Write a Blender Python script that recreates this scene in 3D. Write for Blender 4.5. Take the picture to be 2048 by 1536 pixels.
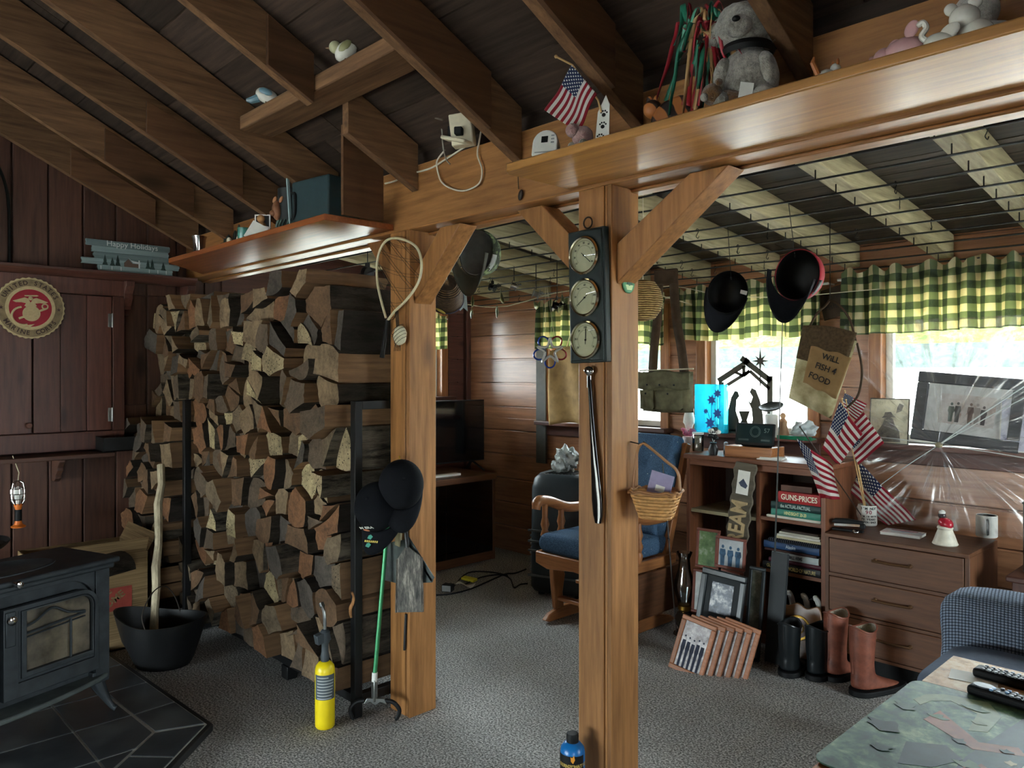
import bpy, bmesh, math, random
from mathutils import Vector, Matrix, Euler
S = bpy.context.scene
for o in list(bpy.data.objects): bpy.data.objects.remove(o, do_unlink=True)
COL = S.collection
PI = math.pi
FOC, HOR, EYE = 1538.0, 745.0, 1.45
# ---------------------------------------------------------------- camera
cd = bpy.data.cameras.new('camera'); cam = bpy.data.objects.new('camera', cd); COL.objects.link(cam)
cam.location = (0, 0, EYE); cam.rotation_euler = (PI/2, 0, math.radians(46.2))
cd.sensor_width = 36; cd.lens = FOC/2048*36; cd.shift_y = -23/2048; cd.clip_start = .05; cd.clip_end = 300
S.camera = cam
# ---------------------------------------------------------------- sky, sun, exposure
W = bpy.data.worlds.new('sky'); S.world = W; W.use_nodes = True
bg = W.node_tree.nodes['Background']; bg.inputs[0].default_value = (.83, .93, 1, 1); bg.inputs[1].default_value = 13.0
S.view_settings.view_transform = 'Standard'; S.view_settings.look = 'None'
S.view_settings.gamma = 1; S.view_settings.use_curve_mapping = False; S.view_settings.exposure = 1.5
def sunlamp():
    l = bpy.data.lights.new('sun', 'SUN'); l.energy = 4; l.angle = .2; l.color = (1, .97, .9)
    o = bpy.data.objects.new('sun', l); COL.objects.link(o); o.rotation_euler = (math.radians(28), math.radians(8), 0)
sunlamp()
def portal(loc, rot, sx, sy):
    l = bpy.data.lights.new('window_portal', 'AREA'); l.shape = 'RECTANGLE'; l.size = sx; l.size_y = sy
    l.cycles.is_portal = True
    o = bpy.data.objects.new('window_portal', l); COL.objects.link(o); o.location = loc; o.rotation_euler = rot
# windows: (x0,x1,z0,z1) on the back wall; others on the side walls
YB, XL, XR, YF = 4.30, -5.05, 2.3, -3.0
WB = [(-4.06, -3.02, 1.08, 1.86), (-2.70, -2.0, 1.08, 1.86), (-1.62, -.25, 1.08, 1.86), (.25, 1.8, 1.08, 1.86)]
WL = [(2.3, 4.03, 1.25, 1.93)]                    # on the left wall: (y0,y1,z0,z1)
WR = [(2.3, 3.6, .5, 1.95), (-2.6, -1.0, .08, 1.1)]  # right wall: unseen openings, added and sized to bring in fill light
WF = [(-4.3, -1.7, .06, 1.1)]        # wall behind the camera: unseen low opening, added for frontal light
for a, b, c, d in WB: portal(((a+b)/2, YB+.16, (c+d)/2), (-PI/2, 0, 0), b-a, d-c)
for a, b, c, d in WL: portal((XL-.16, (a+b)/2, (c+d)/2), (0, -PI/2, 0), d-c, b-a)
for a, b, c, d in WR: portal((XR+.16, (a+b)/2, (c+d)/2), (0, PI/2, 0), d-c, b-a)
for a, b, c, d in WF: portal(((a+b)/2, YF-.16, (c+d)/2), (PI/2, 0, 0), b-a, d-c)
# ---------------------------------------------------------------- helpers
def C(r, g, b): return tuple(((v/255)/12.92 if v/255 <= .04045 else ((v/255+.055)/1.055)**2.4) for v in (r, g, b)) + (1,)
SF, CF = math.sin(math.radians(46.2)), math.cos(math.radians(46.2))
def at(px, py, **k):
    c = (px-1024)/FOC; v = (-SF+CF*c, CF+SF*c, (HOR-py)/FOC); o = (0, 0, EYE)
    (a, val), = k.items(); i = 'xyz'.index(a); t = (val-o[i])/v[i]
    return Vector((o[0]+v[0]*t, o[1]+v[1]*t, o[2]+v[2]*t))
def V(*a): return Vector(a)
def tag(o, label=None, cat=None, group=None, kind=None):
    for k, v in (('label', label), ('category', cat), ('group', group), ('kind', kind)):
        if v: o[k] = v
    return o
def thing(name, label, cat, loc=(0, 0, 0), rz=0, group=None, rot=None):
    o = bpy.data.objects.new(name, None); o.empty_display_size = .05; COL.objects.link(o)
    o.location = loc; o.rotation_euler = rot if rot else (0, 0, rz)
    return tag(o, label, cat, group)
def frame(o, r, u):
    r = Vector(r).normalized(); u = Vector(u); u = (u-r*u.dot(r)).normalized(); n = r.cross(u)
    M = Matrix((r, u, n)).transposed().to_4x4(); M.translation = Vector(o); return M
class MB:
    def __init__(s): s.bm = bmesh.new(); s.uv = s.bm.loops.layers.uv.new('UVMap')
    def face(s, vs, mat=0, uvs=None):
        try: f = s.bm.faces.new(vs)
        except ValueError: return None
        f.material_index = mat
        if uvs:
            for l, uv in zip(f.loops, uvs): l[s.uv].uv = uv
        return f
    def box(s, x0, x1, y0, y1, z0, z1, mat=0, M=None):
        P = [V(x, y, z) for z in (z0, z1) for x, y in ((x0, y0), (x1, y0), (x1, y1), (x0, y1))]
        if M is not None: P = [M @ p for p in P]
        v = [s.bm.verts.new(p) for p in P]
        for q in ((3, 2, 1, 0), (4, 5, 6, 7), (0, 1, 5, 4), (1, 2, 6, 5), (2, 3, 7, 6), (3, 0, 4, 7)): s.face([v[i] for i in q], mat)
        return s
    def cbox(s, c, sz, rot=(0, 0, 0), mat=0):
        M = Matrix.Translation(c) @ Euler(rot).to_matrix().to_4x4(); a, b, d = (q/2 for q in sz)
        return s.box(-a, a, -b, b, -d, d, mat, M)
    def bar(s, p, q, w, h, up=(0, 0, 1), mat=0):
        p, q = Vector(p), Vector(q); d = q-p; L = d.length; d.normalize(); up = Vector(up)
        sd = d.cross(up)
        if sd.length < 1e-4: sd = d.cross(V(1, 0, 0))
        sd.normalize(); u = sd.cross(d)
        M = Matrix((sd, d, u)).transposed().to_4x4(); M.translation = p
        return s.box(-w/2, w/2, 0, L, -h/2, h/2, mat, M)
    def tube(s, pts, r, n=8, closed=False, mat=0, cap=True):
        pts = [Vector(p) for p in pts]; N = len(pts); rs = r if isinstance(r, (list, tuple)) else [r]*N
        rings = []; prev = None
        for i, p in enumerate(pts):
            a = pts[(i-1) % N] if (closed or i) else pts[0]; b = pts[(i+1) % N] if (closed or i < N-1) else pts[-1]
            d = (b-a)
            if d.length < 1e-9: d = V(0, 0, 1)
            d.normalize()
            if prev is None:
                prev = d.orthogonal().normalized()
            u = prev-d*prev.dot(d)
            if u.length < 1e-5: u = d.orthogonal()
            u.normalize(); prev = u; w = d.cross(u)
            rings.append([s.bm.verts.new(p+(u*math.cos(2*PI*k/n)+w*math.sin(2*PI*k/n))*rs[i]) for k in range(n)])
        for i in range(N if closed else N-1):
            A, B = rings[i], rings[(i+1) % N]
            for k in range(n): s.face([A[k], A[(k+1) % n], B[(k+1) % n], B[k]], mat)
        if cap and not closed: s.face(rings[0][::-1], mat); s.face(rings[-1], mat)
        return s
    def lathe(s, prof, n=24, M=None, mat=0, cap=True, arc=(0, 2*PI)):
        M = M if M is not None else Matrix(); full = abs(arc[1]-arc[0]-2*PI) < 1e-6; m = n if full else n+1; rings = []
        for r, z in prof:
            rings.append([s.bm.verts.new(M @ V(max(r, 1e-4)*math.cos(arc[0]+(arc[1]-arc[0])*k/n), max(r, 1e-4)*math.sin(arc[0]+(arc[1]-arc[0])*k/n), z)) for k in range(m)])
        for A, B in zip(rings, rings[1:]):
            for k in range(n): s.face([A[k], A[(k+1) % m], B[(k+1) % m], B[k]], mat)
        if cap and full: s.face(rings[0][::-1], mat); s.face(rings[-1], mat)
        return s
    def prism(s, pts, d, M=None, mat=0, side=None):
        M = M if M is not None else Matrix()
        a = sum(pts[i][0]*pts[(i+1) % len(pts)][1]-pts[(i+1) % len(pts)][0]*pts[i][1] for i in range(len(pts)))
        if a < 0: pts = pts[::-1]
        xs = [p[0] for p in pts]; ys = [p[1] for p in pts]; x0, y0 = min(xs), min(ys); dx, dy = max(xs)-x0 or 1, max(ys)-y0 or 1
        uv = [((p[0]-x0)/dx, (p[1]-y0)/dy) for p in pts]
        lo = [s.bm.verts.new(M @ V(p[0], p[1], 0)) for p in pts]; hi = [s.bm.verts.new(M @ V(p[0], p[1], d)) for p in pts]
        s.face(lo[::-1], mat, uv[::-1]); s.face(hi, mat, uv); n = len(pts); sm = mat if side is None else side
        for i in range(n): s.face([lo[i], lo[(i+1) % n], hi[(i+1) % n], hi[i]], sm)
        return s
    def ball(s, c, r, rot=(0, 0, 0), n=16, m=10, mat=0, f=None):
        r = r if isinstance(r, (list, tuple)) else (r, r, r); M = Matrix.Translation(c) @ Euler(rot).to_matrix().to_4x4(); rings = []
        for j in range(m+1):
            th = PI*j/m; ring = []
            for k in range(n):
                ph = 2*PI*k/n; p = V(math.sin(th)*math.cos(ph)*r[0], math.sin(th)*math.sin(ph)*r[1], -math.cos(th)*r[2])
                if f: p = f(p)
                ring.append(s.bm.verts.new(M @ p))
                if j in (0, m): break
            rings.append(ring)
        for A, B in zip(rings, rings[1:]):
            for k in range(n):
                if len(A) == 1: s.face([A[0], B[(k+1) % n], B[k]], mat)
                elif len(B) == 1: s.face([A[k], A[(k+1) % n], B[0]], mat)
                else: s.face([A[k], A[(k+1) % n], B[(k+1) % n], B[k]], mat)
        return s
    def sheet(s, fn, nu, nv, mat=0, th=0):
        g = [[s.bm.verts.new(fn(i/nu, j/nv)) for i in range(nu+1)] for j in range(nv+1)]
        for j in range(nv):
            for i in range(nu):
                s.face([g[j][i], g[j][i+1], g[j+1][i+1], g[j+1][i]], mat, [(i/nu, j/nv), ((i+1)/nu, j/nv), ((i+1)/nu, (j+1)/nv), (i/nu, (j+1)/nv)])
        return s
    def out(s, name, mats, parent=None, bevel=0, smooth=35, loc=None, rot=None, thick=0, seg=2, sub=0):
        me = bpy.data.meshes.new(name); bmesh.ops.recalc_face_normals(s.bm, faces=s.bm.faces[:]) if thick == 0 else None
        s.bm.to_mesh(me); s.bm.free()
        for m in (mats if isinstance(mats, (list, tuple)) else [mats]): me.materials.append(m)
        if smooth:
            for p in me.polygons: p.use_smooth = True
            me.set_sharp_from_angle(angle=math.radians(smooth))
        o = bpy.data.objects.new(name, me); COL.objects.link(o)
        if parent: o.parent = parent
        if loc is not None: o.location = loc
        if rot is not None: o.rotation_euler = rot
        if thick: m = o.modifiers.new('thickness', 'SOLIDIFY'); m.thickness = thick; m.offset = 0
        if sub: m = o.modifiers.new('subdiv', 'SUBSURF'); m.levels = sub; m.render_levels = sub
        if bevel: m = o.modifiers.new('bevel', 'BEVEL'); m.width = bevel; m.segments = seg; m.limit_method = 'ANGLE'; m.angle_limit = math.radians(40)
        return o
def text(body, size, mat, parent, M, ext=.0006, bold=0, name='lettering', align='CENTER', sx=1, shear=0, space=1):
    cu = bpy.data.curves.new(name, 'FONT'); cu.body = body; cu.size = size; cu.extrude = ext; cu.offset = bold; cu.align_x = align; cu.align_y = 'CENTER'
    cu.shear = shear; cu.space_character = space; cu.resolution_u = 3
    o = bpy.data.objects.new(name, cu); COL.objects.link(o)
    bpy.context.view_layer.update()
    me = bpy.data.meshes.new_from_object(o.evaluated_get(bpy.context.evaluated_depsgraph_get()))
    COL.objects.unlink(o); bpy.data.objects.remove(o)
    me.transform(M @ Matrix.Diagonal((sx, 1, 1, 1))); me.materials.clear(); me.materials.append(mat)
    n = bpy.data.objects.new(name, me); COL.objects.link(n); n.parent = parent
    return n
def copy_tree(o, parent=None):
    c = o.copy(); COL.objects.link(c)
    if parent: c.parent = parent
    for ch in list(o.children): copy_tree(ch, c)
    return c
def arc(cx, cy, r, a0, a1, n, ry=None):
    return [(cx+r*math.cos(math.radians(a0+(a1-a0)*i/n)), cy+(ry or r)*math.sin(math.radians(a0+(a1-a0)*i/n))) for i in range(n+1)]
def spline(pts, n=8):
    P = [Vector(p) for p in pts]; out = []
    for i in range(len(P)-1):
        a, b, c, d = P[max(i-1, 0)], P[i], P[i+1], P[min(i+2, len(P)-1)]
        for k in range(n):
            t = k/n; out.append(.5*((2*b)+(c-a)*t+(2*a-5*b+4*c-d)*t*t+(3*b-a-3*c+d)*t**3))
    return out+[P[-1]]
# ---------------------------------------------------------------- materials
class NT:
    def __init__(s, name):
        s.m = bpy.data.materials.new(name); s.m.use_nodes = True; s.t = s.m.node_tree; s.b = s.t.nodes['Principled BSDF']
    def n(s, ty, **k):
        o = s.t.nodes.new('ShaderNode'+ty)
        for a, v in k.items():
            if hasattr(o, a): setattr(o, a, v)
            else: o.inputs[a].default_value = v
        return o
    def l(s, a, b): s.t.links.new(a, b); return s
    def math(s, op, a, b=None, clamp=False):
        o = s.n('Math', operation=op); o.use_clamp = clamp
        for i, v in enumerate((a, b)):
            if v is None: continue
            if isinstance(v, (int, float)): o.inputs[i].default_value = v
            else: s.l(v, o.inputs[i])
        return o.outputs[0]
    def mix(s, f, a, b, bt='MIX'):
        o = s.n('Mix', data_type='RGBA', blend_type=bt)
        for i, v in ((0, f), (6, a), (7, b)):
            if isinstance(v, (int, float, tuple)): o.inputs[i].default_value = v
            else: s.l(v, o.inputs[i])
        return o.outputs[2]
    def ramp(s, f, stops, interp='LINEAR'):
        o = s.n('ValToRGB'); e = o.color_ramp.elements; o.color_ramp.interpolation = interp
        while len(e) < len(stops): e.new(.5)
        for x, (p, c) in zip(e, stops): x.position = p; x.color = c
        s.l(f, o.inputs[0]); return o.outputs[0]
    def coords(s, scale=(1, 1, 1), rnd=True, uv=False):
        tc = s.n('TexCoord'); src = tc.outputs['UV' if uv else 'Object']
        if rnd:
            oi = s.n('ObjectInfo'); ge = s.n('NewGeometry')
            w = s.math('ADD', s.math('MULTIPLY', oi.outputs['Random'], 17.3), s.math('MULTIPLY', ge.outputs['Random Per Island'], 23.7))
            a = s.n('VectorMath', operation='ADD'); s.l(src, a.inputs[0]); s.l(w, a.inputs[1]); src = a.outputs[0]
        mp = s.n('Mapping'); mp.inputs['Scale'].default_value = scale; s.l(src, mp.inputs[0]); return mp.outputs[0]
    def noise(s, vec, scale=5, detail=5, rough=.55, dist=0):
        o = s.n('TexNoise'); o.inputs['Scale'].default_value = scale; o.inputs['Detail'].default_value = detail; o.inputs['Roughness'].default_value = rough; o.inputs['Distortion'].default_value = dist
        s.l(vec, o.inputs['Vector']); return o.outputs['Fac']
    def bump(s, h, st=.3, d=.005):
        o = s.n('Bump'); o.inputs['Strength'].default_value = st; o.inputs['Distance'].default_value = d; s.l(h, o.inputs['Height']); s.l(o.outputs[0], s.b.inputs['Normal'])
    def base(s, c, rough=.5, metal=0, spec=.5):
        if isinstance(c, tuple): s.b.inputs['Base Color'].default_value = c
        else: s.l(c, s.b.inputs['Base Color'])
        s.b.inputs['Roughness'].default_value = rough; s.b.inputs['Metallic'].default_value = metal; s.b.inputs['Specular IOR Level'].default_value = spec; return s.m
CACHE = {}
def plain(col, rough=.5, metal=0, spec=.5, var=.12, sc=30, name=None):
    k = (col, rough, metal, spec, var, sc)
    if k in CACHE: return CACHE[k]
    t = NT(name or 'paint_%d_%d_%d' % col); c = C(*col)
    f = t.noise(t.coords(), sc, 3)
    lo = tuple(v*(1-var) for v in c[:3])+(1,); hi = tuple(min(1, v*(1+var)) for v in c[:3])+(1,)
    CACHE[k] = t.base(t.ramp(f, [(.3, lo), (.7, hi)]), rough, metal, spec); return CACHE[k]
def wood(name, dark, light, axis='X', s=1.0, rough=.45, knots=.5, spec=.4, bump=.15, island=.25, coat=0):
    t = NT(name); st = {'X': (.35, 5, 5), 'Y': (5, .35, 5), 'Z': (5, 5, .35)}[axis]
    v = t.coords(tuple(q*s for q in st)); k2 = {'X': (1.2, 3, 3), 'Y': (3, 1.2, 3), 'Z': (3, 3, 1.2)}[axis]
    vk = t.coords(tuple(q*s for q in k2))
    vo = t.n('TexVoronoi'); vo.inputs['Scale'].default_value = 1.15; t.l(vk, vo.inputs['Vector'])
    kn = t.ramp(vo.outputs['Distance'], [(.0, (1, 1, 1, 1)), (.07, (.8, .8, .8, 1)), (.14, (0, 0, 0, 1))])
    rg = t.math('MULTIPLY', t.math('SINE', t.math('MULTIPLY', t.noise(v, 1.3, 2, .5, .4), 60)), .5)
    fine = t.noise(v, 9, 6, .65)
    f = t.math('ADD', t.math('MULTIPLY', rg, .07), fine)
    D, Lc = C(*dark), C(*light)
    col = t.ramp(f, [(.2, D), (.75, Lc)])
    ge = t.n('NewGeometry'); oi = t.n('ObjectInfo')
    r = t.math('FRACT', t.math('ADD', ge.outputs['Random Per Island'], t.math('MULTIPLY', oi.outputs['Random'], 3.7)))
    hs = t.n('HueSaturation'); t.l(col, hs.inputs['Color']); t.l(t.math('ADD', t.math('MULTIPLY', r, island*2), 1-island), hs.inputs['Value']); col = hs.outputs[0]
    if knots: col = t.mix(t.math('MULTIPLY', kn, knots), col, tuple(q*.35 for q in D[:3])+(1,))
    t.bump(fine, bump, .003); t.b.inputs['Coat Weight'].default_value = coat; t.b.inputs['Coat Roughness'].default_value = .2
    return t.base(col, rough, 0, spec)
PINE = {a: wood('amber_pine_'+a, (102, 65, 34), (172, 120, 70), a, 1, .42, .7) for a in 'XYZ'}
PINEG = wood('varnished_pine_board', (134, 88, 42), (194, 140, 74), 'X', 1, .36, .5, .5, .1, .1, .12)
CEDAR = {a: wood('red_brown_boards_'+a, (56, 36, 29), (100, 66, 52), a, 1, .55, .8) for a in 'XYZ'}
CHERRY = {a: wood('red_stained_pine_'+a, (62, 38, 32), (104, 64, 53), a, 1.2, .45, .8) for a in 'XYZ'}
PLANK = wood('honey_log_siding', (116, 74, 50), (188, 134, 98), 'X', .8, .32, .9, .5, .1, .2, .1)
ROUGH = {a: wood('dusty_rafter_wood_'+a, (70, 48, 34), (134, 100, 70), a, 1, .75, .5, .2) for a in 'XYZ'}
DECK = wood('dark_roof_boards', (38, 31, 27), (78, 62, 52), 'X', 1, .8, .4, .2, .3, .35)
PLY = wood('gusset_board', (66, 44, 30), (104, 72, 48), 'Y', .7, .7, .9, .2)
PALE = {a: wood('pale_old_rafter_'+a, (120, 110, 84), (190, 178, 140), a, 1.2, .7, .4, .3) for a in 'XYZ'}
GREYDECK = wood('weathered_ceiling_boards', (42, 36, 30), (88, 76, 62), 'X', 1, .75, .3, .3, .3, .3)
OAK = {a: wood('golden_oak_'+a, (120, 72, 40), (184, 122, 74), a, 1.6, .35, .1, .5, .1, .08) for a in 'XYZ'}
WALNUT = {a: wood('brown_walnut_'+a, (70, 42, 26), (112, 72, 46), a, 1.4, .5, .1, .4, .08, .08) for a in 'XYZ'}
TEAK = {a: wood('reddish_bookcase_'+a, (84, 48, 30), (132, 80, 52), a, 1.4, .45, .15, .4, .08, .08) for a in 'XYZ'}
STICK = wood('grey_stick', (120, 108, 88), (196, 182, 152), 'Z', 1, .8, .4)
BLACKM = plain((18, 18, 19), .45, 0, .4, .2); BLACK = plain((10, 10, 11), .6, 0, .3); CAST = plain((54, 58, 61), .5, .3, .4, .3, 18)
CHROME = plain((205, 205, 205), .12, 1, .5, .03); STEEL = plain((150, 152, 150), .35, 1); BRASS = plain((190, 150, 70), .3, 1); WHITE = plain((225, 224, 216), .35, 0, .5, .04); CREAM = plain((214, 204, 176), .6, 0, .4, .1)
DKGREEN = plain((22, 34, 33), .45, 0, .4); PAPER = plain((230, 228, 220), .8, 0, .2, .05); NAVY = plain((18, 24, 40), .8, 0, .2, .2)
def glass(name, tint=(1, 1, 1, 1), g=.07, rough=.02):
    t = NT(name); a = t.n('BsdfTransparent'); a.inputs[0].default_value = tint; b = t.n('BsdfGlossy'); b.inputs[1].default_value = rough; m = t.n('MixShader')
    fr = t.n('Fresnel'); fr.inputs[0].default_value = 1.45; t.l(t.math('ADD', fr.outputs[0], g-.04), m.inputs[0]); t.l(a.outputs[0], m.inputs[1]); t.l(b.outputs[0], m.inputs[2])
    t.l(m.outputs[0], t.t.nodes['Material Output'].inputs[0]); return t.m
PANE = glass('window_glass', (.96, .98, .97, 1)); CLEAR = glass('clear_glass', (.86, .88, .88, 1), .1)
def carpet():
    t = NT('speckled_grey_carpet'); v = t.coords((1, 1, 1), False)
    a = t.noise(v, 120, 2, .7); c = t.noise(v, 1.6, 4)
    f = a
    col = t.ramp(f, [(.38, C(100, 98, 95)), (.5, C(164, 161, 157)), (.62, C(224, 221, 216))])
    col = t.mix(t.math('MULTIPLY', t.ramp(c, [(.35, (1, 1, 1, 1)), (.62, (0, 0, 0, 1))]), .3), col, C(92, 84, 74))
    t.bump(f, .8, .01); return t.base(col, .95, 0, .1)
# ---------------------------------------------------------------- the setting
def ceil_z(y): return 2.40+.5*(1.92-y) if y > -.95 else 2.40+.5*(1.92+.95)-.5*(-.95-y)
def struct(o): o['kind'] = 'structure'; return o
m = MB(); m.box(XL-.1, XR+.1, YF-.1, YB+.1, -.1, 0); struct(m.out('floor', carpet(), smooth=0))
def cut(u0, u1, z0, z1, wins):                    # split a board rectangle around the windows
    zs = sorted({z0, z1} | {z for w in wins for z in w[2:] if z0 < z < z1}); R = []
    for a, b in zip(zs, zs[1:]):
        us = [(u0, u1)]
        for w in wins:
            if w[2] < (a+b)/2 < w[3]:
                n = []
                for p, q in us:
                    if w[1] <= p or w[0] >= q: n.append((p, q)); continue
                    if p < w[0]: n.append((p, w[0]))
                    if q > w[1]: n.append((w[1], q))
                us = n
        R += [(p, q, a, b) for p, q in us]
    return R
m = MB()                                          # back wall: horizontal tongue-and-groove planks
z = .02; random.seed(3)
while z < 2.3:
    z2 = min(z+.193, 2.35)
    for p, q, a, b in cut(XL, XR, z, z2-.006, WB):
        m.box(p, q, YB, YB+.022, a, b)
        if b > z2-.01: m.box(p, q, YB-.004, YB+.01, b-.012, b)
    z = z2
for p, q, a, b in cut(XL-.1, XR+.1, 0, 2.7, WB): m.box(p, q, YB+.02, YB+.1, a, b)
struct(m.out('wall_back', PLANK, bevel=.002, smooth=0))
m = MB(); y = YF
while y < YB:                                     # left wall: vertical boards
    y2 = y+.18; zt = ceil_z((y+y2)/2)+.05 if y < 1.92 else 2.5
    for p, q, a, b in cut(y+.004, y2-.004, 0, zt, WL): m.box(XL-.022, XL, p, q, a, b)
    for p, q, a, b in cut(y, y2, 0, zt+.05, WL): m.box(XL-.1, XL-.02, p, q, a, b)
    y = y2
struct(m.out('wall_left', CEDAR['Z'], bevel=.005, smooth=0))
m = MB()                                          # horizontal planks on the rear part of the left wall
z = .02
while z < 2.2:
    for p, q, a, b in cut(2.15, YB, z, z+.187, [(2.24, 4.09, 1.19, 1.99)]): m.box(XL, XL+.018, p, q, a, b)
    z += .193
struct(m.out('trim_1', CHERRY['Y'], bevel=.003, smooth=0))
m = MB(); m.box(XL+.018, XL+.06, YB-.05, YB, 0, 2.2); struct(m.out('trim_2', CHERRY['Z'], bevel=.004))
m = MB()
for y0, y1 in ((YF, YB),):
    for p, q, a, b in cut(y0, y1, 0, 2.45, WR): m.box(XR, XR+.1, p, q, a, b)
    n = 24
    for i in range(n):
        ya, yb = YF+(1.95-YF)*i/n, YF+(1.95-YF)*(i+1)/n
        m.box(XR, XR+.1, ya, yb, 2.45, max(ceil_z(ya), ceil_z(yb))+.08)
struct(m.out('wall_right', CEDAR['Z'], smooth=0))
m = MB()
for p, q, a, b in cut(XL-.1, XR+.1, 0, 2.6, WF): m.box(p, q, YF-.1, YF, a, b)
struct(m.out('wall_front', CEDAR['X'], smooth=0))
m = MB()                                          # roof boards over the main room
dy = .245*math.cos(math.atan(.5)); random.seed(5)
y = 1.98
while y > YF-.15:
    y0 = y-dy
    x = XL-.1
    while x < XR+.1:
        x2 = min(x+random.uniform(1.3, 2.6), XR+.1)
        za, zb = ceil_z(y), ceil_z(y0+.006)
        vs = [m.bm.verts.new(p) for p in (V(x, y, za), V(x2-.004, y, za), V(x2-.004, y0+.006, zb), V(x, y0+.006, zb))]
        us = [m.bm.verts.new(v.co+V(0, 0, .03)) for v in vs]
        m.face(vs); m.face(us[::-1])
        for i in range(4): m.face([vs[i], us[i], us[(i+1) % 4], vs[(i+1) % 4]])
        x = x2
    y = y0
for a, b in ((2.0, -.95), (-.95, YF-.2)):
    vs = [m.bm.verts.new(p) for p in (V(XL-.15, a, ceil_z(a)+.035), V(XR+.15, a, ceil_z(a)+.035), V(XR+.15, b, ceil_z(b)+.035), V(XL-.15, b, ceil_z(b)+.035))]
    us = [m.bm.verts.new(v.co+V(0, 0, .03)) for v in vs]; m.face(vs); m.face(us[::-1])
    for i in range(4): m.face([vs[i], us[i], us[(i+1) % 4], vs[(i+1) % 4]])
m.box(XL-.1, XR+.1, 1.97, 2.02, 2.312, 2.7)
struct(m.out('ceiling', DECK, smooth=0))
def rear_z(y): return 2.31-.125*(y-2.06)           # underside of the rear rafters
m = MB(); y = 1.99
while y < YB+.1:
    y2 = y+.15; x = XL-.1
    while x < XR+.1:
        x2 = min(x+random.uniform(1.5, 3.5), XR+.1)
        A, B = rear_z(y)+.12, rear_z(y2-.006)+.12
        vs = [m.bm.verts.new(p) for p in (V(x, y, A), V(x2-.004, y, A), V(x2-.004, y2-.006, B), V(x, y2-.006, B))]
        us = [m.bm.verts.new(v.co+V(0, 0, .02)) for v in vs]; m.face(vs); m.face(us[::-1])
        for i in range(4): m.face([vs[i], us[i], us[(i+1) % 4], vs[(i+1) % 4]])
        x = x2
    y = y2
A, B = rear_z(1.95)+.145, rear_z(4.45)+.145
m.prism([(1.95, A), (4.45, B), (4.45, B+.05), (1.95, A+.05)], XR-XL+.3, frame((XL-.15, 0, 0), (0, 1, 0), (0, 0, 1)))
struct(m.out('ceiling_rear', GREYDECK, smooth=0))
# windows: structure with frame, sash, sill and glass as parts
def window(n, u0, u1, z0, z1, P):                  # P maps (u, depth, z) to world
    w = thing('window_%d' % n, None, None); struct(w)
    def bx(mb, a, b, d0, d1, c, e):
        p, q = P(a, d0, c), P(b, d1, e); mb.box(min(p.x, q.x), max(p.x, q.x), min(p.y, q.y), max(p.y, q.y), c, e)
    f = MB()
    for a, b, c, e in ((u0-.055, u0+.012, z0-.03, z1+.05), (u1-.012, u1+.055, z0-.03, z1+.05), (u0+.012, u1-.012, z1-.012, z1+.05)): bx(f, a, b, -.018, .1, c, e)
    f.out('window_frame', OAK['Z'], w, bevel=.004)
    f = MB()
    for a, b, c, e in ((u0+.012, u0+.05, z0, z1-.012), (u1-.05, u1-.012, z0, z1-.012), (u0+.05, u1-.05, z0, z0+.04), (u0+.05, u1-.05, z1-.05, z1-.012)): bx(f, a, b, .05, .085, c, e)
    f.out('sash', WHITE, w, bevel=.004)
    f = MB(); bx(f, u0-.08, u1+.08, -.1, .09, z0-.03, z0); bx(f, u0-.06, u1+.06, -.018, .0, z0-.11, z0-.03); f.out('window_sill', CHERRY['X'], w, bevel=.005)
    f = MB(); bx(f, u0+.05, u1-.05, .066, .07, z0+.04, z1-.05); f.out('pane', PANE, w, smooth=0)
k = 1
for a, b, c, d in WB: window(k, a, b, c, d, lambda u, e, z: V(u, YB+e, z)); k += 1
for a, b, c, d in WL: window(k, a, b, c, d, lambda u, e, z: V(XL-e, u, z)); k += 1
for a, b, c, d in WR: window(k, a, b, c, d, lambda u, e, z: V(XR+e, u, z)); k += 1  # out of view, added as fill light sources
for a, b, c, d in WF: window(k, a, b, c, d, lambda u, e, z: V(u, YF-e, z)); k += 1  # added behind the camera only to light the main room
# ---------------------------------------------------------------- outside
def ground():
    t = NT('pale_gravel'); v = t.coords(rnd=False); f = t.noise(v, 9, 4)
    return t.base(t.ramp(f, [(.3, C(176, 172, 164)), (.7, C(226, 222, 212))]), .95, 0, .1)
m = MB(); m.box(-60, 60, YB+.3, 17, -.25, -.15); m.box(-60, XL-.3, -40, YB+.3, -.25, -.15); m.box(XR+.3, 60, -40, YB+.3, -.25, -.15); m.box(XL-.3, XR+.3, -40, YF-.3, -.25, -.15)
struct(m.out('ground', ground(), smooth=0))
m = MB()
v = [m.bm.verts.new(p) for p in (V(-60, 16, -.2), V(60, 16, -.2), V(60, 30, 1.62), V(-60, 30, 1.62))]; m.face(v)
struct(m.out('ground_bank', ground(), smooth=0))
def stonew():
    t = NT('grey_stone'); v = t.coords((1, 1, 1.6), False); f = t.noise(v, 3, 5, .7)
    t.bump(f, .6, .05); return t.base(t.ramp(f, [(.3, C(42, 50, 48)), (.7, C(70, 78, 74))]), .9, 0, .1)
m = MB(); m.box(-60, 60, 30, 30.8, 1.3, 2.5); tag(m.out('retaining_wall', stonew(), smooth=0), 'low grey stone wall beyond the driveway, outside the windows', 'wall')
def leafy():
    t = NT('sunlit_bank'); v = t.coords((1, 1, 1), False); f = t.noise(v, 2.2, 6, .75); t.bump(f, .8, .3)
    return t.base(t.ramp(f, [(.3, C(36, 50, 20)), (.5, C(76, 90, 36)), (.68, C(112, 116, 66))]), .9, 0, .1)
m = MB(); random.seed(8)
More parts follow.
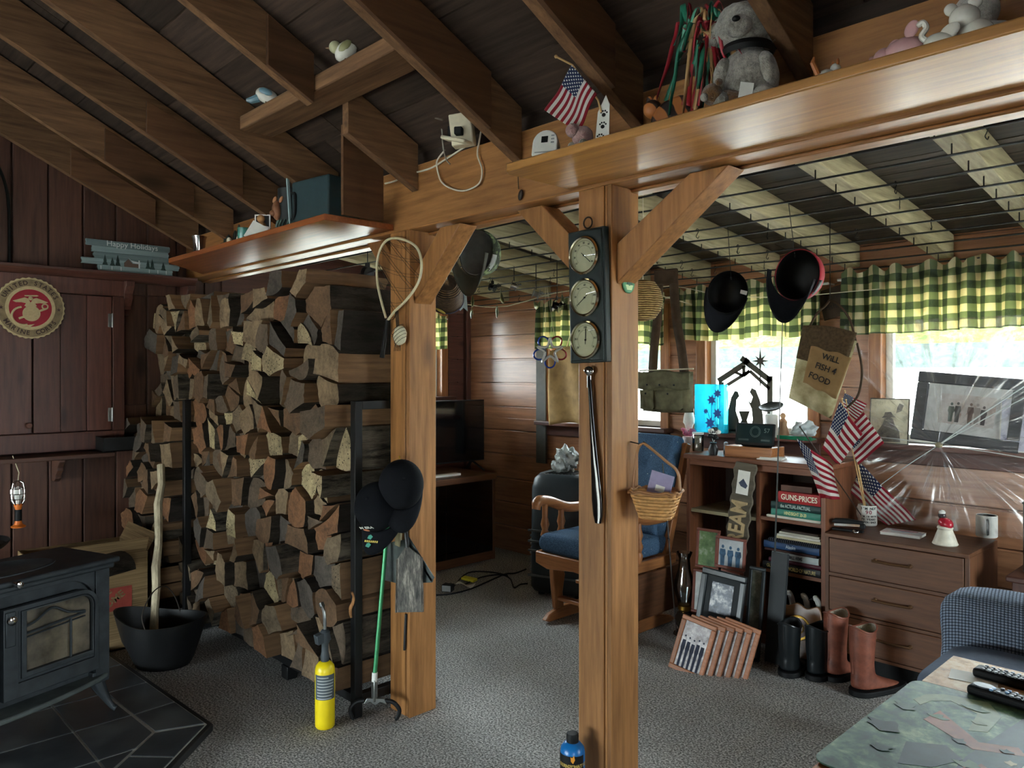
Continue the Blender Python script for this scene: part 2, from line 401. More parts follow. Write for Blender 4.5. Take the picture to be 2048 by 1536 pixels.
m.sheet(lambda u, w: V(-60+120*u, 30.9+18*w, 2.2+6*w+.35*math.sin(u*190)*math.sin(w*40+u*33)), 160, 24); tag(m.out('hillside', leafy(), smooth=60), 'sunlit green bank rising above the stone wall outside', 'hillside', kind='stuff')
# ---------------------------------------------------------------- timber frame
BY0, BY1, BZ0, BZ1 = 1.921, 2.061, 2.05, 2.31
m = MB(); m.box(XL, XR, BY0, BY1, BZ0, BZ1); m.box(XL, XR, BY0+.1, BY1+.02, BZ0-.012, BZ0)
tag(m.out('header_beam', PINE['X'], bevel=.004), 'long amber pine header beam carried across the room by two posts', 'beam')
def post(x, label):
    p = thing('wooden_post', label, 'post', (x-.07, BY0+.07, 0), group='posts under the header beam')
    m = MB(); m.box(-.07, .038, -.07, .07, 0, BZ0); m.box(.04, .052, -.068, .068, 0, BZ0); m.box(.052, .07, -.07, .07, 0, BZ0)
    m.out('post_timber', PINE['Z'], p, bevel=.003); return p
P1X, P2X = -2.623, -1.545
post(P1X, 'square pine post with the landing net and ash shovels hanging on it')
post(P2X, 'square pine post with the three dial weather station mounted on it')
def brace(a, b, z0, z1, label):
    s = 1 if b > a else -1; w = .085
    m = MB(); m.prism([(a, z0), (a, z0+w*1.5), (b-s*w*1.5, z1), (b, z1)], .09, frame((0, BY0+.115, 0), (1, 0, 0), (0, 0, 1)))
    tag(m.out('knee_brace', PINE['Z'], bevel=.003), label, 'brace', 'diagonal braces at the post tops')
brace(P1X, P1X+.30, 1.74, BZ0-.012, 'diagonal brace right of the landing net post')
brace(P1X-.14, P1X-.36, 1.80, BZ0-.012, 'diagonal brace left of the landing net post')
brace(P2X, P2X+.40, 1.735, BZ0-.012, 'diagonal brace right of the weather station post')
brace(P2X-.14, P2X-.46, 1.74, BZ0-.012, 'diagonal brace left of the weather station post')
# rafters of the main roof (planes x = const, pitch 1:2)
def rz(y): return 2.2+.5*(1.92-y)
RX = [-4.86, -4.35, -3.72, -3.20, -2.58, -1.97, -1.44, -.907, -.37, .17]
RN = ['exposed roof rafter nearest the left wall', 'second roof rafter from the left wall, with a knotty gusset board', 'third roof rafter from the left wall, with a knotty gusset board', 'roof rafter meeting the left end of the hanging timber', 'cut roof rafter resting on the hanging timber with birds', 'roof rafter just right of the two bird figurines', 'roof rafter behind the small flag on the shelf', 'roof rafter right of the fluffy grey stuffed animal', 'roof rafter above the white swan figurine', 'rightmost roof rafter in view, above the shelf end']
HY = 1.435                                          # where the timber (a trimmer) crosses
for x, lb in zip(RX, RN):
    y1 = HY if x == -2.58 else 1.918
    m = MB(); m.prism([(y1, rz(y1)), (-.9, rz(-.9)), (-.9, rz(-.9)+.19), (y1, rz(y1)+.19)], .042, frame((x-.021, 0, 0), (0, 1, 0), (0, 0, 1)))
    tag(m.out('roof_rafter', ROUGH['Y'], bevel=.002), lb, 'rafter', 'exposed roof rafters')
m = MB()                                           # the lower half of the cut rafter
m.prism([(1.918, rz(1.918)), (HY+.15, rz(HY+.15)), (HY+.15, rz(HY+.15)+.19), (1.918, rz(1.918)+.19)], .042, frame((-2.601, 0, 0), (0, 1, 0), (0, 0, 1)))
tag(m.out('roof_rafter', ROUGH['Y'], bevel=.002), 'short lower piece of the cut rafter below the hanging timber', 'rafter', 'exposed roof rafters')
m = MB(); m.box(-3.178, -1.992, HY, HY+.15, 2.485, 2.545)
tag(m.out('hanging_timber', ROUGH['X'], bevel=.004), 'short flat timber framed between rafters with two bird figurines on it', 'timber')
def gusset(x, y0, y1, za, zb, label):
    m = MB(); m.prism([(y0, rz(y0)-.004), (y1, rz(y1)-.004), (y1, zb), (y0, za)], .018, frame((x+.0215, 0, 0), (0, 1, 0), (0, 0, 1)))
    tag(m.out('gusset_board', PLY, bevel=.0015), label, 'board', 'gusset boards nailed to the rafters')
gusset(-4.86, 1.2, 1.655, 2.71, 2.49, 'gusset board on the rafter nearest the left wall')
gusset(-4.35, 1.23, 1.685, 2.71, 2.50, 'gusset board with one large knot, middle of the left three')
gusset(-3.72, 1.225, 1.68, 2.69, 2.50, 'gusset board just left of the hanging timber')
gusset(-2.58, 1.25, 1.43, 2.71, 2.62, 'gusset board directly behind the left bird figurine')
gusset(-1.97, .9, 1.755, 2.87, 2.47, 'long dark gusset board right of the two birds')
gusset(-1.44, .9, 1.76, 2.87, 2.46, 'long dark gusset board above the small flag')
m = MB(); m.prism([(1.66, 2.089), (1.855, 2.089), (1.855, 2.36), (1.66, 2.455)], .018, frame((-2.735, 0, 0), (0, 1, 0), (0, 0, 1)))
tag(m.out('gusset_board', PLY, bevel=.0015), 'upright board standing on the right end of the left shelf', 'board', 'gusset boards nailed to the rafters')
# shelves either side
SHELFRED = wood('varnished_red_pine', (110, 58, 30), (168, 96, 52), 'X', .9, .42, .4, .4, .08, .1, .05)
m = MB(); m.prism([(-4.42, 1.585), (-2.735, 1.585), (-2.735, 1.919), (-4.78, 1.919)], .026, Matrix.Translation((0, 0, 2.06)))
tag(m.out('wall_shelf', SHELFRED, bevel=.003), 'red varnished shelf above the log stack, left of the beam', 'shelf')
m = MB(); m.prism([(-1.72, 1.63), (-1.70, 1.605), (2.28, 1.605), (2.28, 1.919), (-1.72, 1.919)], .026, Matrix.Translation((0, 0, 2.06)))
tag(m.out('wall_shelf', PINEG, bevel=.004), 'long amber shelf along the right of the beam carrying stuffed animals', 'shelf')
# ---------------------------------------------------------------- wall cabinet and what hangs by it
cb = thing('wall_cabinet', 'red-brown wooden wall cabinet with plank doors on the left wall', 'cabinet', (XL, 0, 0))
m = MB()
for a, b, c, d in ((.45, 1.52, 1.905, 2.0), (.45, 1.52, 1.0, 1.105), (1.455, 1.52, 1.105, 1.905)): m.box(.001, .1, a, b, c, d)
m.box(.001, .06, .45, 1.455, 1.105, 1.905); m.out('body', CHERRY['Z'], cb, bevel=.003)
for a, b, kn, lb in ((1.045, 1.45, 0, None), (.47, 1.038, 1, None)):
    m = MB(); n = 3
    for i in range(n):
        w = (b-a)/n; m.box(.062, .092, a+i*w+.0015, a+(i+1)*w-.0015, 1.11, 1.9)
    d = m.out('door', CHERRY['Z'], cb, bevel=.002)
    if kn:
        q = MB(); q.lathe([(.006, 0), (.006, .012), (.014, .018), (.017, .026), (.013, .034), (.002, .037)], 16, frame((.092, 1.02, 1.155), (0, 1, 0), (0, 0, 1))); q.out('knob', CHERRY['Z'], d)
    else:
        for z in (1.20, 1.76):
            q = MB(); q.box(.092, .096, 1.43, 1.474, z-.04, z+.04); q.tube([(.1, 1.452, z-.042), (.1, 1.452, z+.042)], .005); h = q.out('hinge', STEEL, d, bevel=.001)
m = MB(); m.prism([(0, 2.0), (.12, 2.0), (.15, 2.02), (.17, 2.03), (.17, 2.045), (0, 2.045)], 1.66, frame((.001, 1.93, 0), (1, 0, 0), (0, 0, 1))); m.out('cornice', CHERRY['Y'], cb, bevel=.002)
br = [(0, 0), (.14, 0), (.14, -.03), (.105, -.075), (.11, -.1), (.07, -.15), (.075, -.17), (.04, -.2), (0, -.2)]
for y in (1.535, 1.90): m = MB(); m.prism([(.001+a, 1.999+b) for a, b in br], .05, frame((0, y+.03, 0), (1, 0, 0), (0, 0, 1))); m.out('bracket', CHERRY['Z'], cb, bevel=.003)
ls = thing('wall_shelf', 'narrow dark shelf under the wall cabinet, with scroll brackets', 'shelf', (XL, 0, 0))
m = MB(); m.box(.002, .26, .4, 1.42, .965, .99); m.out('board', CEDAR['Y'], ls, bevel=.004)
for y in (1.17, .55): m = MB(); m.prism([(.003+a*1.2, .964+b*.7) for a, b in br], .03, frame((0, y+.015, 0), (1, 0, 0), (0, 0, 1))); m.out('bracket', CEDAR['Z'], ls, bevel=.003)
m = MB(); m.box(.03, .25, 1.36, 1.68, .992, 1.0)
for a, b, c, d in ((.03, .036, 1.36, 1.68), (.244, .25, 1.36, 1.68), (.03, .25, 1.36, 1.366), (.03, .25, 1.674, 1.68)): m.box(a, b, c, d, .992, 1.075)
tag(m.out('metal_tray', BLACKM, bevel=.002, loc=(XL, 0, 0)), 'shallow black metal tray overhanging the shelf end below the cabinet', 'tray')
# emblem
pq = thing('wooden_emblem', 'round carved wooden military emblem with red centre on cabinet door', 'plaque', (XL+.1, 1.027, 1.808), rot=(PI/2, 0, PI/2))
TAN = plain((188, 168, 128), .6, 0, .2, .12, 60); TAN2 = plain((132, 114, 86), .6, 0, .2, .25, 40); RED = plain((150, 24, 44), .5, 0, .3, .08); DBROWN = plain((52, 26, 20), .6)
sc = [((.169+.003*math.sin(i*PI/2.0))*math.cos(2*PI*i/144), (.169+.003*math.sin(i*PI/2.0))*math.sin(2*PI*i/144)) for i in range(144)]
m = MB(); m.prism(sc, .012, Matrix.Translation((0, 0, 0))); m.out('disc', TAN, pq, bevel=.002)
def ring2(m, r0, r1, z0, z1, n=72): m.lathe([(r0, z0), (r0, z1), (r1, z1), (r1, z0)], n, None, 0, False)
m = MB(); ring2(m, .118, .16, .012, .0135); m.out('lettered_band', TAN2, pq)
m = MB(); ring2(m, .104, .121, .012, .017); m.out('inner_ring', TAN, pq)
m = MB(); m.lathe([(.0, .0115), (.106, .0115), (.106, .0135), (0, .0135)], 48); m.out('red_field', RED, pq)
def arctext(s, r, a0, a1, size, flip=False):
    for i, ch in enumerate(s):
        if ch == ' ': continue
        a = math.radians(a0+(a1-a0)*i/(len(s)-1)); rot = a-PI/2 if not flip else a+PI/2
        text(ch, size, DBROWN, pq, Matrix.Translation((r*math.cos(a), r*math.sin(a), .0137)) @ Matrix.Rotation(rot, 4, 'Z'), .0004, .0009, 'letter')
arctext('UNITED STATES', .139, 152, 28, .033); arctext('MARINE CORPS', .139, 214, 326, .033, True)
st = lambda r, q=.4: [((r if i % 2 == 0 else r*q)*math.cos(PI/2+i*PI/5), (r if i % 2 == 0 else r*q)*math.sin(PI/2+i*PI/5)) for i in range(10)]
for sx in (-1, 1): m = MB(); m.prism(st(.012), .001, Matrix.Translation((sx*.139, -.003, .0135))); m.out('star', DBROWN, pq)
m = MB()
for sx in (-1, 1): m.prism([(0, .03), (sx*.012, .052), (sx*.028, .058), (sx*.05, .05), (sx*.086, .036), (sx*.07, .029), (sx*.045, .03), (sx*.022, .026), (sx*.03, .012), (sx*.012, .0), (0, -.004)], .004, Matrix.Translation((0, 0, .0135)))
m.lathe([(0, 0), (.012, 0), (.01, .006), (0, .008)], 12, Matrix.Translation((0, .054, .0135)))
m.prism([(-.03, .07), (.03, .074), (.04, .07), (.03, .066), (-.028, .064)], .003, Matrix.Translation((0, 0, .0135))); m.out('eagle', TAN, pq, bevel=.001)
m = MB(); ring2(m, .038, .043, .0135, .018, 40); m.lathe([(0, .0135), (.04, .0135), (.04, .0145), (0, .0145)], 32, None, 0, False)
for i in range(-3, 4): h = math.sqrt(.04**2-(i*.0105)**2); m.box(-h, h, i*.0105-.002, i*.0105+.002, .0145, .0175)
m.prism([(.008, .012), (.022, .018), (.028, .004), (.018, -.008), (.014, -.022), (.008, -.006)], .003, Matrix.Translation((0, 0, .015)))
gl = m.out('globe', TAN, pq); gl.location = (.004, -.03, 0)
m = MB(); m.bar((-.056, -.06, .016), (.074, .0, .016), .011, .005); m.tube([(x*.055-.035, y*.05-.045, .0165) for x, y in arc(0, 0, 1, 100, 290, 14)], .0055, 6); m.tube([(x*.014+.07, y*.014+.012, .0165) for x, y in arc(0, 0, 1, 0, 360, 14)], .004, 6)
m.prism([(-.03, -.098), (.02, -.088), (-.002, -.104)], .004, Matrix.Translation((0, 0, .0135))); m.out('anchor', TAN, pq)
# holiday sign
sg = thing('wooden_sign', 'blue-grey slatted holiday sign with painted trees on the cabinet cornice', 'sign', (XL+.13, 1.565, 2.046), rot=(PI/2-.06, 0, PI/2))
SLATE = wood('blue_grey_painted_slats', (92, 110, 112), (134, 150, 150), 'X', 1, .75, .1, .2)
m = MB()
for a, b, c in ((-.205, .22, 0), (-.29, .262, 1), (-.225, .2, 2), (-.235, .2, 3), (-.262, .205, 4)):
    random.seed(c); z0, z1 = c*.0365, c*.0365+.0355
    pts = [(a+random.uniform(-.004, .004), z0+(z1-z0)*i/4) for i in range(5)]+[(b+random.uniform(-.004, .004), z1-(z1-z0)*i/4) for i in range(5)]
    m.prism(pts, .012)
m.out('slats', SLATE, sg, bevel=.0015)
text('Happy Holidays', .046, plain((206, 210, 206), .7), sg, Matrix.Translation((-.01, .164, .0125)), .0003)
FIR = plain((24, 46, 40), .8)
for x, y, h in ((-.165, .035, .062), (-.125, .034, .05), (-.095, .036, .066), (.075, .034, .056), (.1, .032, .064), (.165, .032, .05)):
    m = MB(); m.prism([(x-.015, y), (x+.015, y), (x+.006, y+h*.4), (x+.009, y+h*.4), (x, y+h), (x-.009, y+h*.4), (x-.006, y+h*.4)], .002, Matrix.Translation((0, 0, .0125))); m.out('painted_fir', FIR, sg)
m = MB(); m.prism([(-.06, .034), (-.015, .034), (-.015, .058), (-.037, .082), (-.06, .058)], .003, Matrix.Translation((0, 0, .0125))); m.box(-.015, .02, .034, .056, .0125, .0145); m.out('painted_cabin', plain((96, 74, 62), .8), sg)
m = MB(); m.prism([(-.037, .088), (-.01, .06), (.03, .056), (.03, .066), (-.02, .074)], .002, Matrix.Translation((0, 0, .015))); m.box(.02, .028, .03, .08, .0125, .015)
for x in (-.19, -.13, -.08, .08, .13, .18): m.box(x, x+.004, .008, .03, .012, .0135)
m.out('painted_snow', plain((200, 206, 206), .8), sg)
# hanging work lamp
tl = thing('work_lamp', 'orange caged work lamp hanging by its cord from the narrow shelf', 'lamp', (XL+.268, .938, .625))
m = MB(); m.lathe([(.034, 0), (.036, .006), (.02, .016), (.016, .03), (.015, .1), (.02, .115), (.02, .125)], 18); m.out('handle', plain((226, 118, 40), .45), tl)
m = MB(); m.lathe([(.0165, .035), (.0168, .095), (.0165, .095)], 18); m.out('grip_band', BLACK, tl)
m = MB()
for i in range(8):
    a = 2*PI*i/8; m.tube([(r*math.cos(a), r*math.sin(a), z) for r, z in ((.02, .12), (.033, .145), (.034, .2), (.027, .235), (.006, .25))], .0018, 6)
for z, r in ((.15, .034), (.178, .035), (.206, .034)): m.tube([(r*math.cos(2*PI*i/16), r*math.sin(2*PI*i/16), z) for i in range(16)], .0018, 5, True)
m.out('cage', CHROME, tl)
m = MB(); m.lathe([(.01, .12), (.012, .14), (.024, .175), (.02, .205), (.004, .218)], 16); m.out('bulb', WHITE, tl)
m = MB(); m.tube([(0, 0, .25), (0, 0, .262), (-.004, .004, .29), (-.03, -.02, .38)], .0025, 6); m.out('hanging_cord', plain((190, 180, 150), .7), tl)
# ---------------------------------------------------------------- hearth and stove
def clip(poly, p, n):
    out = []
    for i in range(len(poly)):
        a, b = poly[i], poly[(i+1) % len(poly)]; da = (a[0]-p[0])*n[0]+(a[1]-p[1])*n[1]; db = (b[0]-p[0])*n[0]+(b[1]-p[1])*n[1]
        if da <= 0: out.append(a)
        if da*db < 0: t = da/(da-db); out.append((a[0]+(b[0]-a[0])*t, a[1]+(b[1]-a[1])*t))
    return out
def inset(poly, d):
    q = poly[:]
    n = len(poly)
    for i in range(n):
        a, b = poly[i], poly[(i+1) % n]; L = math.hypot(b[0]-a[0], b[1]-a[1]); nx, ny = (b[1]-a[1])/L, -(b[0]-a[0])/L
        q = clip(q, (a[0]-nx*d, a[1]-ny*d), (nx, ny))
    return q
HP = [(-4.62, 1.21), (-4.62, -.7), (-2.3, -.7), (-2.3, .47), (-3.08, 1.28)]      # counter-clockwise
t = NT('black_slate_tile'); v = t.coords(); f = t.noise(v, 6, 6, .7); g = t.noise(v, 2.2, 3)
SLATET = t.base(t.mix(t.ramp(g, [(.56, (0, 0, 0, 1)), (.72, (.5, .5, .5, 1))]), t.ramp(f, [(.3, C(34, 37, 40)), (.75, C(60, 64, 68))]), C(104, 106, 104)), .42); t.bump(f, .3, .004)
he = thing('stove_hearth', 'black slate tiled hearth pad with clipped corner under the stove', 'hearth', (0, 0, 0))
m = MB(); m.prism(HP, .03, Matrix.Translation((0, 0, .001))); m.out('slab', plain((30, 30, 31), .5), he, bevel=.004)
m = MB(); m.prism(inset(HP, .022), .001, Matrix.Translation((0, 0, .031))); m.out('grout', plain((176, 176, 170), .8), he)
m = MB(); IN = inset(HP, .2); OUT = inset(HP, .022)
i = 0
for a in [(-4.62+.31*k, -.7+.31*j) for k in range(8) for j in range(7)]:
    q = [(a[0], a[1]), (a[0]+.31, a[1]), (a[0]+.31, a[1]+.31), (a[0], a[1]+.31)]
    n = len(IN)
    for k in range(n):
        p0, p1 = IN[k], IN[(k+1) % n]; nx, ny = p1[1]-p0[1], -(p1[0]-p0[0])
        if q: q = clip(q, p0, (nx, ny))
    if len(q) > 2:
        q2 = inset(q, .0055)
        if len(q2) > 2: m.prism(q2, .003, Matrix.Translation((0, 0, .032)))
n = len(HP)
for k in range(n):
    a, b = HP[k], HP[(k+1) % n]; L = math.hypot(b[0]-a[0], b[1]-a[1]); dx, dy = (b[0]-a[0])/L, (b[1]-a[1])/L; nx, ny = dy, -dx
    # outer band of tiles following the edge, mitred at the corners
    a0, b0, a1, b1 = OUT[k] if False else a, b, None, None
    c = int(max(2, round(L/.31)))
    for j in range(c):
        q = [(a[0]+dx*(L*j/c-.0), a[1]+dy*(L*j/c)), (a[0]+dx*L*(j+1)/c, a[1]+dy*L*(j+1)/c)]
        q = [q[0], q[1], (q[1][0]-nx*.196, q[1][1]-ny*.196), (q[0][0]-nx*.196, q[0][1]-ny*.196)]
        q = clip(q, (a[0]-nx*.022, a[1]-ny*.022), (nx, ny))
        for (e, f2, sgn) in ((k-1, k, -1), (k, (k+1) % n, 1)):       # mitre planes
            P = HP[(e+1) % n] if sgn == 1 else a
            o0, o1, o2 = HP[(k-1) % n], HP[k], HP[(k+1) % n]
            if sgn == 1: o0, o1, o2 = HP[k], HP[(k+1) % n], HP[(k+2) % n]
            u = Vector((o0[0]-o1[0], o0[1]-o1[1])).normalized(); w = Vector((o2[0]-o1[0], o2[1]-o1[1])).normalized(); bis = (u+w).normalized(); nn = Vector((-bis.y, bis.x))
            mid = Vector(((a[0]+b[0])/2-nx*.05-o1[0], (a[1]+b[1])/2-ny*.05-o1[1]))
            if nn.dot(mid) > 0: nn = -nn
            if len(q) > 2: q = clip(q, (o1[0]-nn.x*.004, o1[1]-nn.y*.004), (nn.x, nn.y))
        if len(q) > 2:
            ar = sum(q[i][0]*q[(i+1) % len(q)][1]-q[(i+1) % len(q)][0]*q[i][1] for i in range(len(q)))
            if ar < 0: q = q[::-1]
            q2 = inset(q, .0055)
            if len(q2) > 2: m.prism(q2, .003, Matrix.Translation((0, 0, .032)))
m.out('tiles', SLATET, he, smooth=0)
sv = thing('wood_stove', 'black cast iron wood stove with arched glass doors on the slate hearth', 'stove', (-3.50, .99, .0355), math.radians(109.4))
SW = .86; X0 = -SW
def rrect(x0, x1, z0, z1, r, n=5, top=0):
    p = arc(x1-r, z1-r, r, 0, 90, n)+arc(x0+r, z1-r, r, 90, 180, n)+[(x0, z0), (x1, z0)]
    return p
FM = frame((0, 0, 0), (1, 0, 0), (0, 0, 1))        # local front, extrusion runs towards -y (outwards)
m = MB(); m.box(X0+.02, .0, .02, .31, .16, .58); m.box(X0+.05, -.03, .05, .28, .12, .16); m.out('firebox', CAST, sv, bevel=.012, seg=3)
m = MB()
m.prism([(X0+.02, .16), (.0, .16), (.0, .58), (X0+.02, .58)], .014, FM @ Matrix.Translation((0, 0, -.025)))
for q in ((X0+.0, X0+.06), (-.045, .015)): m.box(q[0], q[1], -.02, .03, .14, .60)
m.prism([(X0+.05, .5)]+arc(X0+.17, .46, .12, 180, 90, 8)[::1]+arc(-.16, .46, .12, 90, 0, 8)+[(-.04, .60), (X0+.05, .60)], .016, FM @ Matrix.Translation((0, 0, -.006)))
m.out('front_plate', CAST, sv, bevel=.004)
m = MB(); m.box(X0-.015, .03, -.035, .33, .60, .622); m.box(X0-.03, .045, -.05, .345, .622, .645); m.out('top_plate', CAST, sv, bevel=.008, seg=3)
m = MB(); m.lathe([(.0, .645), (.175, .645), (.175, .649), (.165, .651), (.158, .648), (0, .648)], 40, Matrix.Translation((-.34, .15, 0)) @ Matrix.Diagonal((1.25, .72, 1, 1))); m.out('griddle_lid', plain((62, 66, 68), .6, .3, .4, .35, 12), sv)
GLS = NT('sooty_door_glass'); v = GLS.coords(rnd=False); f = GLS.noise(v, 5, 5, .6)
GLASSM = GLS.base(GLS.ramp(f, [(.35, C(30, 28, 26)), (.5, C(88, 80, 70)), (.7, C(128, 116, 98))]), .25, 0, .6)
for x0, x1, hs in ((-.42, -.045, -1), (-.815, -.44, 1)):
    m = MB(); o = arc(x1-.07, .47, .07, 0, 90, 8)+[(x0, .54), (x0, .2), (x1, .2)] if hs < 0 else [(x1, .54)]+arc(x0+.07, .47, .07, 90, 180, 8)+[(x0, .2), (x1, .2)]
    def rim(pts, d, z0, z1):                        # ring between an outline and its inset
        a = sum(pts[i][0]*pts[(i+1) % len(pts)][1]-pts[(i+1) % len(pts)][0]*pts[i][1] for i in range(len(pts)))
        if a < 0: pts = pts[::-1]
        cx, cz = sum(p[0] for p in pts)/len(pts), sum(p[1] for p in pts)/len(pts); w = max(p[0] for p in pts)-min(p[0] for p in pts); h = max(p[1] for p in pts)-min(p[1] for p in pts)
        q = [(cx+(p[0]-cx)*(1-2*d/w), cz+(p[1]-cz)*(1-2*d/h)) for p in pts]; n = len(pts)
        A = [[m.bm.verts.new(V(p[0], y, p[1])) for p in L] for L, y in ((pts, z1), (pts, z0), (q, z0), (q, z1))]
        for s0, s1 in ((0, 1), (1, 2), (2, 3)):
            for i in range(n): m.face([A[s0][i], A[s0][(i+1) % n], A[s1][(i+1) % n], A[s1][i]])
        return q
    q = rim(o, .035, -.038, -.015); q = rim(q, .008, -.03, -.02); q = rim(q, .012, -.036, -.02)
    d = m.out('door', CAST, sv, bevel=.003)
    m = MB(); m.prism(q, .003, FM @ Matrix.Translation((0, 0, .012))); m.out('glass', GLASSM, d, smooth=0)
    m = MB(); cx = (x0+x1)/2; w2 = (x1-x0)/2-.05
    m.tube(spline([(cx-w2, -.024, .45), (cx-w2*.5, -.028, .465), (cx, -.028, .5), (cx+w2*.5, -.028, .465), (cx+w2, -.024, .45)], 5), .005, 6); m.tube([(cx-w2, -.024, .425), (cx+w2, -.024, .445)], .005, 6); m.tube([(cx-w2, -.024, .41), (cx+w2, -.024, .43)], .003, 6); m.tube([(cx+w2*.55, -.026, .24), (cx+w2*.55, -.026, .44)], .005, 6); m.out('door_tracery', CAST, d)
    if hs < 0:
        m = MB(); m.lathe([(.012, 0), (.012, .01), (.017, .014), (.017, .022), (.01, .026)], 16, frame((x0+.02, -.038, .5), (1, 0, 0), (0, 0, 1))); m.out('knob', CHROME, d)
        m = MB(); m.box(x0+.004, x0+.04, -.046, -.036, .4, .53); m.out('latch_plate', CAST, d, bevel=.004)
m = MB(); m.prism([(X0+.0, -.02)]+[(X0+.0+(SW+.01)*i/14, -.02-.075*math.sin(PI*i/14)**.7) for i in range(1, 14)]+[(.01, -.02), (.01, .05), (X0, .05)], .02, Matrix.Translation((0, 0, .145))); m.out('ash_lip', plain((92, 98, 96), .5, .3, .4, .3, 14), sv, bevel=.006)
m = MB(); m.lathe([(.008, 0), (.008, .02), (.014, .028), (.012, .04), (0, .044)], 14, frame((-.39, -.05, .634), (1, 0, 0), (0, 0, 1))); m.out('damper_knob', CHROME, sv)
for lx, ly, sx, sy in ((-.02, .02, 1, -1), (X0+.04, .02, -1, -1), (-.02, .28, 1, 1), (X0+.04, .28, -1, 1)):
    m = MB(); m.cbox((lx, ly, .155), (.075, .075, .05)); P = [(lx, ly, .14), (lx+sx*.012, ly+sy*.012, .1), (lx+sx*.03, ly+sy*.03, .05), (lx+sx*.045, ly+sy*.045, .015), (lx+sx*.055, ly+sy*.055, .0075)]
    m.tube(P, [.034, .026, .016, .011, .014], 8); m.out('leg', CAST, sv, bevel=.004)
m = MB(); m.tube([(.012, .06, .42), (.05, .05, .43), (.055, .05, .40), (.05, .05, .36)], [.006, .006, .007, .009], 8); m.out('side_handle', BLACKM, sv)
# flue pan behind the stove
m = MB(); m.lathe([(.18, 0), (.2, .02), (.205, .03), (.2, .03), (.19, .01), (0, .01)], 32); m.lathe([(.1, -.56), (.1, 0)], 24)
tag(m.out('round_ash_can', BLACKM, loc=(-4.38, .62, .62)), 'black round can behind the left end of the stove', 'can')
# cardboard box
t = NT('brown_cardboard'); v = t.coords((1, 1, 60), False); CARD = t.base(t.ramp(t.noise(v, 3, 2), [(.35, C(116, 94, 66)), (.65, C(148, 122, 88))]), .85, 0, .1)
cbx = thing('cardboard_box', 'open cardboard box with red print between stove and log stack', 'box', (-4.55, 1.19, 0))
m = MB(); w = .006; X, Y, Z = .235, .255, .5
for a in ((-X, X, -Y, -Y+w, .002, Z), (-X, X, Y-w, Y, .002, Z), (-X, -X+w, -Y, Y, .002, Z), (X-w, X, -Y, Y, .002, Z), (-X, X, -Y, Y, .002, .01)): m.box(*a)
m.out('carton', CARD, cbx)
m = MB(); m.cbox((X+.02, .0, Z+.035), (.005, .48, .1), (0, .5, 0)); m.out('flap', CARD, cbx)
m = MB(); m.cbox((.0, Y+.02, Z+.04), (.45, .005, .1), (-.5, 0, 0)); m.out('flap', CARD, cbx)
m = MB(); m.box(X, X+.001, -.09, .17, .21, .33); m.out('printed_panel', plain((150, 60, 48), .8), cbx)
M = frame((X+.0012, .06, .27), (0, 1, .12), (0, 0, 1)); text('THE', .05, CARD, cbx, M @ Matrix.Translation((-.03, .03, 0)) @ Matrix.Rotation(.5, 4, 'Z'), .0003, .002); text('HOME', .05, CARD, cbx, M @ Matrix.Translation((.01, -.012, 0)) @ Matrix.Rotation(.5, 4, 'Z'), .0003, .002)
# coal bucket with stick
bk = thing('coal_bucket', 'black oval coal scuttle with wire bail in front of log stack', 'bucket', (-3.97, 1.40, 0), math.radians(40))
def hod(m, s, z0, rim):
    s *= 1.08
    R = []
    for z, a, b in ((z0, .12, .105), (.03, .135, .115), (.12, .165, .135), (.22, .2, .15)):
        ring = []
        for k in range(32):
            th = 2*PI*k/32; zz = z+(rim*max(0, math.cos(th))**2*.02+rim*max(0, -math.cos(th))**2*.045 if z > .2 else 0)
            e = 1+.18*(max(0, -math.cos(th))**4 if z > .1 else 0); ring.append(m.bm.verts.new(V(a*s*e*math.cos(th), b*s*math.sin(th), zz)))
        R.append(ring)
    for A, B in zip(R, R[1:]):
        for k in range(32): m.face([A[k], A[(k+1) % 32], B[(k+1) % 32], B[k]])
    m.face(R[0][::-1]); return R[-1]
m = MB(); a = hod(m, 1, .001, 1); b = hod(m, .96, .01, 1)
for k in range(32): m.face([a[k], a[(k+1) % 32], b[(k+1) % 32], b[k]])
m.out('pail', BLACKM, bk, smooth=50)
m = MB(); m.tube(spline([(0, -.155, .21), (-.02, -.15, .29), (-.02, -.06, .37), (-.02, .05, .37), (-.02, .14, .29), (0, .155, .21)], 6), .003, 6); m.out('bail_handle', plain((60, 52, 46), .6, .5), bk)
m = MB(); m.box(-.02, .0, -.152, -.15, .17, .185); m.out('sticker', WHITE, bk)
sb, stp = V(-4.03, 1.37, .022), at(322, 930, y=1.56)
m = MB(); P = [sb+(stp-sb)*i/9+V(.006*math.sin(i*1.7), .006*math.cos(i*2.3), 0) for i in range(10)]; m.tube(P, [.021+.002*math.sin(i*2.1) for i in range(10)], 9)
tag(m.out('wooden_stick', STICK), 'pale bare stick standing in the coal scuttle and leaning on logs', 'stick')
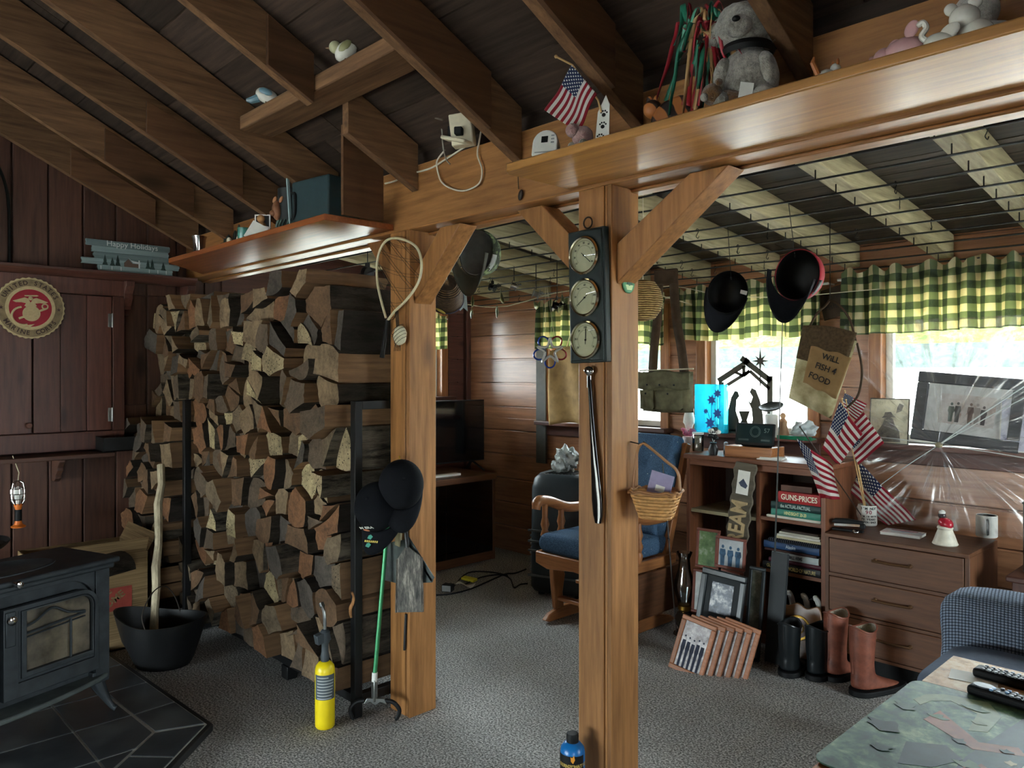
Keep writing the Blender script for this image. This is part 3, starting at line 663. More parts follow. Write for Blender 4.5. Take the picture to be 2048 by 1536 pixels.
# ---------------------------------------------------------------- log stack
def endgrain():
    t = NT('split_end_grain'); v = t.coords((1, 1, 1)); a = t.noise(v, 11, 6, .75, .6); b = t.noise(v, 70, 4, .75)
    f = t.math('ADD', t.math('MULTIPLY', a, .6), t.math('MULTIPLY', b, .4))
    oi = t.n('ObjectInfo'); tone = t.ramp(oi.outputs['Random'], [(0, C(118, 90, 66)), (.18, C(150, 126, 98)), (.34, C(108, 92, 76)), (.52, C(92, 84, 76)), (.66, C(142, 100, 70)), (.78, C(126, 108, 86)), (.88, C(172, 152, 118)), (.95, C(196, 176, 134))], 'CONSTANT')
    col = t.mix(t.ramp(f, [(.36, (1, 1, 1, 1)), (.62, (0, 0, 0, 1))]), tone, t.mix(.72, tone, C(38, 32, 28)))
    sp = t.n('TexVoronoi'); sp.inputs['Scale'].default_value = 70; t.l(v, sp.inputs['Vector'])
    mk = t.math('MULTIPLY', t.math('LESS_THAN', sp.outputs['Distance'], .22), t.math('GREATER_THAN', oi.outputs['Random'], .86)); col = t.mix(mk, col, C(40, 34, 28))
    t.bump(f, .7, .01); return t.base(col, .85, 0, .2)
def bark():
    t = NT('log_bark'); v = t.coords((4, .7, 4)); f = t.noise(v, 7, 7, .75, .3); oi = t.n('ObjectInfo')
    tone = t.ramp(oi.outputs['Random'], [(0, C(72, 62, 52)), (.3, C(96, 86, 74)), (.55, C(58, 50, 44)), (.8, C(112, 102, 88))], 'CONSTANT')
    t.bump(f, 1, .02); return t.base(t.mix(t.ramp(f, [(.38, (1, 1, 1, 1)), (.6, (0, 0, 0, 1))]), tone, C(40, 35, 31)), .9, 0, .15)
ENDG, BARK = endgrain(), bark(); SPLIT = wood('split_log_face', (80, 60, 44), (140, 108, 78), 'Y', .9, .8, .2, .2, .6, .3)
TOPB = [(-5.05, 1.82), (-4.6, 1.90), (-3.5, 1.93), (-3.05, 1.90), (-2.7, 1.86)]
def topz(x):
    for (a, b), (c, d) in zip(TOPB, TOPB[1:]):
        if a <= x <= c: return b+(d-b)*(x-a)/(c-a)
    return 1.85
ORD = 'zeroth first second third fourth fifth sixth seventh eighth ninth tenth eleventh twelfth thirteenth fourteenth fifteenth sixteenth seventeenth eighteenth nineteenth twentieth twenty-first twenty-second twenty-third twenty-fourth twenty-fifth twenty-sixth twenty-seventh twenty-eighth twenty-ninth thirtieth'.split()
random.seed(11)
sites = []; ROWH = .132; r = 0; z = .105+ROWH/2
while z < 1.9:
    x = -4.99+(.05 if r % 2 else 0.0); c = 0
    while x < -2.84:
        zz = z+random.uniform(-.036, .036)
        if zz < topz(x)-.035 and not (x > -2.9 and z > 1.35): sites.append((x+random.uniform(-.034, .034), zz, r, c)); c += 1
        x += random.uniform(.125, .175)
    z += ROWH; r += 1
rowcount = {}
for s in sites: rowcount[s[2]] = rowcount.get(s[2], 0)+1
logs = []
for i, (x, z, r, c) in enumerate(sites):
    xr = -2.82 if z < 1.31 else -2.86
    if z > 1.25 and z < 1.36: xr = -2.82
    q = [(max(x-.1, -5.035), max(z-.095, .105)), (min(x+.1, xr), max(z-.095, .105)), (min(x+.1, xr), min(z+.095, topz(x))), (max(x-.1, -5.035), min(z+.095, topz(x)))]
    for j, (u, w, _, _) in enumerate(sites):
        if j == i or abs(u-x) > .3 or abs(w-z) > .3: continue
        if len(q) < 3: break
        k = .5+random.uniform(-.0, .0); q = clip(q, (x+(u-x)*.5, z+(w-z)*.5), (u-x, w-z))
    if len(q) < 3: continue
    cells = [q]
    ar_ = abs(sum(q[i_][0]*q[(i_+1) % len(q)][1]-q[(i_+1) % len(q)][0]*q[i_][1] for i_ in range(len(q))))/2
    if random.random() < (.55 if ar_ > .0165 else .15):
        gx, gz = sum(p[0] for p in q)/len(q), sum(p[1] for p in q)/len(q); an = random.uniform(0, PI); nn_ = (math.cos(an), math.sin(an)); of = random.uniform(-.012, .012)
        cells = [clip(q, (gx+nn_[0]*of, gz+nn_[1]*of), nn_), clip(q, (gx+nn_[0]*of, gz+nn_[1]*of), (-nn_[0], -nn_[1]))]
    for q in cells:
        if len(q) < 3: continue
        cx, cz = sum(p[0] for p in q)/len(q), sum(p[1] for p in q)/len(q)
        q = [(cx+(p[0]-cx)*.94, cz+(p[1]-cz)*.94) for p in q]
        # drop short edges so that pieces read as split wedges
        k = 0
        while k < len(q) and len(q) > 3:
            a, b = q[k], q[(k+1) % len(q)]
            if math.hypot(a[0]-b[0], a[1]-b[1]) < .042 and random.random() < .85: q.pop(random.choice((k, (k+1) % len(q))))
            else: k += 1
        rnd = random.random() < .45; ed = random.randrange(len(q)); P = []; kinds = []
        for k in range(len(q)):
            a, b = Vector(q[k]), Vector(q[(k+1) % len(q)]); n = 5; L = (b-a).length; nn = Vector((b.y-a.y, a.x-b.x)).normalized()
            isb = (k == ed) or random.random() < .3
            for h in range(n):
                t0 = h/n; p = a+(b-a)*t0; s0 = math.sin(PI*t0)
                p += nn*(L*.10*s0 if (isb and rnd) else -L*.03*s0)+Vector((random.uniform(-.0016, .0016), random.uniform(-.0016, .0016)))
                P.append((p.x, p.y)); kinds.append(2 if isb else 1)
        fy = 1.70+random.uniform(-.055, .065)-(.02 if z < .4 else 0)
        if x < -4.45 and z < 1.18: fy -= .13
        if -4.42 < x < -4.26 and .95 < z < 1.4: fy = 1.735+random.uniform(0, .03)
        if x > -2.95 and z < 1.36: fy = max(fy, 1.70)
        L = random.uniform(.36, .44); m = MB(); N = len(P); rings = []
        jx, jz = random.uniform(-.006, .006), random.uniform(-.004, .004)
        tl_, tz_ = random.uniform(-.14, .14), random.uniform(-.16, .16)      # crooked cut of the end
        for h in range(5):
            e = h/4; ring = []
            for (a, b) in P:
                d = tl_*(a-cx)+tz_*(b-cz) if h == 0 else 0
                wob = .0025 if 0 < h < 4 else 0
                ring.append(m.bm.verts.new(V(a-cx+jx*e+random.uniform(-wob, wob), e*L+d+random.uniform(-.002, .002), b-cz+jz*e+random.uniform(-wob, wob))))
            rings.append(ring)
        m.face(rings[0], 0); m.face(rings[-1][::-1], 0)
        for A, B in zip(rings, rings[1:]):
            for k in range(N): m.face([A[k], B[k], B[(k+1) % N], A[(k+1) % N]], kinds[k])
        o = m.out('firewood_log', [ENDG, SPLIT, BARK], smooth=28, loc=(cx, fy, cz))
        logs.append((r, c, o))
rows = {}
for r, c, o in logs: rows.setdefault(r, []).append(o)
for r, os_ in rows.items():
    os_.sort(key=lambda o: o.location.x)
    for c, o in enumerate(os_): tag(o, 'split firewood log, %s from the left in the %s row up the stack' % (ORD[min(c+1, 30)], ORD[r+1]), 'firewood log', 'split firewood logs in the stack')
rk = thing('log_rack', 'black steel tube rack holding the firewood stack', 'rack', (0, 0, 0)); h = .018
def stile(x, y, z0, z1, n='upright'): m = MB(); m.box(x-h, x+h, y-h, y+h, z0, z1); m.out(n, BLACKM, rk, bevel=.002)
stile(-2.785, 1.765, .004, 1.33); stile(-2.785, 2.14, .004, 1.33); stile(-4.34, 1.655, .045, 1.30); stile(-4.34, 2.18, .004, 1.30)
m = MB(); m.box(-2.785-h, -2.785+h, 1.765+h, 2.14-h, 1.294, 1.33); m.out('top_rail', BLACKM, rk, bevel=.002)
m = MB(); m.box(-2.785-h, -2.785+h, 1.765+h, 2.14-h, .06, .1); m.out('side_rail', BLACKM, rk, bevel=.002)
for y in (1.765, 2.12): m = MB(); m.box(-4.33, -2.785-h, y-h, y+h, .064, .1); m.out('base_rail', BLACKM, rk, bevel=.002)
m = MB(); m.box(-4.36, -4.32, 1.637, 2.2, .01, .045); m.out('base_rail', BLACKM, rk, bevel=.002)
for y in (1.765, 2.12): m = MB(); m.box(-3.40, -3.34, y-.025, y+.025, .002, .063); m.out('foot', BLACKM, rk, bevel=.002)
# slab beside the box
m = MB(); m.prism(arc(0, 0, .1, 0, 180, 12, .085), .36, frame((0, 0, 0), (.9, .4, 0), (0, .0, 1)))
tag(m.out('firewood_log', [BARK], loc=(-4.28, 1.30, .44)), 'half-round grey log lying over the edge of the cardboard box', 'firewood log')
m = MB(); random.seed(4)
m.sheet(lambda u, w: V(.03*(u-.5)*(1-abs(2*w-1))+.012*math.sin(6*w), .006*math.sin(9*u+5*w), -.11*w), 6, 10)
tag(m.out('dry_leaf', plain((176, 128, 84), .8, 0, .2, .2), thick=.001, loc=V(-2.785, 1.744, at(701, 1182, y=1.744).z)), 'curled dry brown leaf stuck on the logs beside the rack', 'leaf')
# torch cylinder
def cyl(loc, col, label, head):
    g = thing('torch_cylinder', label, 'gas torch', loc)
    m = MB(); m.lathe([(.0, .002), (.034, .002), (.039, .008), (.04, .02), (.04, .235), (.037, .252), (.026, .266), (.014, .272), (0, .272)], 32); m.out('cylinder', col, g)
    return g
YEL = plain((236, 208, 20), .35, 0, .5, .04); g = cyl((-2.80, 1.625, 0), YEL, 'yellow gas torch cylinder with burner standing before the log rack', 1)
m = MB(); m.lathe([(.0405, .125), (.0405, .225)], 24, None, 0, False, (math.radians(-95), math.radians(35))); m.out('label_panel', plain((70, 80, 86), .6), g)
for i in range(8):
    m = MB(); zz_ = .214-.012*i; m.lathe([(.0407, zz_-.002), (.0407, zz_+.002)], 12, None, 0, False, (math.radians(-80), math.radians(-80+70+(i*37) % 40))); m.out('label_line', plain((170, 174, 170), .7), g)
m = MB(); m.lathe([(.016, .268), (.018, .29), (.014, .31), (.014, .34), (.02, .35), (.02, .39), (.012, .4)], 16); m.cbox((.0, -.012, .37), (.03, .06, .04), (.2, 0, 0)); m.out('valve_body', plain((58, 64, 68), .5), g, bevel=.003)
m = MB(); m.tube(spline([(0, 0, .39), (-.002, 0, .44), (-.008, .0, .47), (-.02, 0, .49)], 5), .007, 10); m.tube([(-.02, 0, .488), (-.03, 0, .5)], .011, 10); m.out('burner_tube', STEEL, g)
BLU = plain((20, 110, 180), .3, 0, .5, .05); gb = at(1145, 1468, z=.292); g = cyl((gb.x, gb.y, 0), BLU, 'blue gas torch cylinder standing before the weather station post', 0)
m = MB(); m.lathe([(.02, .266), (.02, .29), (.018, .296), (0, .296)], 20); m.out('cap', BLACK, g)
m = MB(); m.lathe([(.0403, .06), (.0403, .238)], 30, None, 0, False, (math.radians(-150), math.radians(10))); m.out('label_wrap', BLACK, g)
for s, z, mt in (('BERNZOMATIC', .206, 0), ('PROPANE', .158, 1)):
    for i, ch in enumerate(s):
        a = math.radians(-46)+(i-(len(s)-1)/2)*.0066/.04*(1.4 if mt == 0 else 1.5); M = frame((.0405*math.cos(a), .0405*math.sin(a), z), (-math.sin(a), math.cos(a), 0), (0, 0, 1))
        if ch != ' ': text(ch, .014, plain((206, 176, 96), .4, .5), g, M, .0004, .0007, 'letter')
m = MB(); m.prism([(0, 0), (.006, .012), (.003, .026), (-.003, .018), (-.008, .022), (-.007, .008)], .0006, frame((.0404*math.cos(-.8), .0404*math.sin(-.8), .216), (.72, .69, 0), (0, 0, 1))); m.out('flame_mark', plain((230, 150, 40), .5), g)
# reacher / gripper pole
gp = thing('gripping_tool', 'green pole gripping tool standing between log rack and post', 'tool', (-2.70, 1.80, 0))
m = MB(); m.tube([(0, 0, .2), (-.012, .07, .80)], .009, 12); m.out('pole', plain((60, 140, 92), .3, .4), gp)
m = MB(); m.tube([(.0, -.002, .168), (0, 0, .205)], .012, 12); m.out('collar', WHITE, gp)
m = MB(); m.cbox((0, -.002, .13), (.022, .018, .09)); m.prism([(-.05, .075), (-.035, .1), (.035, .1), (.05, .075), (.02, .085), (0, .07), (-.02, .085)], .014, frame((0, .005, 0), (.7, .7, 0), (0, 0, 1))); m.out('bracket', STEEL, gp, bevel=.002)
for s in (-1, 1):
    m = MB(); m.tube(spline([(s*.03, s*.03, .088), (s*.055, s*.055, .08), (s*.072, s*.072, .05), (s*.066, s*.066, .018), (s*.06, s*.06, .012)], 5), .009, 8); m.out('jaw', BLACK, gp)
# caps on hooks, shovels on the post
def cap(name, label, loc, rot, crown, brim, inner=None, group='baseball caps in the room', front=None, scale=1, tilt=.25, lining=None):
    c = thing(name, label, 'cap', loc, rot=rot, group=group)
    def cr(m, s, off=0):
        m.sheet(lambda u, v: V(s*.09*math.cos(2*PI*u)*math.cos(v*PI/2)**.62, s*.1*math.sin(2*PI*u)*math.cos(v*PI/2)**.62, s*.115*math.sin(v*PI/2)-off+.012*s*max(0, -math.sin(2*PI*u))*math.sin(PI*v)), 36, 10)
    m = MB(); cr(m, scale); m.bm.verts.ensure_lookup_table(); bmesh.ops.remove_doubles(m.bm, verts=m.bm.verts[:], dist=.0008); k = m.out('crown', crown, c, thick=.003)
    m = MB(); m.ball((0, 0, .115*scale), (.008, .008, .004)); m.out('button', crown, c)
    if inner:
        m = MB(); cr(m, scale*.965); bmesh.ops.remove_doubles(m.bm, verts=m.bm.verts[:], dist=.0008); m.out('lining', BLACK if lining is None else lining, c)
        m = MB(); m.sheet(lambda u, v: V(.094*scale*math.cos(PI+PI*u)*.975, .1*scale*math.sin(PI+PI*u)*.965, -.0+.032*v), 20, 2); m.out('sweatband', inner, c, thick=.002)
    def bf(u, v):
        a = PI+PI*u; r = 1+v*.92*math.sin(PI*u)**.55
        x, y = .09*scale*math.cos(a), .1*scale*math.sin(a)*r
        return V(x*(1+.05*v), y, -.03*v*v+tilt*.0-.35*abs(x)**2/.09+.012*math.cos(PI*(u-.5))*v)
    m = MB(); m.sheet(bf, 20, 8); b = m.out('brim', brim, c, thick=.004)
    return c
CAPB = plain((14, 16, 22), .85, 0, .2, .2, 120)
PH = V(-2.70, 1.915, .0)
c = cap('baseball_cap', 'black cap with ERA lettering hung lowest on the post hooks', at(760, 1016, y=1.80), (math.radians(62), 0, math.radians(26)), CAPB, CAPB)
M = frame((0, 0, 0), (1, 0, 0), (0, 0, 1))
def capfront(x, z): return V(x, -.1*math.sqrt(max(0, 1-(x/.09)**2))*.93-.004, z)
for s, x, z, sz, mt in (('M ERA', -.008, .052, .021, WHITE),): text(s, sz, mt, c, frame((x, -.101, z), (1, .12, 0), (0, .25, 1)), .0005, .0006)
m = MB(); m.ball((-.018, -.105, .03), (.014, .003, .01), (0, .5, 0)); m.out('badge', plain((196, 120, 84), .6), c)
m = MB()
for k_ in range(7): m.box(-.03+.009*k_, -.024+.009*k_, -.004, .004, 0, .0006, 0, frame((.0, -.142, .004), (1, 0, 0), (0, 1, .12)))
m.out('embroidered_band', plain((226, 200, 90), .6), c)
for y in (-.125, -.158): m = MB(); m.prism([(-.012, -.006), (.004, -.01), (.012, .002), (.002, .01), (-.008, .006)], .001, frame((-.008, y, .006), (1, 0, 0), (0, 1, .15))); m.out('map_patch', plain((60, 150, 130), .6), c)
cap('baseball_cap', 'plain black cap hung behind the lettered one on the post', at(802, 970, y=1.845), (math.radians(70), 0, math.radians(60)), CAPB, CAPB)
for px, py, lb in ((797, 948, 'brass coat hook on the post holding the caps'), (808, 928, 'empty brass coat hook, upper of the two on the post')):
    p = at(px, py, y=1.92); m = MB(); m.cbox((0, -.0015, 0), (.014, .003, .04)); m.tube(spline([(0, -.003, -.01), (0, -.018, -.022), (0, -.032, -.008), (0, -.03, .006)], 5), .003, 8); m.tube([(0, -.003, .012), (0, -.02, .02), (0, -.024, .03)], .003, 8); m.ball((0, -.024, .032), .005)
    tag(m.out('coat_hook', BRASS, loc=p, bevel=.001), lb, 'hook', 'brass hooks on the post')
t = NT('ash_stained_metal'); f = t.noise(t.coords((1, 1, .4)), 28, 6, .7); DUSTY = t.base(t.ramp(f, [(.36, C(58, 58, 56)), (.52, C(108, 104, 98)), (.66, C(176, 168, 156))]), .6, .4)
sh = thing('ash_shovel', 'small stove shovel with ash-grey blade hung on post', 'shovel', at(800, 950, y=1.875), 0)
def rel(px, py, y, b): return at(px, py, y=y)-b.location
m = MB(); m.tube([rel(797, 950, 1.872, sh), rel(806, 1010, 1.872, sh), rel(815, 1095, 1.872, sh)], [.006, .007, .009], 8); m.tube([V(.012*math.cos(i*PI/6), 0, .012+.012*math.sin(i*PI/6)) for i in range(12)], .003, 6, True); m.out('handle', BLACKM, sh)
q = [rel(x, y, 1.872, sh) for x, y in ((812, 1090), (795, 1118), (793, 1225), (845, 1224), (843, 1115))]
m = MB(); m.prism([(p.x, p.z) for p in q], .004, frame((0, q[0].y+.004, 0), (1, 0, 0), (0, 0, 1)))
for a, b in ((1, 2), (3, 4)): m.bar(q[a], q[b], .012, .004, (1, 0, 0))
m.out('blade', DUSTY, sh, bevel=.001)
dp = thing('dustpan', 'grey metal dustpan hung behind the ash shovel on the post', 'dustpan', at(790, 1060, y=1.9), 0)
q = [rel(x, y, 1.893, dp) for x, y in ((778, 1085), (766, 1120), (766, 1160), (800, 1168), (864, 1165), (866, 1160), (815, 1078))]
m = MB(); m.prism([(p.x, p.z) for p in q], .006, frame((0, q[0].y+.004, 0), (1, 0, 0), (0, 0, 1))); m.bar(q[5], q[6], .03, .004, (0, 1, 0)); m.out('pan', plain((92, 98, 96), .45, .5, .4, .3, 20), dp, bevel=.002)
m = MB(); m.bar(rel(798, 1060, 1.892, dp), rel(796, 1092, 1.892, dp), .035, .012, (0, 1, 0)); m.out('wooden_grip', PALE['Z'], dp, bevel=.003)
m = MB(); m.tube([at(812, 1228, y=1.9155), at(809, 1300, y=1.9155)], .006, 8)
tag(m.out('poker', BLACKM), 'short black poker end hanging below the ash shovel on the post', 'poker')
# landing net on the post
ln = thing('landing_net', 'wooden hoop fishing landing net hung on the left post', 'fishing net', at(775, 640, y=1.9))
hp = [rel(x, y, 1.897, ln) for x, y in ((772, 636), (762, 600), (755, 565), (754, 530), (760, 500), (772, 482), (790, 476), (815, 482), (835, 497), (843, 525), (840, 555), (828, 580), (808, 605), (790, 622), (776, 640))]
HS = spline(hp, 5); m = MB(); m.tube(HS, .0055, 8); m.out('hoop', plain((206, 196, 160), .4), ln)
m = MB(); top, bot = hp[6], hp[0]
xs = [p.x for p in HS]; zs = [p.z for p in HS]
import bisect
for i in range(15):
    a, b = HS[int(i*(len(HS)-1)/14)], None
    for dlt in (6, -6):
        j = (len(HS)-1-int(i*(len(HS)-1)/14)+dlt) % len(HS); b = HS[j]; n = 8
        m.tube([a+(b-a)*k/n+V(.002*math.sin(k*2.2), .006+.008*math.sin(PI*k/n), -.012*math.sin(PI*k/n)) for k in range(n+1)], .0009, 4)
for k in range(7): m.tube([hp[13]+V(.004*k, 0, 0), hp[13]+V(.02+.004*k, -.004, -.1-.01*k), hp[13]+V(.0+.008*k, -.006, -.17)], .0009, 4)
m.out('netting', plain((40, 34, 26), .8), ln)
m = MB(); a = rel(775, 640, 1.895, ln); m.tube([a, rel(769, 680, 1.895, ln), rel(764, 715, 1.895, ln)], [.008, .009, .011], 10); m.out('handle', BLACK, ln)
m = MB(); c = rel(800, 671, 1.888, ln); m.ball(c, (.04, .02, .042), (0, .5, 0), f=lambda p: p*(1+.06*math.sin(p.x*160)*math.sin(p.z*150))); m.out('cork_float', plain((206, 200, 172), .8, 0, .2, .15, 60), ln)
m = MB()
for k in range(5):
    m.tube([c+V(.043*math.cos(a_)*math.cos(.5)-(-.03+.015*k)*math.sin(.5), -.021*math.sin(abs(a_)) , .043*math.cos(a_)*math.sin(.5)+(-.03+.015*k)*math.cos(.5)) for a_ in [PI*i/10 for i in range(11)]], .0012, 4)
m.out('float_netting', plain((40, 34, 26), .8), ln)
# ---------------------------------------------------------------- rear ceiling
i = 0
for k in range(14):
    x = .56-.465*k
    if x < XL+.05: break
    m = MB(); m.prism([(2.063, rear_z(2.063)), (YB-.002, rear_z(YB)), (YB-.002, rear_z(YB)+.118), (2.063, rear_z(2.063)+.118)], .085, frame((x-.0425, 0, 0), (0, 1, 0), (0, 0, 1)))
    tag(m.out('ceiling_rafter', PALE['Y'], bevel=.004, seg=1), 'pale old rafter over the rear room, %s counted from the right' % ORD[k+1], 'rafter', 'pale rafters over the rear room')
WY = (2.3, 2.48, 2.66, 2.83, 3.01, 3.19, 3.35, 3.52, 3.68, 3.86, 4.04, 4.2)
def nearwire(y): return min(WY, key=lambda w: abs(w-y))
wr = thing('wire_rack', 'black wire rack with hooks hung under the rear rafters', 'rack', (0, 0, 0)); random.seed(21)
WIRE = plain((16, 16, 16), .5, .3)
hk = None
for k, y in enumerate(WY):
    z = rear_z(y)-.035
    m = MB(); m.tube([(x_, y, z-.006*abs(math.sin(PI*(x_-.56)/.465))) for x_ in [XL+.08+.25*j for j in range(24)]], .0042, 6); w = m.out('wire', WIRE, wr)
    for j in range(9):
        xx = .56-.465*j
        if k % 1 == 0: m = MB(); m.tube([(xx, y, z-.004), (xx, y, z+.034)], .0028, 5); m.out('staple', WIRE, w)
for k in range(64):
    y = random.choice((2.48, 2.66, 2.83, 3.01, 3.19, 3.35, 3.52, 3.68, 3.86, 4.04)); x = random.uniform(-4.2, .3); z = rear_z(y)-.042
    if hk is None:
        m = MB(); m.tube(spline([(0, -.008, .0), (0, 0, .008), (0, .008, 0), (0, 0, -.018), (0, -.007, -.03), (0, .004, -.038), (0, .01, -.028)], 4), .0017, 5); hk = m.out('hook', WIRE, wr); o = hk
    else: o = hk.copy(); COL.objects.link(o)
    o.location = (x, y, z+.004); o.rotation_euler = (0, 0, random.uniform(-.6, .6))
# ---------------------------------------------------------------- flags
def flagmat():
    t = NT('striped_flag_cloth'); tc = t.n('TexCoord'); sp = t.n('SeparateXYZ'); t.l(tc.outputs['UV'], sp.inputs[0]); u, v = sp.outputs[0], sp.outputs[1]
    stp_ = t.math('MODULO', t.math('FLOOR', t.math('MULTIPLY', v, 13)), 2); col = t.mix(t.math('SUBTRACT', 1, stp_), C(218, 212, 206), C(150, 28, 46))
    can = t.math('MULTIPLY', t.math('LESS_THAN', u, .42), t.math('GREATER_THAN', v, 6/13)); col = t.mix(can, col, C(30, 42, 82))
    a = t.math('MULTIPLY', u, 11/.42); b = t.math('MULTIPLY', t.math('SUBTRACT', v, 6/13), 9*13/7)
    fa = t.math('SUBTRACT', t.math('FRACT', a), .5); fb = t.math('SUBTRACT', t.math('FRACT', b), .5)
    par = t.math('MODULO', t.math('ADD', t.math('FLOOR', a), t.math('FLOOR', b)), 2)
    d = t.math('ADD', t.math('MULTIPLY', fa, fa), t.math('MULTIPLY', fb, fb)); ang = t.math('ARCTAN2', fb, fa)
    lim = t.math('ADD', .12, t.math('MULTIPLY', t.math('SINE', t.math('MULTIPLY', ang, 5)), .07))
    star = t.math('MULTIPLY', t.math('MULTIPLY', t.math('LESS_THAN', d, lim), t.math('LESS_THAN', par, .5)), can)
    col = t.mix(star, col, C(232, 230, 224)); t.b.inputs['Sheen Weight'].default_value = .2
    m2 = t.base(col, .75, 0, .2)
    tr = t.n('BsdfTranslucent'); t.l(col, tr.inputs[0]); ms = t.n('MixShader'); ms.inputs[0].default_value = .3; t.l(t.b.outputs[0], ms.inputs[1]); t.l(tr.outputs[0], ms.inputs[2]); t.l(ms.outputs[0], t.t.nodes['Material Output'].inputs[0])
    return m2
FLAG = flagmat(); DOWEL = plain((196, 158, 104), .6); DARKROD = plain((40, 30, 24), .5)
def flag(name, label, ht, hb, ft, fb, stick, amp=.008, waves=2.0, group='small striped flags', rod=None, rr=.003):
    g = thing(name, label, 'flag', ht, group=group); o = Vector(ht); nrm = (Vector(ft)-Vector(ht)).cross(Vector(hb)-Vector(ht)).normalized()
    def fn(u, v):
        p = Vector(ht)*(1-u)*v+Vector(hb)*(1-u)*(1-v)+Vector(ft)*u*v+Vector(fb)*u*(1-v)
        return p-o+nrm*amp*u**.5*math.sin(waves*PI*u+1.5*v)+nrm*amp*.5*math.sin(5*v+2*u)
    m = MB(); m.sheet(fn, 30, 26); m.out('cloth', FLAG, g, thick=.0008, smooth=80)
    m = MB(); m.tube([Vector(p)-o for p in stick], rr, 8); m.ball(Vector(stick[0])-o, rr*1.8, n=8, m=6); m.out('stick', rod or DOWEL, g)
    return g
y = 1.69
flag('hand_flag', 'small striped flag standing on the amber shelf beside white monitor', at(1143, 128, y=y), at(1194, 188, y=y), at(1091, 222, y=y-.03), at(1157, 266, y=y-.03), [at(1112, 113, y=y+.004), at(1145, 130, y=y+.004), at(1196, 200, y=y+.01), V(-1.40, 1.74, 2.089)], .006)
# ---------------------------------------------------------------- things on the right shelf
ZS = 2.0865
q = at(1093, 300, y=1.70)
mo = thing('gas_alarm', 'white rounded plug-in alarm with dark display leaning on the shelf', 'alarm', (q.x, 1.70, ZS+.002), math.radians(24), rot=(math.radians(-20), 0, math.radians(30)))
m = MB(); m.prism(arc(0, .05, .04, 0, 180, 12, .045)+[(-.04, .01), (-.034, .0), (.034, .0), (.04, .01)], .038, frame((0, .0, 0), (1, 0, 0), (0, 0, 1))); m.out('case', WHITE, mo, bevel=.005, seg=3)
m = MB(); m.box(-.012, .008, -.0392, -.038, .048, .07); m.out('display', BLACK, mo)
m = MB()
for i in range(3): m.box(.018, .028, -.0388, -.038, .044+.012*i, .05+.012*i)
m.box(-.03, .03, -.0386, -.038, .012, .016); m.out('buttons', plain((150, 152, 150), .5), mo)
cdn = thing('paw_print_card', 'white folded card with black paw prints beside the small flag', 'card', at(1203, 272, y=1.70)*1)
cdn.location.z = ZS; b = cdn.location
m = MB(); m.prism([(-.02, .0), (.022, .0), (.02, .13), (.008, .16), (-.014, .11)], .004, frame((0, 0, 0), (.9, .4, 0), (0, .15, 1))); m.out('card', WHITE, cdn)
m = MB(); M = frame((0, -.0, 0), (.9, .4, 0), (0, .15, 1)) @ Matrix.Translation((0, 0, .0042))
for cx, cz in ((-.004, .03), (.002, .065), (.004, .1)):
    for dx, dz, r in ((0, 0, .006), (-.008, .008, .0028), (-.003, .012, .0028), (.004, .012, .0028), (.009, .007, .0028)): m.prism([(cx+dx+r*math.cos(a*PI/4), cz+dz+r*math.sin(a*PI/4)) for a in range(8)], .0006, M)
m.out('paw_prints', BLACK, cdn)
def fur(name, a, b, sc=60):
    t = NT(name); v = t.coords(); f = t.noise(v, sc, 5, .75); g = t.noise(v, sc*.2, 3)
    t.b.inputs['Sheen Weight'].default_value = .5; t.bump(f, 1, .012)
    return t.base(t.ramp(t.math('ADD', t.math('MULTIPLY', f, .6), t.math('MULTIPLY', g, .4)), [(.36, C(*a)), (.62, C(*b))]), .95, 0, .1)
GREYFUR, BROWNFUR, PINKFUR, CREAMFUR = fur('grey_plush', (84, 78, 70), (196, 190, 176)), fur('brown_plush', (72, 48, 22), (134, 94, 46)), fur('pink_plush', (150, 106, 104), (206, 164, 158)), fur('cream_plush', (140, 136, 124), (206, 202, 190))
def rough(s): return lambda p: p*(1+.05*math.sin(p.x*s)*math.sin(p.y*s*1.2)*math.sin(p.z*s*.9)+random.uniform(-.02, .02))
def plush(name, label, cat, loc, rz, bits, group=None):
    g = thing(name, label, cat, loc, rz, group)
    for n, mt, lst in bits:
        m = MB()
        for c, r, rot in lst: m.ball(c, r, rot, 18, 12, f=rough(60))
        m.out(n, mt, g, smooth=80)
    return g
random.seed(31)
plush('stuffed_pig', 'small pink stuffed animal tucked behind the small flag', 'stuffed toy', at(1165, 262, y=1.68)*1+V(0, 0, -.0), 0, [('body', PINKFUR, [((0, 0, .018), (.03, .032, .034), (0, 0, 0)), ((-.012, -.03, .035), (.02, .02, .02), (0, 0, 0))]), ('leg', GREYFUR, [((-.022, -.02, -.008), (.012, .014, .014), (0, 0, 0)), ((.02, -.02, -.008), (.012, .014, .014), (0, 0, 0))])]).location.z = ZS+.022
t = NT('tiger_stripes'); v = t.coords((1, 1, 1), False); w = t.n('TexWave'); w.inputs['Scale'].default_value = 9; w.inputs['Distortion'].default_value = 4; w.bands_direction = 'DIAGONAL'; t.l(v, w.inputs['Vector']); TIGER = t.base(t.ramp(w.outputs['Fac'], [(.45, C(44, 26, 18)), (.6, C(172, 104, 50))]), .5)
q = at(1335, 200, y=1.74); g = thing('carved_tiger', 'dark carved animal with orange stripes left of the ribbon bunch', 'figurine', (q.x, 1.76, ZS), math.radians(35))
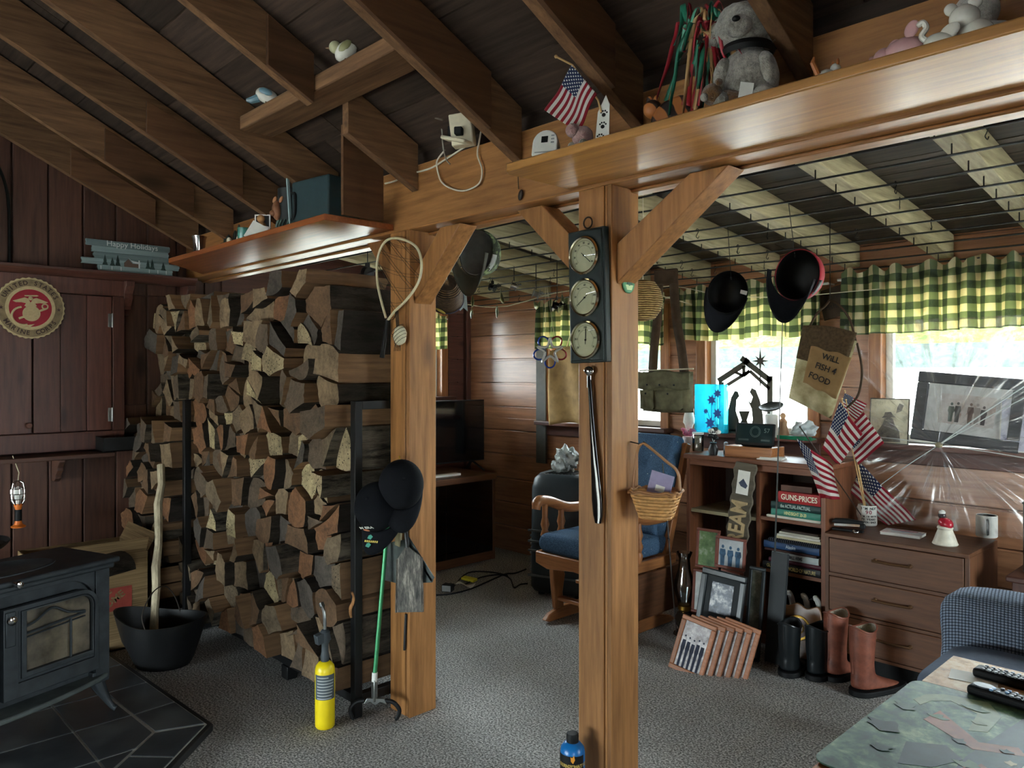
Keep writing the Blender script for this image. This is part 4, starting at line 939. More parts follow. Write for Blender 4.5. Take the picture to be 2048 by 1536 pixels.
m = MB(); m.prism(spline([(-.055, 0, 0), (-.052, .05, 0), (-.02, .085, 0), (.03, .1, 0), (.055, .07, 0), (.06, 0, 0)], 5) and [(p.x, p.y) for p in spline([(-.055, 0, 0), (-.052, .05, 0), (-.02, .085, 0), (.03, .1, 0), (.055, .07, 0), (.06, 0, 0)], 5)], .05, frame((0, 0, 0), (1, 0, 0), (0, 0, 1))); m.out('body', TIGER, g, bevel=.012, seg=3)
m = MB(); m.ball((-.05, -.02, .075), (.026, .022, .026)); m.out('head', TIGER, g)
m = MB(); m.ball((-.06, -.02, .1), (.008, .005, .011)); m.ball((-.04, -.02, .102), (.008, .005, .011)); m.out('ears', TIGER, g)
q = at(1405, 120, y=1.72); g = thing('ribbon_bunch', 'bunch of curled red, green and tan ribbons hanging on the shelf', 'ribbons', (q.x, 1.73, ZS))
RIB = [plain(c, .45, 0, .5, .1) for c in ((150, 30, 44), (30, 110, 84), (176, 140, 92), (90, 168, 140))]; random.seed(9)
for k in range(44):
    mt = RIB[random.choice((0, 0, 0, 1, 1, 2, 3))]; x0 = random.uniform(-.04, .05); z0 = random.uniform(.19, .27); a = random.uniform(0, 6.3); r = random.uniform(.03, .1); P = []
    for j in range(8): e = j/7; P.append(V(x0+r*math.cos(a)*e+.012*math.sin(7*e+k), -.01+r*.6*math.sin(a)*e+.01*math.cos(9*e+k), max(.006, z0+random.uniform(.02, .07)*math.sin(PI*min(1, e*1.4))-e*e*(.06+.16*((k*7) % 10)/10))))
    P = spline(P, 3); m = MB(); w = random.uniform(.004, .007); c = []
    for j, p in enumerate(P): tw = .5*j+k; d = V(math.cos(tw*.3), math.sin(tw*.3), .3)*w; c.append((m.bm.verts.new(p-d), m.bm.verts.new(p+d)))
    for A, B in zip(c, c[1:]): m.face([A[0], A[1], B[1], B[0]])
    m.out('ribbon', mt, g, thick=.0006, smooth=80)
m = MB(); m.tube([(-.03, .01, .0), (0, 0, .14), (.01, 0, .27)], .006, 8); m.out('stem', plain((70, 50, 36), .7), g)
m = MB(); m.prism(st(.014), .004, frame((.02, -.05, .2), (1, .3, 0), (0, 0, 1))); m.out('silver_star', CHROME, g)
q = at(1440, 190, y=1.68)
g = plush('stuffed_monkey', 'brown stuffed animal with a white paper tag on the shelf', 'stuffed toy', (q.x, 1.69, ZS+.03), math.radians(40), [('body', BROWNFUR, [((.02, 0, .0), (.045, .03, .03), (0, 0, 0)), ((.05, .01, .035), (.03, .012, .012), (0, -.5, 0))]), ('head', BROWNFUR, [((-.025, -.01, .018), (.026, .024, .026), (0, 0, 0)), ((-.03, .012, .04), (.009, .006, .009), (0, 0, 0)), ((-.012, -.026, .042), (.009, .006, .009), (0, 0, 0))]), ('muzzle', CREAMFUR, [((-.046, -.02, .008), (.01, .012, .01), (0, 0, 0))])])
m = MB(); m.cbox((.05, -.034, .01), (.032, .001, .05), (.1, .15, .0)); m.out('paper_tag', PAPER, g)
q = at(1500, 120, y=1.76)
g = plush('stuffed_dog', 'large fluffy grey stuffed animal with black neck band on the shelf', 'stuffed toy', (q.x-.01, 1.765, ZS), math.radians(20), [('body', GREYFUR, [((0, 0, .09), (.072, .07, .092), (0, 0, 0)), ((-.05, -.05, .03), (.032, .045, .03), (0, 0, 0)), ((.05, -.05, .03), (.032, .045, .03), (0, 0, 0)), ((-.055, -.03, .1), (.024, .03, .05), (.4, .2, 0)), ((.055, -.03, .1), (.024, .03, .05), (.4, -.2, 0))]), ('head', GREYFUR, [((-.01, -.015, .225), (.068, .062, .062), (0, 0, 0)), ((-.01, -.07, .208), (.034, .03, .026), (0, 0, 0)), ((-.075, .0, .225), (.02, .03, .045), (0, .3, 0)), ((.055, .0, .225), (.02, .03, .045), (0, -.3, 0))]), ('nose', BLACK, [((-.01, -.1, .214), (.01, .008, .007), (0, 0, 0))])])
m = MB(); m.lathe([(.062, -.012), (.068, 0), (.062, .012)], 24, Matrix.Translation((0, 0, .168)), 0, False); m.out('neck_band', BLACK, g)
q = at(1656, 135, y=1.70)
g = thing('dog_figurine', 'tiny white and orange animal figurine right of the grey toy', 'figurine', (q.x, 1.69, ZS), math.radians(60)); OR = plain((180, 110, 60), .3); WG = plain((212, 208, 196), .25, 0, .5)
m = MB(); m.ball((0, 0, .022), (.024, .015, .016), (0, -.3, 0)); m.ball((.024, 0, .042), (.012, .011, .012)); m.tube([(.015, .008, .015), (.017, .009, .001)], .005, 8); m.tube([(.015, -.008, .015), (.017, -.009, .001)], .005, 8); m.tube([(-.012, 0, .012), (-.012, 0, .001)], .01, 8); m.out('body', WG, g)
m = MB(); m.tube([(-.02, 0, .025), (-.034, 0, .05), (-.03, 0, .062)], [.007, .006, .003], 8); m.out('tail', OR, g)
for s in (-1, 1): m = MB(); m.ball((.024, s*.008, .055), (.004, .003, .008)); m.out('ear', OR, g)
q = at(1812, 100, y=1.69); PG = plain((196, 150, 150), .35)
g = thing('pig_figurine', 'pale pink pig figurine lying on the shelf with raised ear', 'figurine', (q.x, 1.68, ZS), math.radians(-10))
m = MB(); m.ball((.0, 0, .026), (.044, .028, .026)); m.out('body', PG, g)
m = MB(); m.ball((-.04, -.005, .024), (.022, .02, .02)); m.lathe([(.011, 0), (.012, .01), (.0, .011)], 14, frame((-.056, -.008, .022), (0, 1, 0), (0, 0, 1)) @ Matrix.Rotation(PI, 4, 'X')); m.out('head', PG, g)
for x, y, z in ((.022, -.012, .06), (-.03, .014, .046)): m = MB(); m.ball((x, y, z), (.013, .004, .018), (0, .4, .3)); m.out('ear', PG, g)
q = at(1885, 85, y=1.68); g = thing('swan_figurine', 'small white swan figurine with curved neck on the shelf', 'figurine', (q.x, 1.665, ZS), math.radians(20))
m = MB(); m.ball((0, 0, .018), (.03, .018, .018)); m.ball((.016, .01, .032), (.02, .004, .014), (0, -.6, .2)); m.ball((.016, -.01, .032), (.02, .004, .014), (0, -.6, -.2)); m.out('body', WG, g)
m = MB(); m.tube(spline([(-.018, 0, .02), (-.032, 0, .034), (-.024, 0, .05), (-.03, 0, .062), (-.04, 0, .056)], 5), [.006]*16+[.006, .006, .006, .005, .003], 8); m.out('neck', WG, g)
q = at(1935, 60, y=1.7); g = thing('mouse_figurine', 'round white mouse figurine beside the swan on the shelf', 'figurine', (q.x+.01, 1.71, ZS), math.radians(30))
m = MB(); m.ball((0, 0, .03), (.036, .034, .03)); m.out('body', WG, g); m = MB(); m.ball((-.02, -.008, .062), (.028, .026, .026)); m.out('head', WG, g)
for x, y in ((-.04, .008), (-.004, -.02)): m = MB(); m.ball((x, y, .088), (.013, .006, .013)); m.out('ear', WG, g)
q = at(1965, 25, y=1.80)
plush('stuffed_lamb', 'pale fluffy toy behind the white mouse figurine', 'stuffed toy', (q.x, 1.84, ZS), 0, [('body', CREAMFUR, [((0, 0, .05), (.06, .05, .05), (0, 0, 0)), ((-.02, -.01, .12), (.045, .04, .045), (0, 0, 0))])])
# ---------------------------------------------------------------- birds on the hanging timber
def bird(px, label, rz, back, wing, tail_up):
    q = at(px, 200, y=1.475); g = thing('bird_figurine', label, 'figurine', (q.x, 1.475, 2.5455), rz, 'glazed bird figurines'); g.scale = (1.3,)*3
    m = MB(); a = .75 if tail_up else .25
    m.ball((0, 0, .042), (.036, .023, .024), (0, -a if tail_up else .35, 0), f=lambda p: V(p.x, p.y*(1-.25*max(0, p.x/.036)), p.z)); m.out('body', WG, g)
    h = (-.03, 0, .052) if tail_up else (.03, 0, .074); s = -1 if tail_up else 1
    m = MB(); m.ball(h, (.017, .016, .017)); m.out('head', back, g)
    m = MB(); m.lathe([(.004, 0), (.002, .008), (0, .013)], 8, frame((h[0]+s*.015, 0, h[2]-.002), (0, 1, 0), (0, 0, 1)) @ Matrix.Rotation(0 if s > 0 else PI, 4, 'X')); m.out('beak', plain((120, 90, 50), .4), g)
    for sy in (-1, 1): m = MB(); m.ball((.002, sy*.02, .048), (.022, .005, .011), (0, -a if tail_up else .35, 0)); m.out('wing', wing, g)
    m = MB(); P = [(.018, 0, .055), (.036, 0, .085), (.05, 0, .125)] if tail_up else [(-.025, 0, .034), (-.048, 0, .026), (-.062, 0, .026)]; m.tube(P, [.014, .011, .006], 8); m.out('tail', wing if not tail_up else WG, g)
    for sy in (-1, 1): m = MB(); m.tube([(0, sy*.008, .022), (.0, sy*.01, .003), (s*.016, sy*.014, .002)], .0024, 6); m.out('leg', plain((90, 74, 50), .5), g)
bird(533, 'white and blue bird figurine, lower left one on the hanging timber', math.radians(50), WG, plain((96, 128, 140), .3), False)
bird(692, 'white and olive bird figurine with raised tail on the timber', math.radians(45), plain((190, 188, 150), .3), plain((140, 138, 96), .3), True)
# ---------------------------------------------------------------- things on the left shelf
q = at(395, 480, y=1.66); g = thing('metal_tumbler', 'shiny metal tumbler at the left end of the red shelf', 'cup', (q.x, 1.67, ZS))
m = MB(); m.lathe([(0, .0), (.026, 0), (.034, .09), (.039, .1), (.04, .104), (.037, .104), (.031, .09), (.024, .004), (0, .004)], 28, None, 0, False); m.out('cup', CHROME, g)
q = at(487, 440, y=1.68); DG = plain((40, 50, 44), .6)
g = thing('village_ornament', 'small dark village ornament with white figures on the red shelf', 'ornament', (q.x-.07, 1.68, ZS), math.radians(45)); random.seed(2)
m = MB(); m.lathe([(0, 0), (.075, 0), (.07, .012), (.02, .018), (0, .018)], 20, Matrix.Diagonal((1.2, .7, 1, 1))); m.out('base', plain((96, 92, 76), .8), g)
for x, y, h in ((-.06, .01, .035), (-.04, -.01, .05), (-.015, .012, .075), (.01, -.005, .1)): m = MB(); m.lathe([(.016, .012), (.012, .02+h*.5), (.006, h), (0, h+.008)], 10, Matrix.Translation((x, y, 0))); m.out('fir_tree', DG, g)
for x, y, z in ((-.03, -.03, .02), (.02, -.03, .03), (.035, -.02, .055)): m = MB(); m.ball((x, y, z), (.013, .01, .018)); m.out('white_figure', CREAM, g)
g = thing('photo_frame', 'small white-edged frame behind the village ornament', 'picture frame', (q.x-.04, 1.80, ZS), math.radians(45))
m = MB(); m.box(-.04, .04, 0, .008, 0, .17); m.out('back', BLACK, g); m = MB()
for a in ((-.04, -.034, 0, .17), (.034, .04, 0, .17), (-.034, .034, .164, .17)): m.box(a[0], a[1], -.003, .0, a[2], a[3])
m.out('edge', WHITE, g)
g = thing('glass_candle_jar', 'green glass candle jar among the ornaments on the red shelf', 'candle', (q.x+.05, 1.66, ZS), math.radians(45)); m = MB(); m.lathe([(0, 0), (.03, 0), (.032, .07), (.028, .07), (.026, .006), (0, .006)], 24, None, 0, False); m.out('jar', plain((70, 130, 118), .1, 0, .6), g); m = MB(); m.lathe([(0, .007), (.025, .007), (.025, .04), (0, .04)], 20); m.out('wax', CREAM, g)
g = thing('squirrel_figurine', 'tan carved animal figurine standing behind the green candle jar', 'figurine', (q.x+.04, 1.76, ZS), math.radians(45))
for n, c, r in (('body', (0, 0, .06), (.025, .022, .06)), ('head', (-.005, -.008, .13), (.02, .02, .02))): m = MB(); m.ball(c, r); m.out(n, plain((190, 140, 92), .6), g)
g = thing('greeting_card', 'white folded card leaning on the red shelf beside the candle', 'card', (q.x+.14, 1.68, ZS), math.radians(45)); m = MB(); m.cbox((0, 0, .042), (.085, .0015, .09), (-.15, .5, 0)); m.cbox((.025, .02, .038), (.06, .0015, .08), (-.15, .2, 0)); m.out('card', PAPER, g)
q = at(578, 420, y=1.70)
g = thing('carved_bear_mug', 'dark carved tankard with animal face on the red shelf', 'mug', (q.x, 1.70, ZS), math.radians(45))
m = MB(); m.lathe([(0, 0), (.05, 0), (.046, .05), (.05, .14), (.05, .2), (.044, .2), (.044, .02), (0, .02)], 24, None, 0, False); m.out('tankard', plain((30, 34, 34), .5, 0, .4, .3), g)
m = MB(); m.ball((-.045, -.025, .1), (.024, .03, .045), f=rough(80)); m.ball((-.06, -.04, .085), (.016, .016, .014)); m.out('face', plain((130, 84, 58), .5, 0, .4, .3), g)
for e_ in ((-.06, -.02, .15), (-.02, -.05, .145)): m = MB(); m.ball(e_, (.008, .006, .016), (0, .4, 0)); m.out('ear', plain((190, 130, 90), .5), g)
m = MB()
for k in range(6): a = PI+.2+.35*k; m.tube([(.05*math.cos(a), .05*math.sin(a), .005), (.056*math.cos(a+.12), .056*math.sin(a+.12), .03), (.05*math.cos(a+.3), .05*math.sin(a+.3), .055)], .005, 6)
m.out('carved_leaves', plain((58, 84, 72), .5), g)
m = MB(); m.tube(spline([(.03, -.045, .17), (.05, -.075, .16), (.05, -.075, .08), (.03, -.05, .05)], 5), .007, 8); m.out('handle', BLACK, g)
q = at(648, 400, y=1.78)
g = thing('storage_bin', 'dark teal bin with pale rim at right end of red shelf', 'bin', (q.x, 1.79, ZS+.001), math.radians(8)); m = MB(); m.box(-.13, .13, -.09, .09, 0, .22); m.out('bin', plain((40, 62, 66), .5), g, bevel=.008); m = MB(); m.bar((-.132, -.092, .01), (-.15, -.098, .26), .008, .012, (0, 1, 0)); m.out('pale_rim', plain((150, 170, 172), .4), g)
# ---------------------------------------------------------------- outlet, cords and a fob on the beam
q = at(925, 245, y=1.86); g = thing('power_outlet_box', 'cream outlet box with plugs above the header beam', 'outlet', (q.x, 1.86, 2.312), 0)
m = MB(); m.cbox((0, 0, .045), (.085, .05, .12), (.0, -.12, .6)); m.cbox((.0, -.03, -.008 + .01), (.12, .05, .014), (0, .3, .2)); m.out('box', CREAM, g, bevel=.005)
m = MB(); m.cbox((.02, -.035, .03), (.03, .03, .028), (0, 0, .6)); m.cbox((-.045, -.02, .04), (.02, .025, .05), (0, 0, .6)); m.out('plugs', BLACK, g, bevel=.004)
WC = plain((206, 200, 184), .6); pts = lambda L, y: spline([at(a, b, y=y) for a, b in L], 6)
for nm, L, y, mt, r, lb in (('power_cord', [(945, 268), (942, 285), (920, 300), (892, 318), (860, 337), (820, 348), (790, 362), (770, 367)], 1.912, WC, .0036, 'white power cord running left along the header beam'),
    ('power_cord', [(962, 262), (958, 285), (955, 310), (964, 340), (958, 367), (930, 381), (905, 378), (884, 365), (876, 345), (874, 322), (890, 300)], 1.908, WC, .0032, 'white cord hanging in a loop before the header beam'),
    ('power_cord', [(886, 240), (862, 232), (842, 215), (840, 196), (862, 188), (898, 202)], 1.85, plain((120, 108, 96), .6), .0036, 'tan cord curled beside the cream outlet box'),
    ('power_cord', [(880, 238), (884, 262), (886, 290), (892, 318), (900, 328)], 1.90, plain((150, 144, 130), .6), .003, 'thin grey cord with plug end dropping from outlet box')):
    m = MB(); m.tube([p-g.location for p in pts(L, y)], r, 8); m.out('cord', mt, g)['label'] = lb
m = MB(); m.tube([at(1036, 352, y=1.918), at(1037, 378, y=1.914)], .0014, 6); m.ball(at(1041, 390, y=1.912), (.011, .006, .019), (0, .3, 0)); tag(m.out('hanging_fob', plain((46, 36, 28), .5)), 'little dark fob hanging on the header beam below shelf end', 'fob')
# ---------------------------------------------------------------- weather station, shoehorn, badge, baskets
ws = thing('weather_station', 'dark green board with three brass-rimmed dials on the post', 'weather station', (-1.6225, 1.9205, 1.482), rot=(0, math.radians(-1.4), 0))
m = MB(); m.box(-.077, .077, -.024, 0, 0, .432); m.box(-.07, .07, -.03, -.024, .006, .426); m.out('board', DKGREEN, ws, bevel=.003)
m = MB(); m.tube([(.018*math.cos(i*PI/8), -.012, .455+.018*math.sin(i*PI/8)) for i in range(16)], .0028, 8, True); m.tube([(0, -.012, .43), (0, -.012, .438)], .004, 8); m.out('hanging_ring', plain((60, 48, 36), .4, .6), ws)
FACE = plain((206, 200, 168), .5, 0, .3, .04); INK = plain((30, 30, 28), .6)
for k, cz in enumerate((.073, .21, .346)):
    m = MB(); D = frame((0, -.0305, cz), (1, 0, 0), (0, 0, 1)); m.lathe([(.055, 0), (.061, .001), (.062, .008), (.058, .013), (.054, .011), (.054, .004)], 48, D, 0, False); d = m.out('dial_rim', plain((196, 186, 160), .2, 1), ws)
    m = MB(); m.lathe([(0, 0), (.0555, 0), (.0555, .004), (0, .004)], 40, D); m.out('dial_face', FACE, d)
    m = MB()
    for r0, r1, n in ((.046, .05, 60), (.031, .034, 40)):
        for i in range(n):
            a = math.radians(-130+260*i/(n-1))+PI/2; m.bar(D @ V(r0*math.cos(a), r0*math.sin(a), .0043), D @ V(r1*math.cos(a), r1*math.sin(a), .0043), .0008, .0004, (0, -1, 0))
    m.out('scale_marks', INK, d)
    nums = (('10', '20', '30', '40', '50', '60', '70', '80', '90'), ('0', '20', '40', '60', '80', '100', '120'), ('28', '28.5', '29', '29.5', '30', '30.5', '31'))[2-k]
    for i, s in enumerate(nums): a = math.radians(-125+250*i/(len(nums)-1)); text(s, .0085, INK, d, D @ Matrix.Translation((.0405*math.sin(a), .0405*math.cos(a), .0043)), .0002, .0002, 'numeral')
    m = MB(); a = (2.3, -2.2, .05)[2-k]; m.bar(D @ V(-.014*math.sin(a), -.014*math.cos(a), .0055), D @ V(.036*math.sin(a), .036*math.cos(a), .0055), .0022, .0006, (0, -1, 0)); m.lathe([(.003, .004), (.003, .007), (0, .007)], 12, D); m.out('needle', INK, d)
    m = MB(); m.lathe([(.054, .011), (.03, .014), (0, .015)], 32, D, 0, False); m.out('crystal', CLEAR, d)
a, b = at(1179, 744, y=1.907), at(1197, 1046, y=1.907); g = thing('shoehorn', 'long black shoehorn with chrome knob hung on the post', 'shoehorn', b)
m = MB(); P = [a+(b-a)*t-b for t in (.03, .12, .3, .5, .7, .85, .95, 1.0)]
R_ = [.0055, .0065, .008, .012, .017, .021, .019, .012]; rows_ = []
for p, r in zip(P, R_): rows_.append([m.bm.verts.new(p+V(r*math.cos(th), -.002-.010*math.sin(th)*(.5 if r > .012 else .7), 0)) for th in [2*PI*k/16 for k in range(16)]])
for A, B in zip(rows_, rows_[1:]):
    for k in range(16): m.face([A[k], A[(k+1) % 16], B[(k+1) % 16], B[k]])
m.face(rows_[0]); m.face(rows_[-1]); m.out('blade', plain((12, 12, 13), .15, 0, .6), g, smooth=60)
m = MB(); m.lathe([(.008, -.05), (.008, -.012), (.012, -.008), (.01, 0)], 18, Matrix.Translation(a-b)); m.ball(a-b+V(0, 0, .004), (.02, .016, .015), (0, .15, 0)); m.out('chrome_knob', CHROME, g)
g = thing('round_badge', 'green round badge pinned on the right face of the post', 'badge', at(1255, 568, x=-1.5445), rot=(PI/2, 0, PI/2))
m = MB(); m.lathe([(0, .001), (.03, .001), (.031, .004), (.028, .007), (0, .009)], 32); m.out('disc', plain((92, 150, 110), .25), g)
m = MB(); m.prism([(-.014, -.002), (-.01, .012), (.002, .016), (.012, .01), (.014, -.004)], .0015, Matrix.Translation((0, 0, .0078))); m.out('picture', plain((40, 84, 66), .4), g); m = MB(); m.prism([(-.02, -.004), (.02, -.004), (.012, -.02), (-.012, -.02)], .001, Matrix.Translation((0, 0, .0075))); m.out('pale_band', plain((190, 214, 160), .4), g)
t = NT('woven_splint'); v = t.coords((1, 1, 1), False, True); ck = t.n('TexBrick'); ck.inputs['Scale'].default_value = 9; ck.inputs['Mortar Size'].default_value = .03; ck.inputs['Color1'].default_value = C(196, 150, 96); ck.inputs['Color2'].default_value = C(156, 110, 66); ck.inputs['Mortar'].default_value = C(70, 44, 26); t.l(v, ck.inputs['Vector']); WEAVE = t.base(ck.outputs['Color'], .6, 0, .3)
SPL = plain((150, 104, 62), .5)
q = at(1262, 886, x=-1.542); bk2 = thing('wicker_basket', 'small wicker basket with purple card hung on a post nail', 'basket', (-1.458, q.y+.02, q.z), math.radians(20))
m = MB(); R = []
hb = -.235; hh = .085
for j in range(9):
    w_ = j/8; sx, sy = .05+.028*w_, .036+.022*w_
    R.append([(sx*math.copysign(abs(math.cos(a))**.55, math.cos(a)), sy*math.copysign(abs(math.sin(a))**.55, math.sin(a)), hb+hh*w_) for a in [2*PI*k/40 for k in range(40)]])
for j in range(8):                                 # over-under weave as real relief
    row = []
    for k in range(40):
        bump_ = 1+.035*(1 if (k//2+j) % 2 else -1); a0, a1 = Vector(R[j][k]), Vector(R[j+1][k]); row.append((V(a0.x*bump_, a0.y*bump_, a0.z+.0005), V(a1.x*bump_, a1.y*bump_, a1.z-.0005)))
    lo, hi = [m.bm.verts.new(p[0]) for p in row], [m.bm.verts.new(p[1]) for p in row]
    for k in range(40): m.face([lo[k], lo[(k+1) % 40], hi[(k+1) % 40], hi[k]])
m.face([m.bm.verts.new(p) for p in R[0]]); m.out('woven_body', plain((186, 138, 84), .6, 0, .3, .3, 50), bk2, thick=.002)
m = MB()
for e in (-.003, .003): m.tube([(p[0]*1.03+e, p[1]*1.03, hb+hh+e+.003*math.sin(k*1.6)) for k, p in enumerate(R[8])], .004, 6, True)
m.out('rim', SPL, bk2)
for e in (-.006, .006): m = MB(); m.tube(spline([(-.076, e, hb+hh), (-.07, e, hb+.15), (-.05-.01, e, -.02), (-.045, e*2, .0), (-.03, e, -.004), (.03, e, -.05), (.07, e, hb+.15), (.078, e, hb+hh)], 5), .0035, 6); m.out('handle', SPL, bk2)
m = MB(); m.cbox((.015, -.006, hb+hh+.018), (.075, .004, .085), (0, .25, 0)); cdp = m.out('purple_card', plain((150, 142, 176), .7), bk2); m = MB(); m.cbox((.015, -.0085, hb+hh+.01), (.03, .001, .02), (0, .25, 0)); m.out('card_picture', PAPER, cdp)
tag(bk2, None)
m = MB(); m.tube([(-1.5445, q.y, q.z+.004), (-1.50, q.y+.005, q.z-.003), (-1.495, q.y+.006, q.z+.008)], .0022, 6); tag(m.out('nail', BLACKM), 'bent nail in the post holding the wicker basket', 'nail')
def strawm(n, a, b):
    t = NT(n); v = t.coords(); w1 = t.n('TexWave'); w1.inputs['Scale'].default_value = 34; w1.bands_direction = 'Z'; w1.inputs['Distortion'].default_value = 2; t.l(v, w1.inputs['Vector']); f = t.math('MULTIPLY', w1.outputs['Fac'], t.noise(v, 40, 3)); t.bump(w1.outputs['Fac'], 1, .006); return t.base(t.ramp(f, [(.1, C(*a)), (.5, C(*b))]), .7, 0, .3)
STRAW, DSTRAW = strawm('pale_straw_weave', (110, 80, 40), (206, 172, 112)), strawm('dark_straw', (44, 32, 24), (128, 100, 70))
q = at(1286, 600, y=2.66); g = thing('straw_basket', 'pale straw basket hanging behind the weather station post', 'basket', q)
m = MB(); m.lathe([(.012, -.085), (.05, -.075), (.075, -.04), (.085, 0), (.075, .045), (.05, .08), (.01, .09)], 32, Matrix.Rotation(PI/2, 4, 'Y') @ Matrix.Scale(.55, 4, (0, 0, 1)) if False else frame((0, 0, 0), (.3, .95, 0), (0, 0, 1)) @ Matrix.Rotation(PI/2, 4, 'X')); m.out('woven_bowl', STRAW, g)
m = MB(); m.tube([(0, 0, .085), (0, 0, rear_z(2.66)-.033-q.z)], .0018, 5); m.out('hanging_string', CREAM, g)
# ---------------------------------------------------------------- caps hanging in the rear room
def capmat(f, up=(0, 0, 1)):                        # brim points down; f is the way the crown top points
    Z = Vector(f).normalized(); Y = Vector(up); Y = (Y-Z*Y.dot(Z)).normalized(); X = Y.cross(Z); return Matrix((X, Y, Z)).transposed().to_euler()
CAMO = NT('camo_cloth'); f = CAMO.noise(CAMO.coords(), 30, 2); CAMOM = CAMO.base(CAMO.ramp(f, [(.4, C(50, 56, 44)), (.5, C(94, 104, 76)), (.6, C(132, 146, 104))], 'CONSTANT'), .85, 0, .2)
cap('baseball_cap', 'camouflage cap with grey lining hung beside the left post brace', at(952, 505, y=2.32), capmat((-.2, 1, .0), (.15, .1, 1)), CAMOM, plain((66, 66, 56), .85), plain((150, 152, 148), .8), scale=1.06, lining=plain((104, 106, 102), .85))
c = cap('baseball_cap', 'black cap with tag, hanging before the middle window curtain', at(1455, 585, y=3.2), capmat((-.45, .85, .1), (.3, .1, 1)), CAPB, CAPB, plain((52, 52, 54), .8))
m = MB(); m.cbox((-.07, .02, -.03), (.03, .001, .045), (.4, 0, 0)); m.out('swing_tag', PAPER, c)
c = cap('baseball_cap', 'large black cap with red side panel hanging nearest the window', at(1594, 550, y=3.05), capmat((-.02, 1, .02), (.3, .1, 1)), plain((150, 44, 54), .85, 0, .2, .1), CAPB, BLACK, scale=1.06)
m = MB(); m.cbox((.103, -.0, .04), (.002, .018, .04)); m.out('white_tab', PAPER, c)
for p, y in ((at(952, 462, y=2.36), 2.36), (at(1462, 556, y=3.22), 3.22), (at(1590, 512, y=3.07), 3.07)):
    m = MB(); m.tube([p, V(p.x, nearwire(y), rear_z(nearwire(y))-.033)], .0016, 5); m.tube([V(p.x, y-.006*math.sin(a), p.z+.008*math.cos(a)) for a in [i*.6 for i in range(10)]], .0015, 5)
    tag(m.out('hanging_wire', WIRE), {2.36: 'thin wire holding the camouflage cap', 3.22: 'thin wire holding the black cap with tag', 3.07: 'thin wire holding the cap with red side panel'}[y], 'wire')
q = at(893, 585, y=2.45); g = thing('straw_hat', 'dark brown woven straw hat under the camouflage cap', 'hat', q, rot=(math.radians(58), math.radians(28), math.radians(35)))
m = MB(); m.lathe([(.0, .09), (.05, .085), (.075, .05), (.082, -.02), (.086, -.06)], 32, None, 0, False); m.out('crown', DSTRAW, g, thick=.004)
m = MB(); m.lathe([(.086, -.06), (.09, -.062), (.09, -.054)], 32, None, 0, False); m.out('hat_band', plain((60, 54, 80), .7), g, thick=.002)
m = MB(); m.ball((.02, -.088, -.04), (.03, .006, .008)); m.out('yellow_trim', plain((190, 170, 80), .7), g)
bpy.context.view_layer.update(); Mi = (Matrix.Translation(g.location) @ g.rotation_euler.to_matrix().to_4x4()).inverted(); m = MB(); m.tube([V(0, 0, .088), Mi @ V(q.x, 2.48, rear_z(2.48)-.033)], .0016, 5); m.out('hanging_string', CREAM, g)
q = at(921, 604, y=2.6); m = MB(); m.prism([(-.03, .07), (.03, .07), (.038, -.05), (.016, -.03), (-.002, -.048), (-.012, -.028), (-.042, -.04)], .001, frame(q, (.69, .72, 0), (0, 0, 1))); tag(m.out('ribbon', plain((176, 190, 190), .7)), 'pale grey forked ribbon hanging below the camouflage cap', 'ribbon')
# fish string lights, reels
fy = 3.6; fs = thing('fish_string_lights', 'string of green bass-shaped lights swagged along the rear wall', 'string lights', (0, 0, 0))
m = MB(); m.tube([at(a, b, y=fy) for a, b in ((936, 609), (960, 613), (985, 614), (1015, 612), (1050, 603), (1080, 594), (1110, 586), (1135, 582))]+[V(-2.9, 3.75, at(1140, 580, y=3.6).z+.01), V(-2.6, 4.0, 1.86)], .0035, 6); m.out('cord', plain((190, 184, 150), .6), fs)
t = NT('painted_bass'); v = t.coords(rnd=False); sp = t.n('SeparateXYZ'); t.l(v, sp.inputs[0]); FISHM = t.base(t.ramp(t.math('ADD', t.math('MULTIPLY', sp.outputs[2], 14), .5), [(.25, C(206, 200, 150)), (.5, C(126, 130, 70)), (.75, C(60, 66, 36))]), .35)
for px, py, a, b in ((945, 604, 1.1, 0), (1004, 598, .9, .3), (994, 622, 2.2, 0), (1072, 612, .35, .2), (943, 626, 2.6, .1), (1125, 600, .6, 0)):
    q = at(px, py, y=fy-.012); m = MB()
    m.ball((0, 0, 0), (.05, .012, .019), f=lambda p: V(p.x, p.y*(1-.4*abs(p.x)/.05), p.z*(1-.25*max(0, -p.x/.05))+.25*p.x*p.x/.05)); m.prism([(-.045, .0), (-.068, .024), (-.06, .002), (-.07, -.014)], .003, frame((0, .0015, .01), (1, 0, 0), (0, 0, 1))); m.prism([(-.01, .017), (.01, .03), (.02, .017)], .002, frame((0, .001, 0), (1, 0, 0), (0, 0, 1)))
    o = m.out('fish', FISHM, fs); o.location = q; o.rotation_euler = (0, a, b-.75)
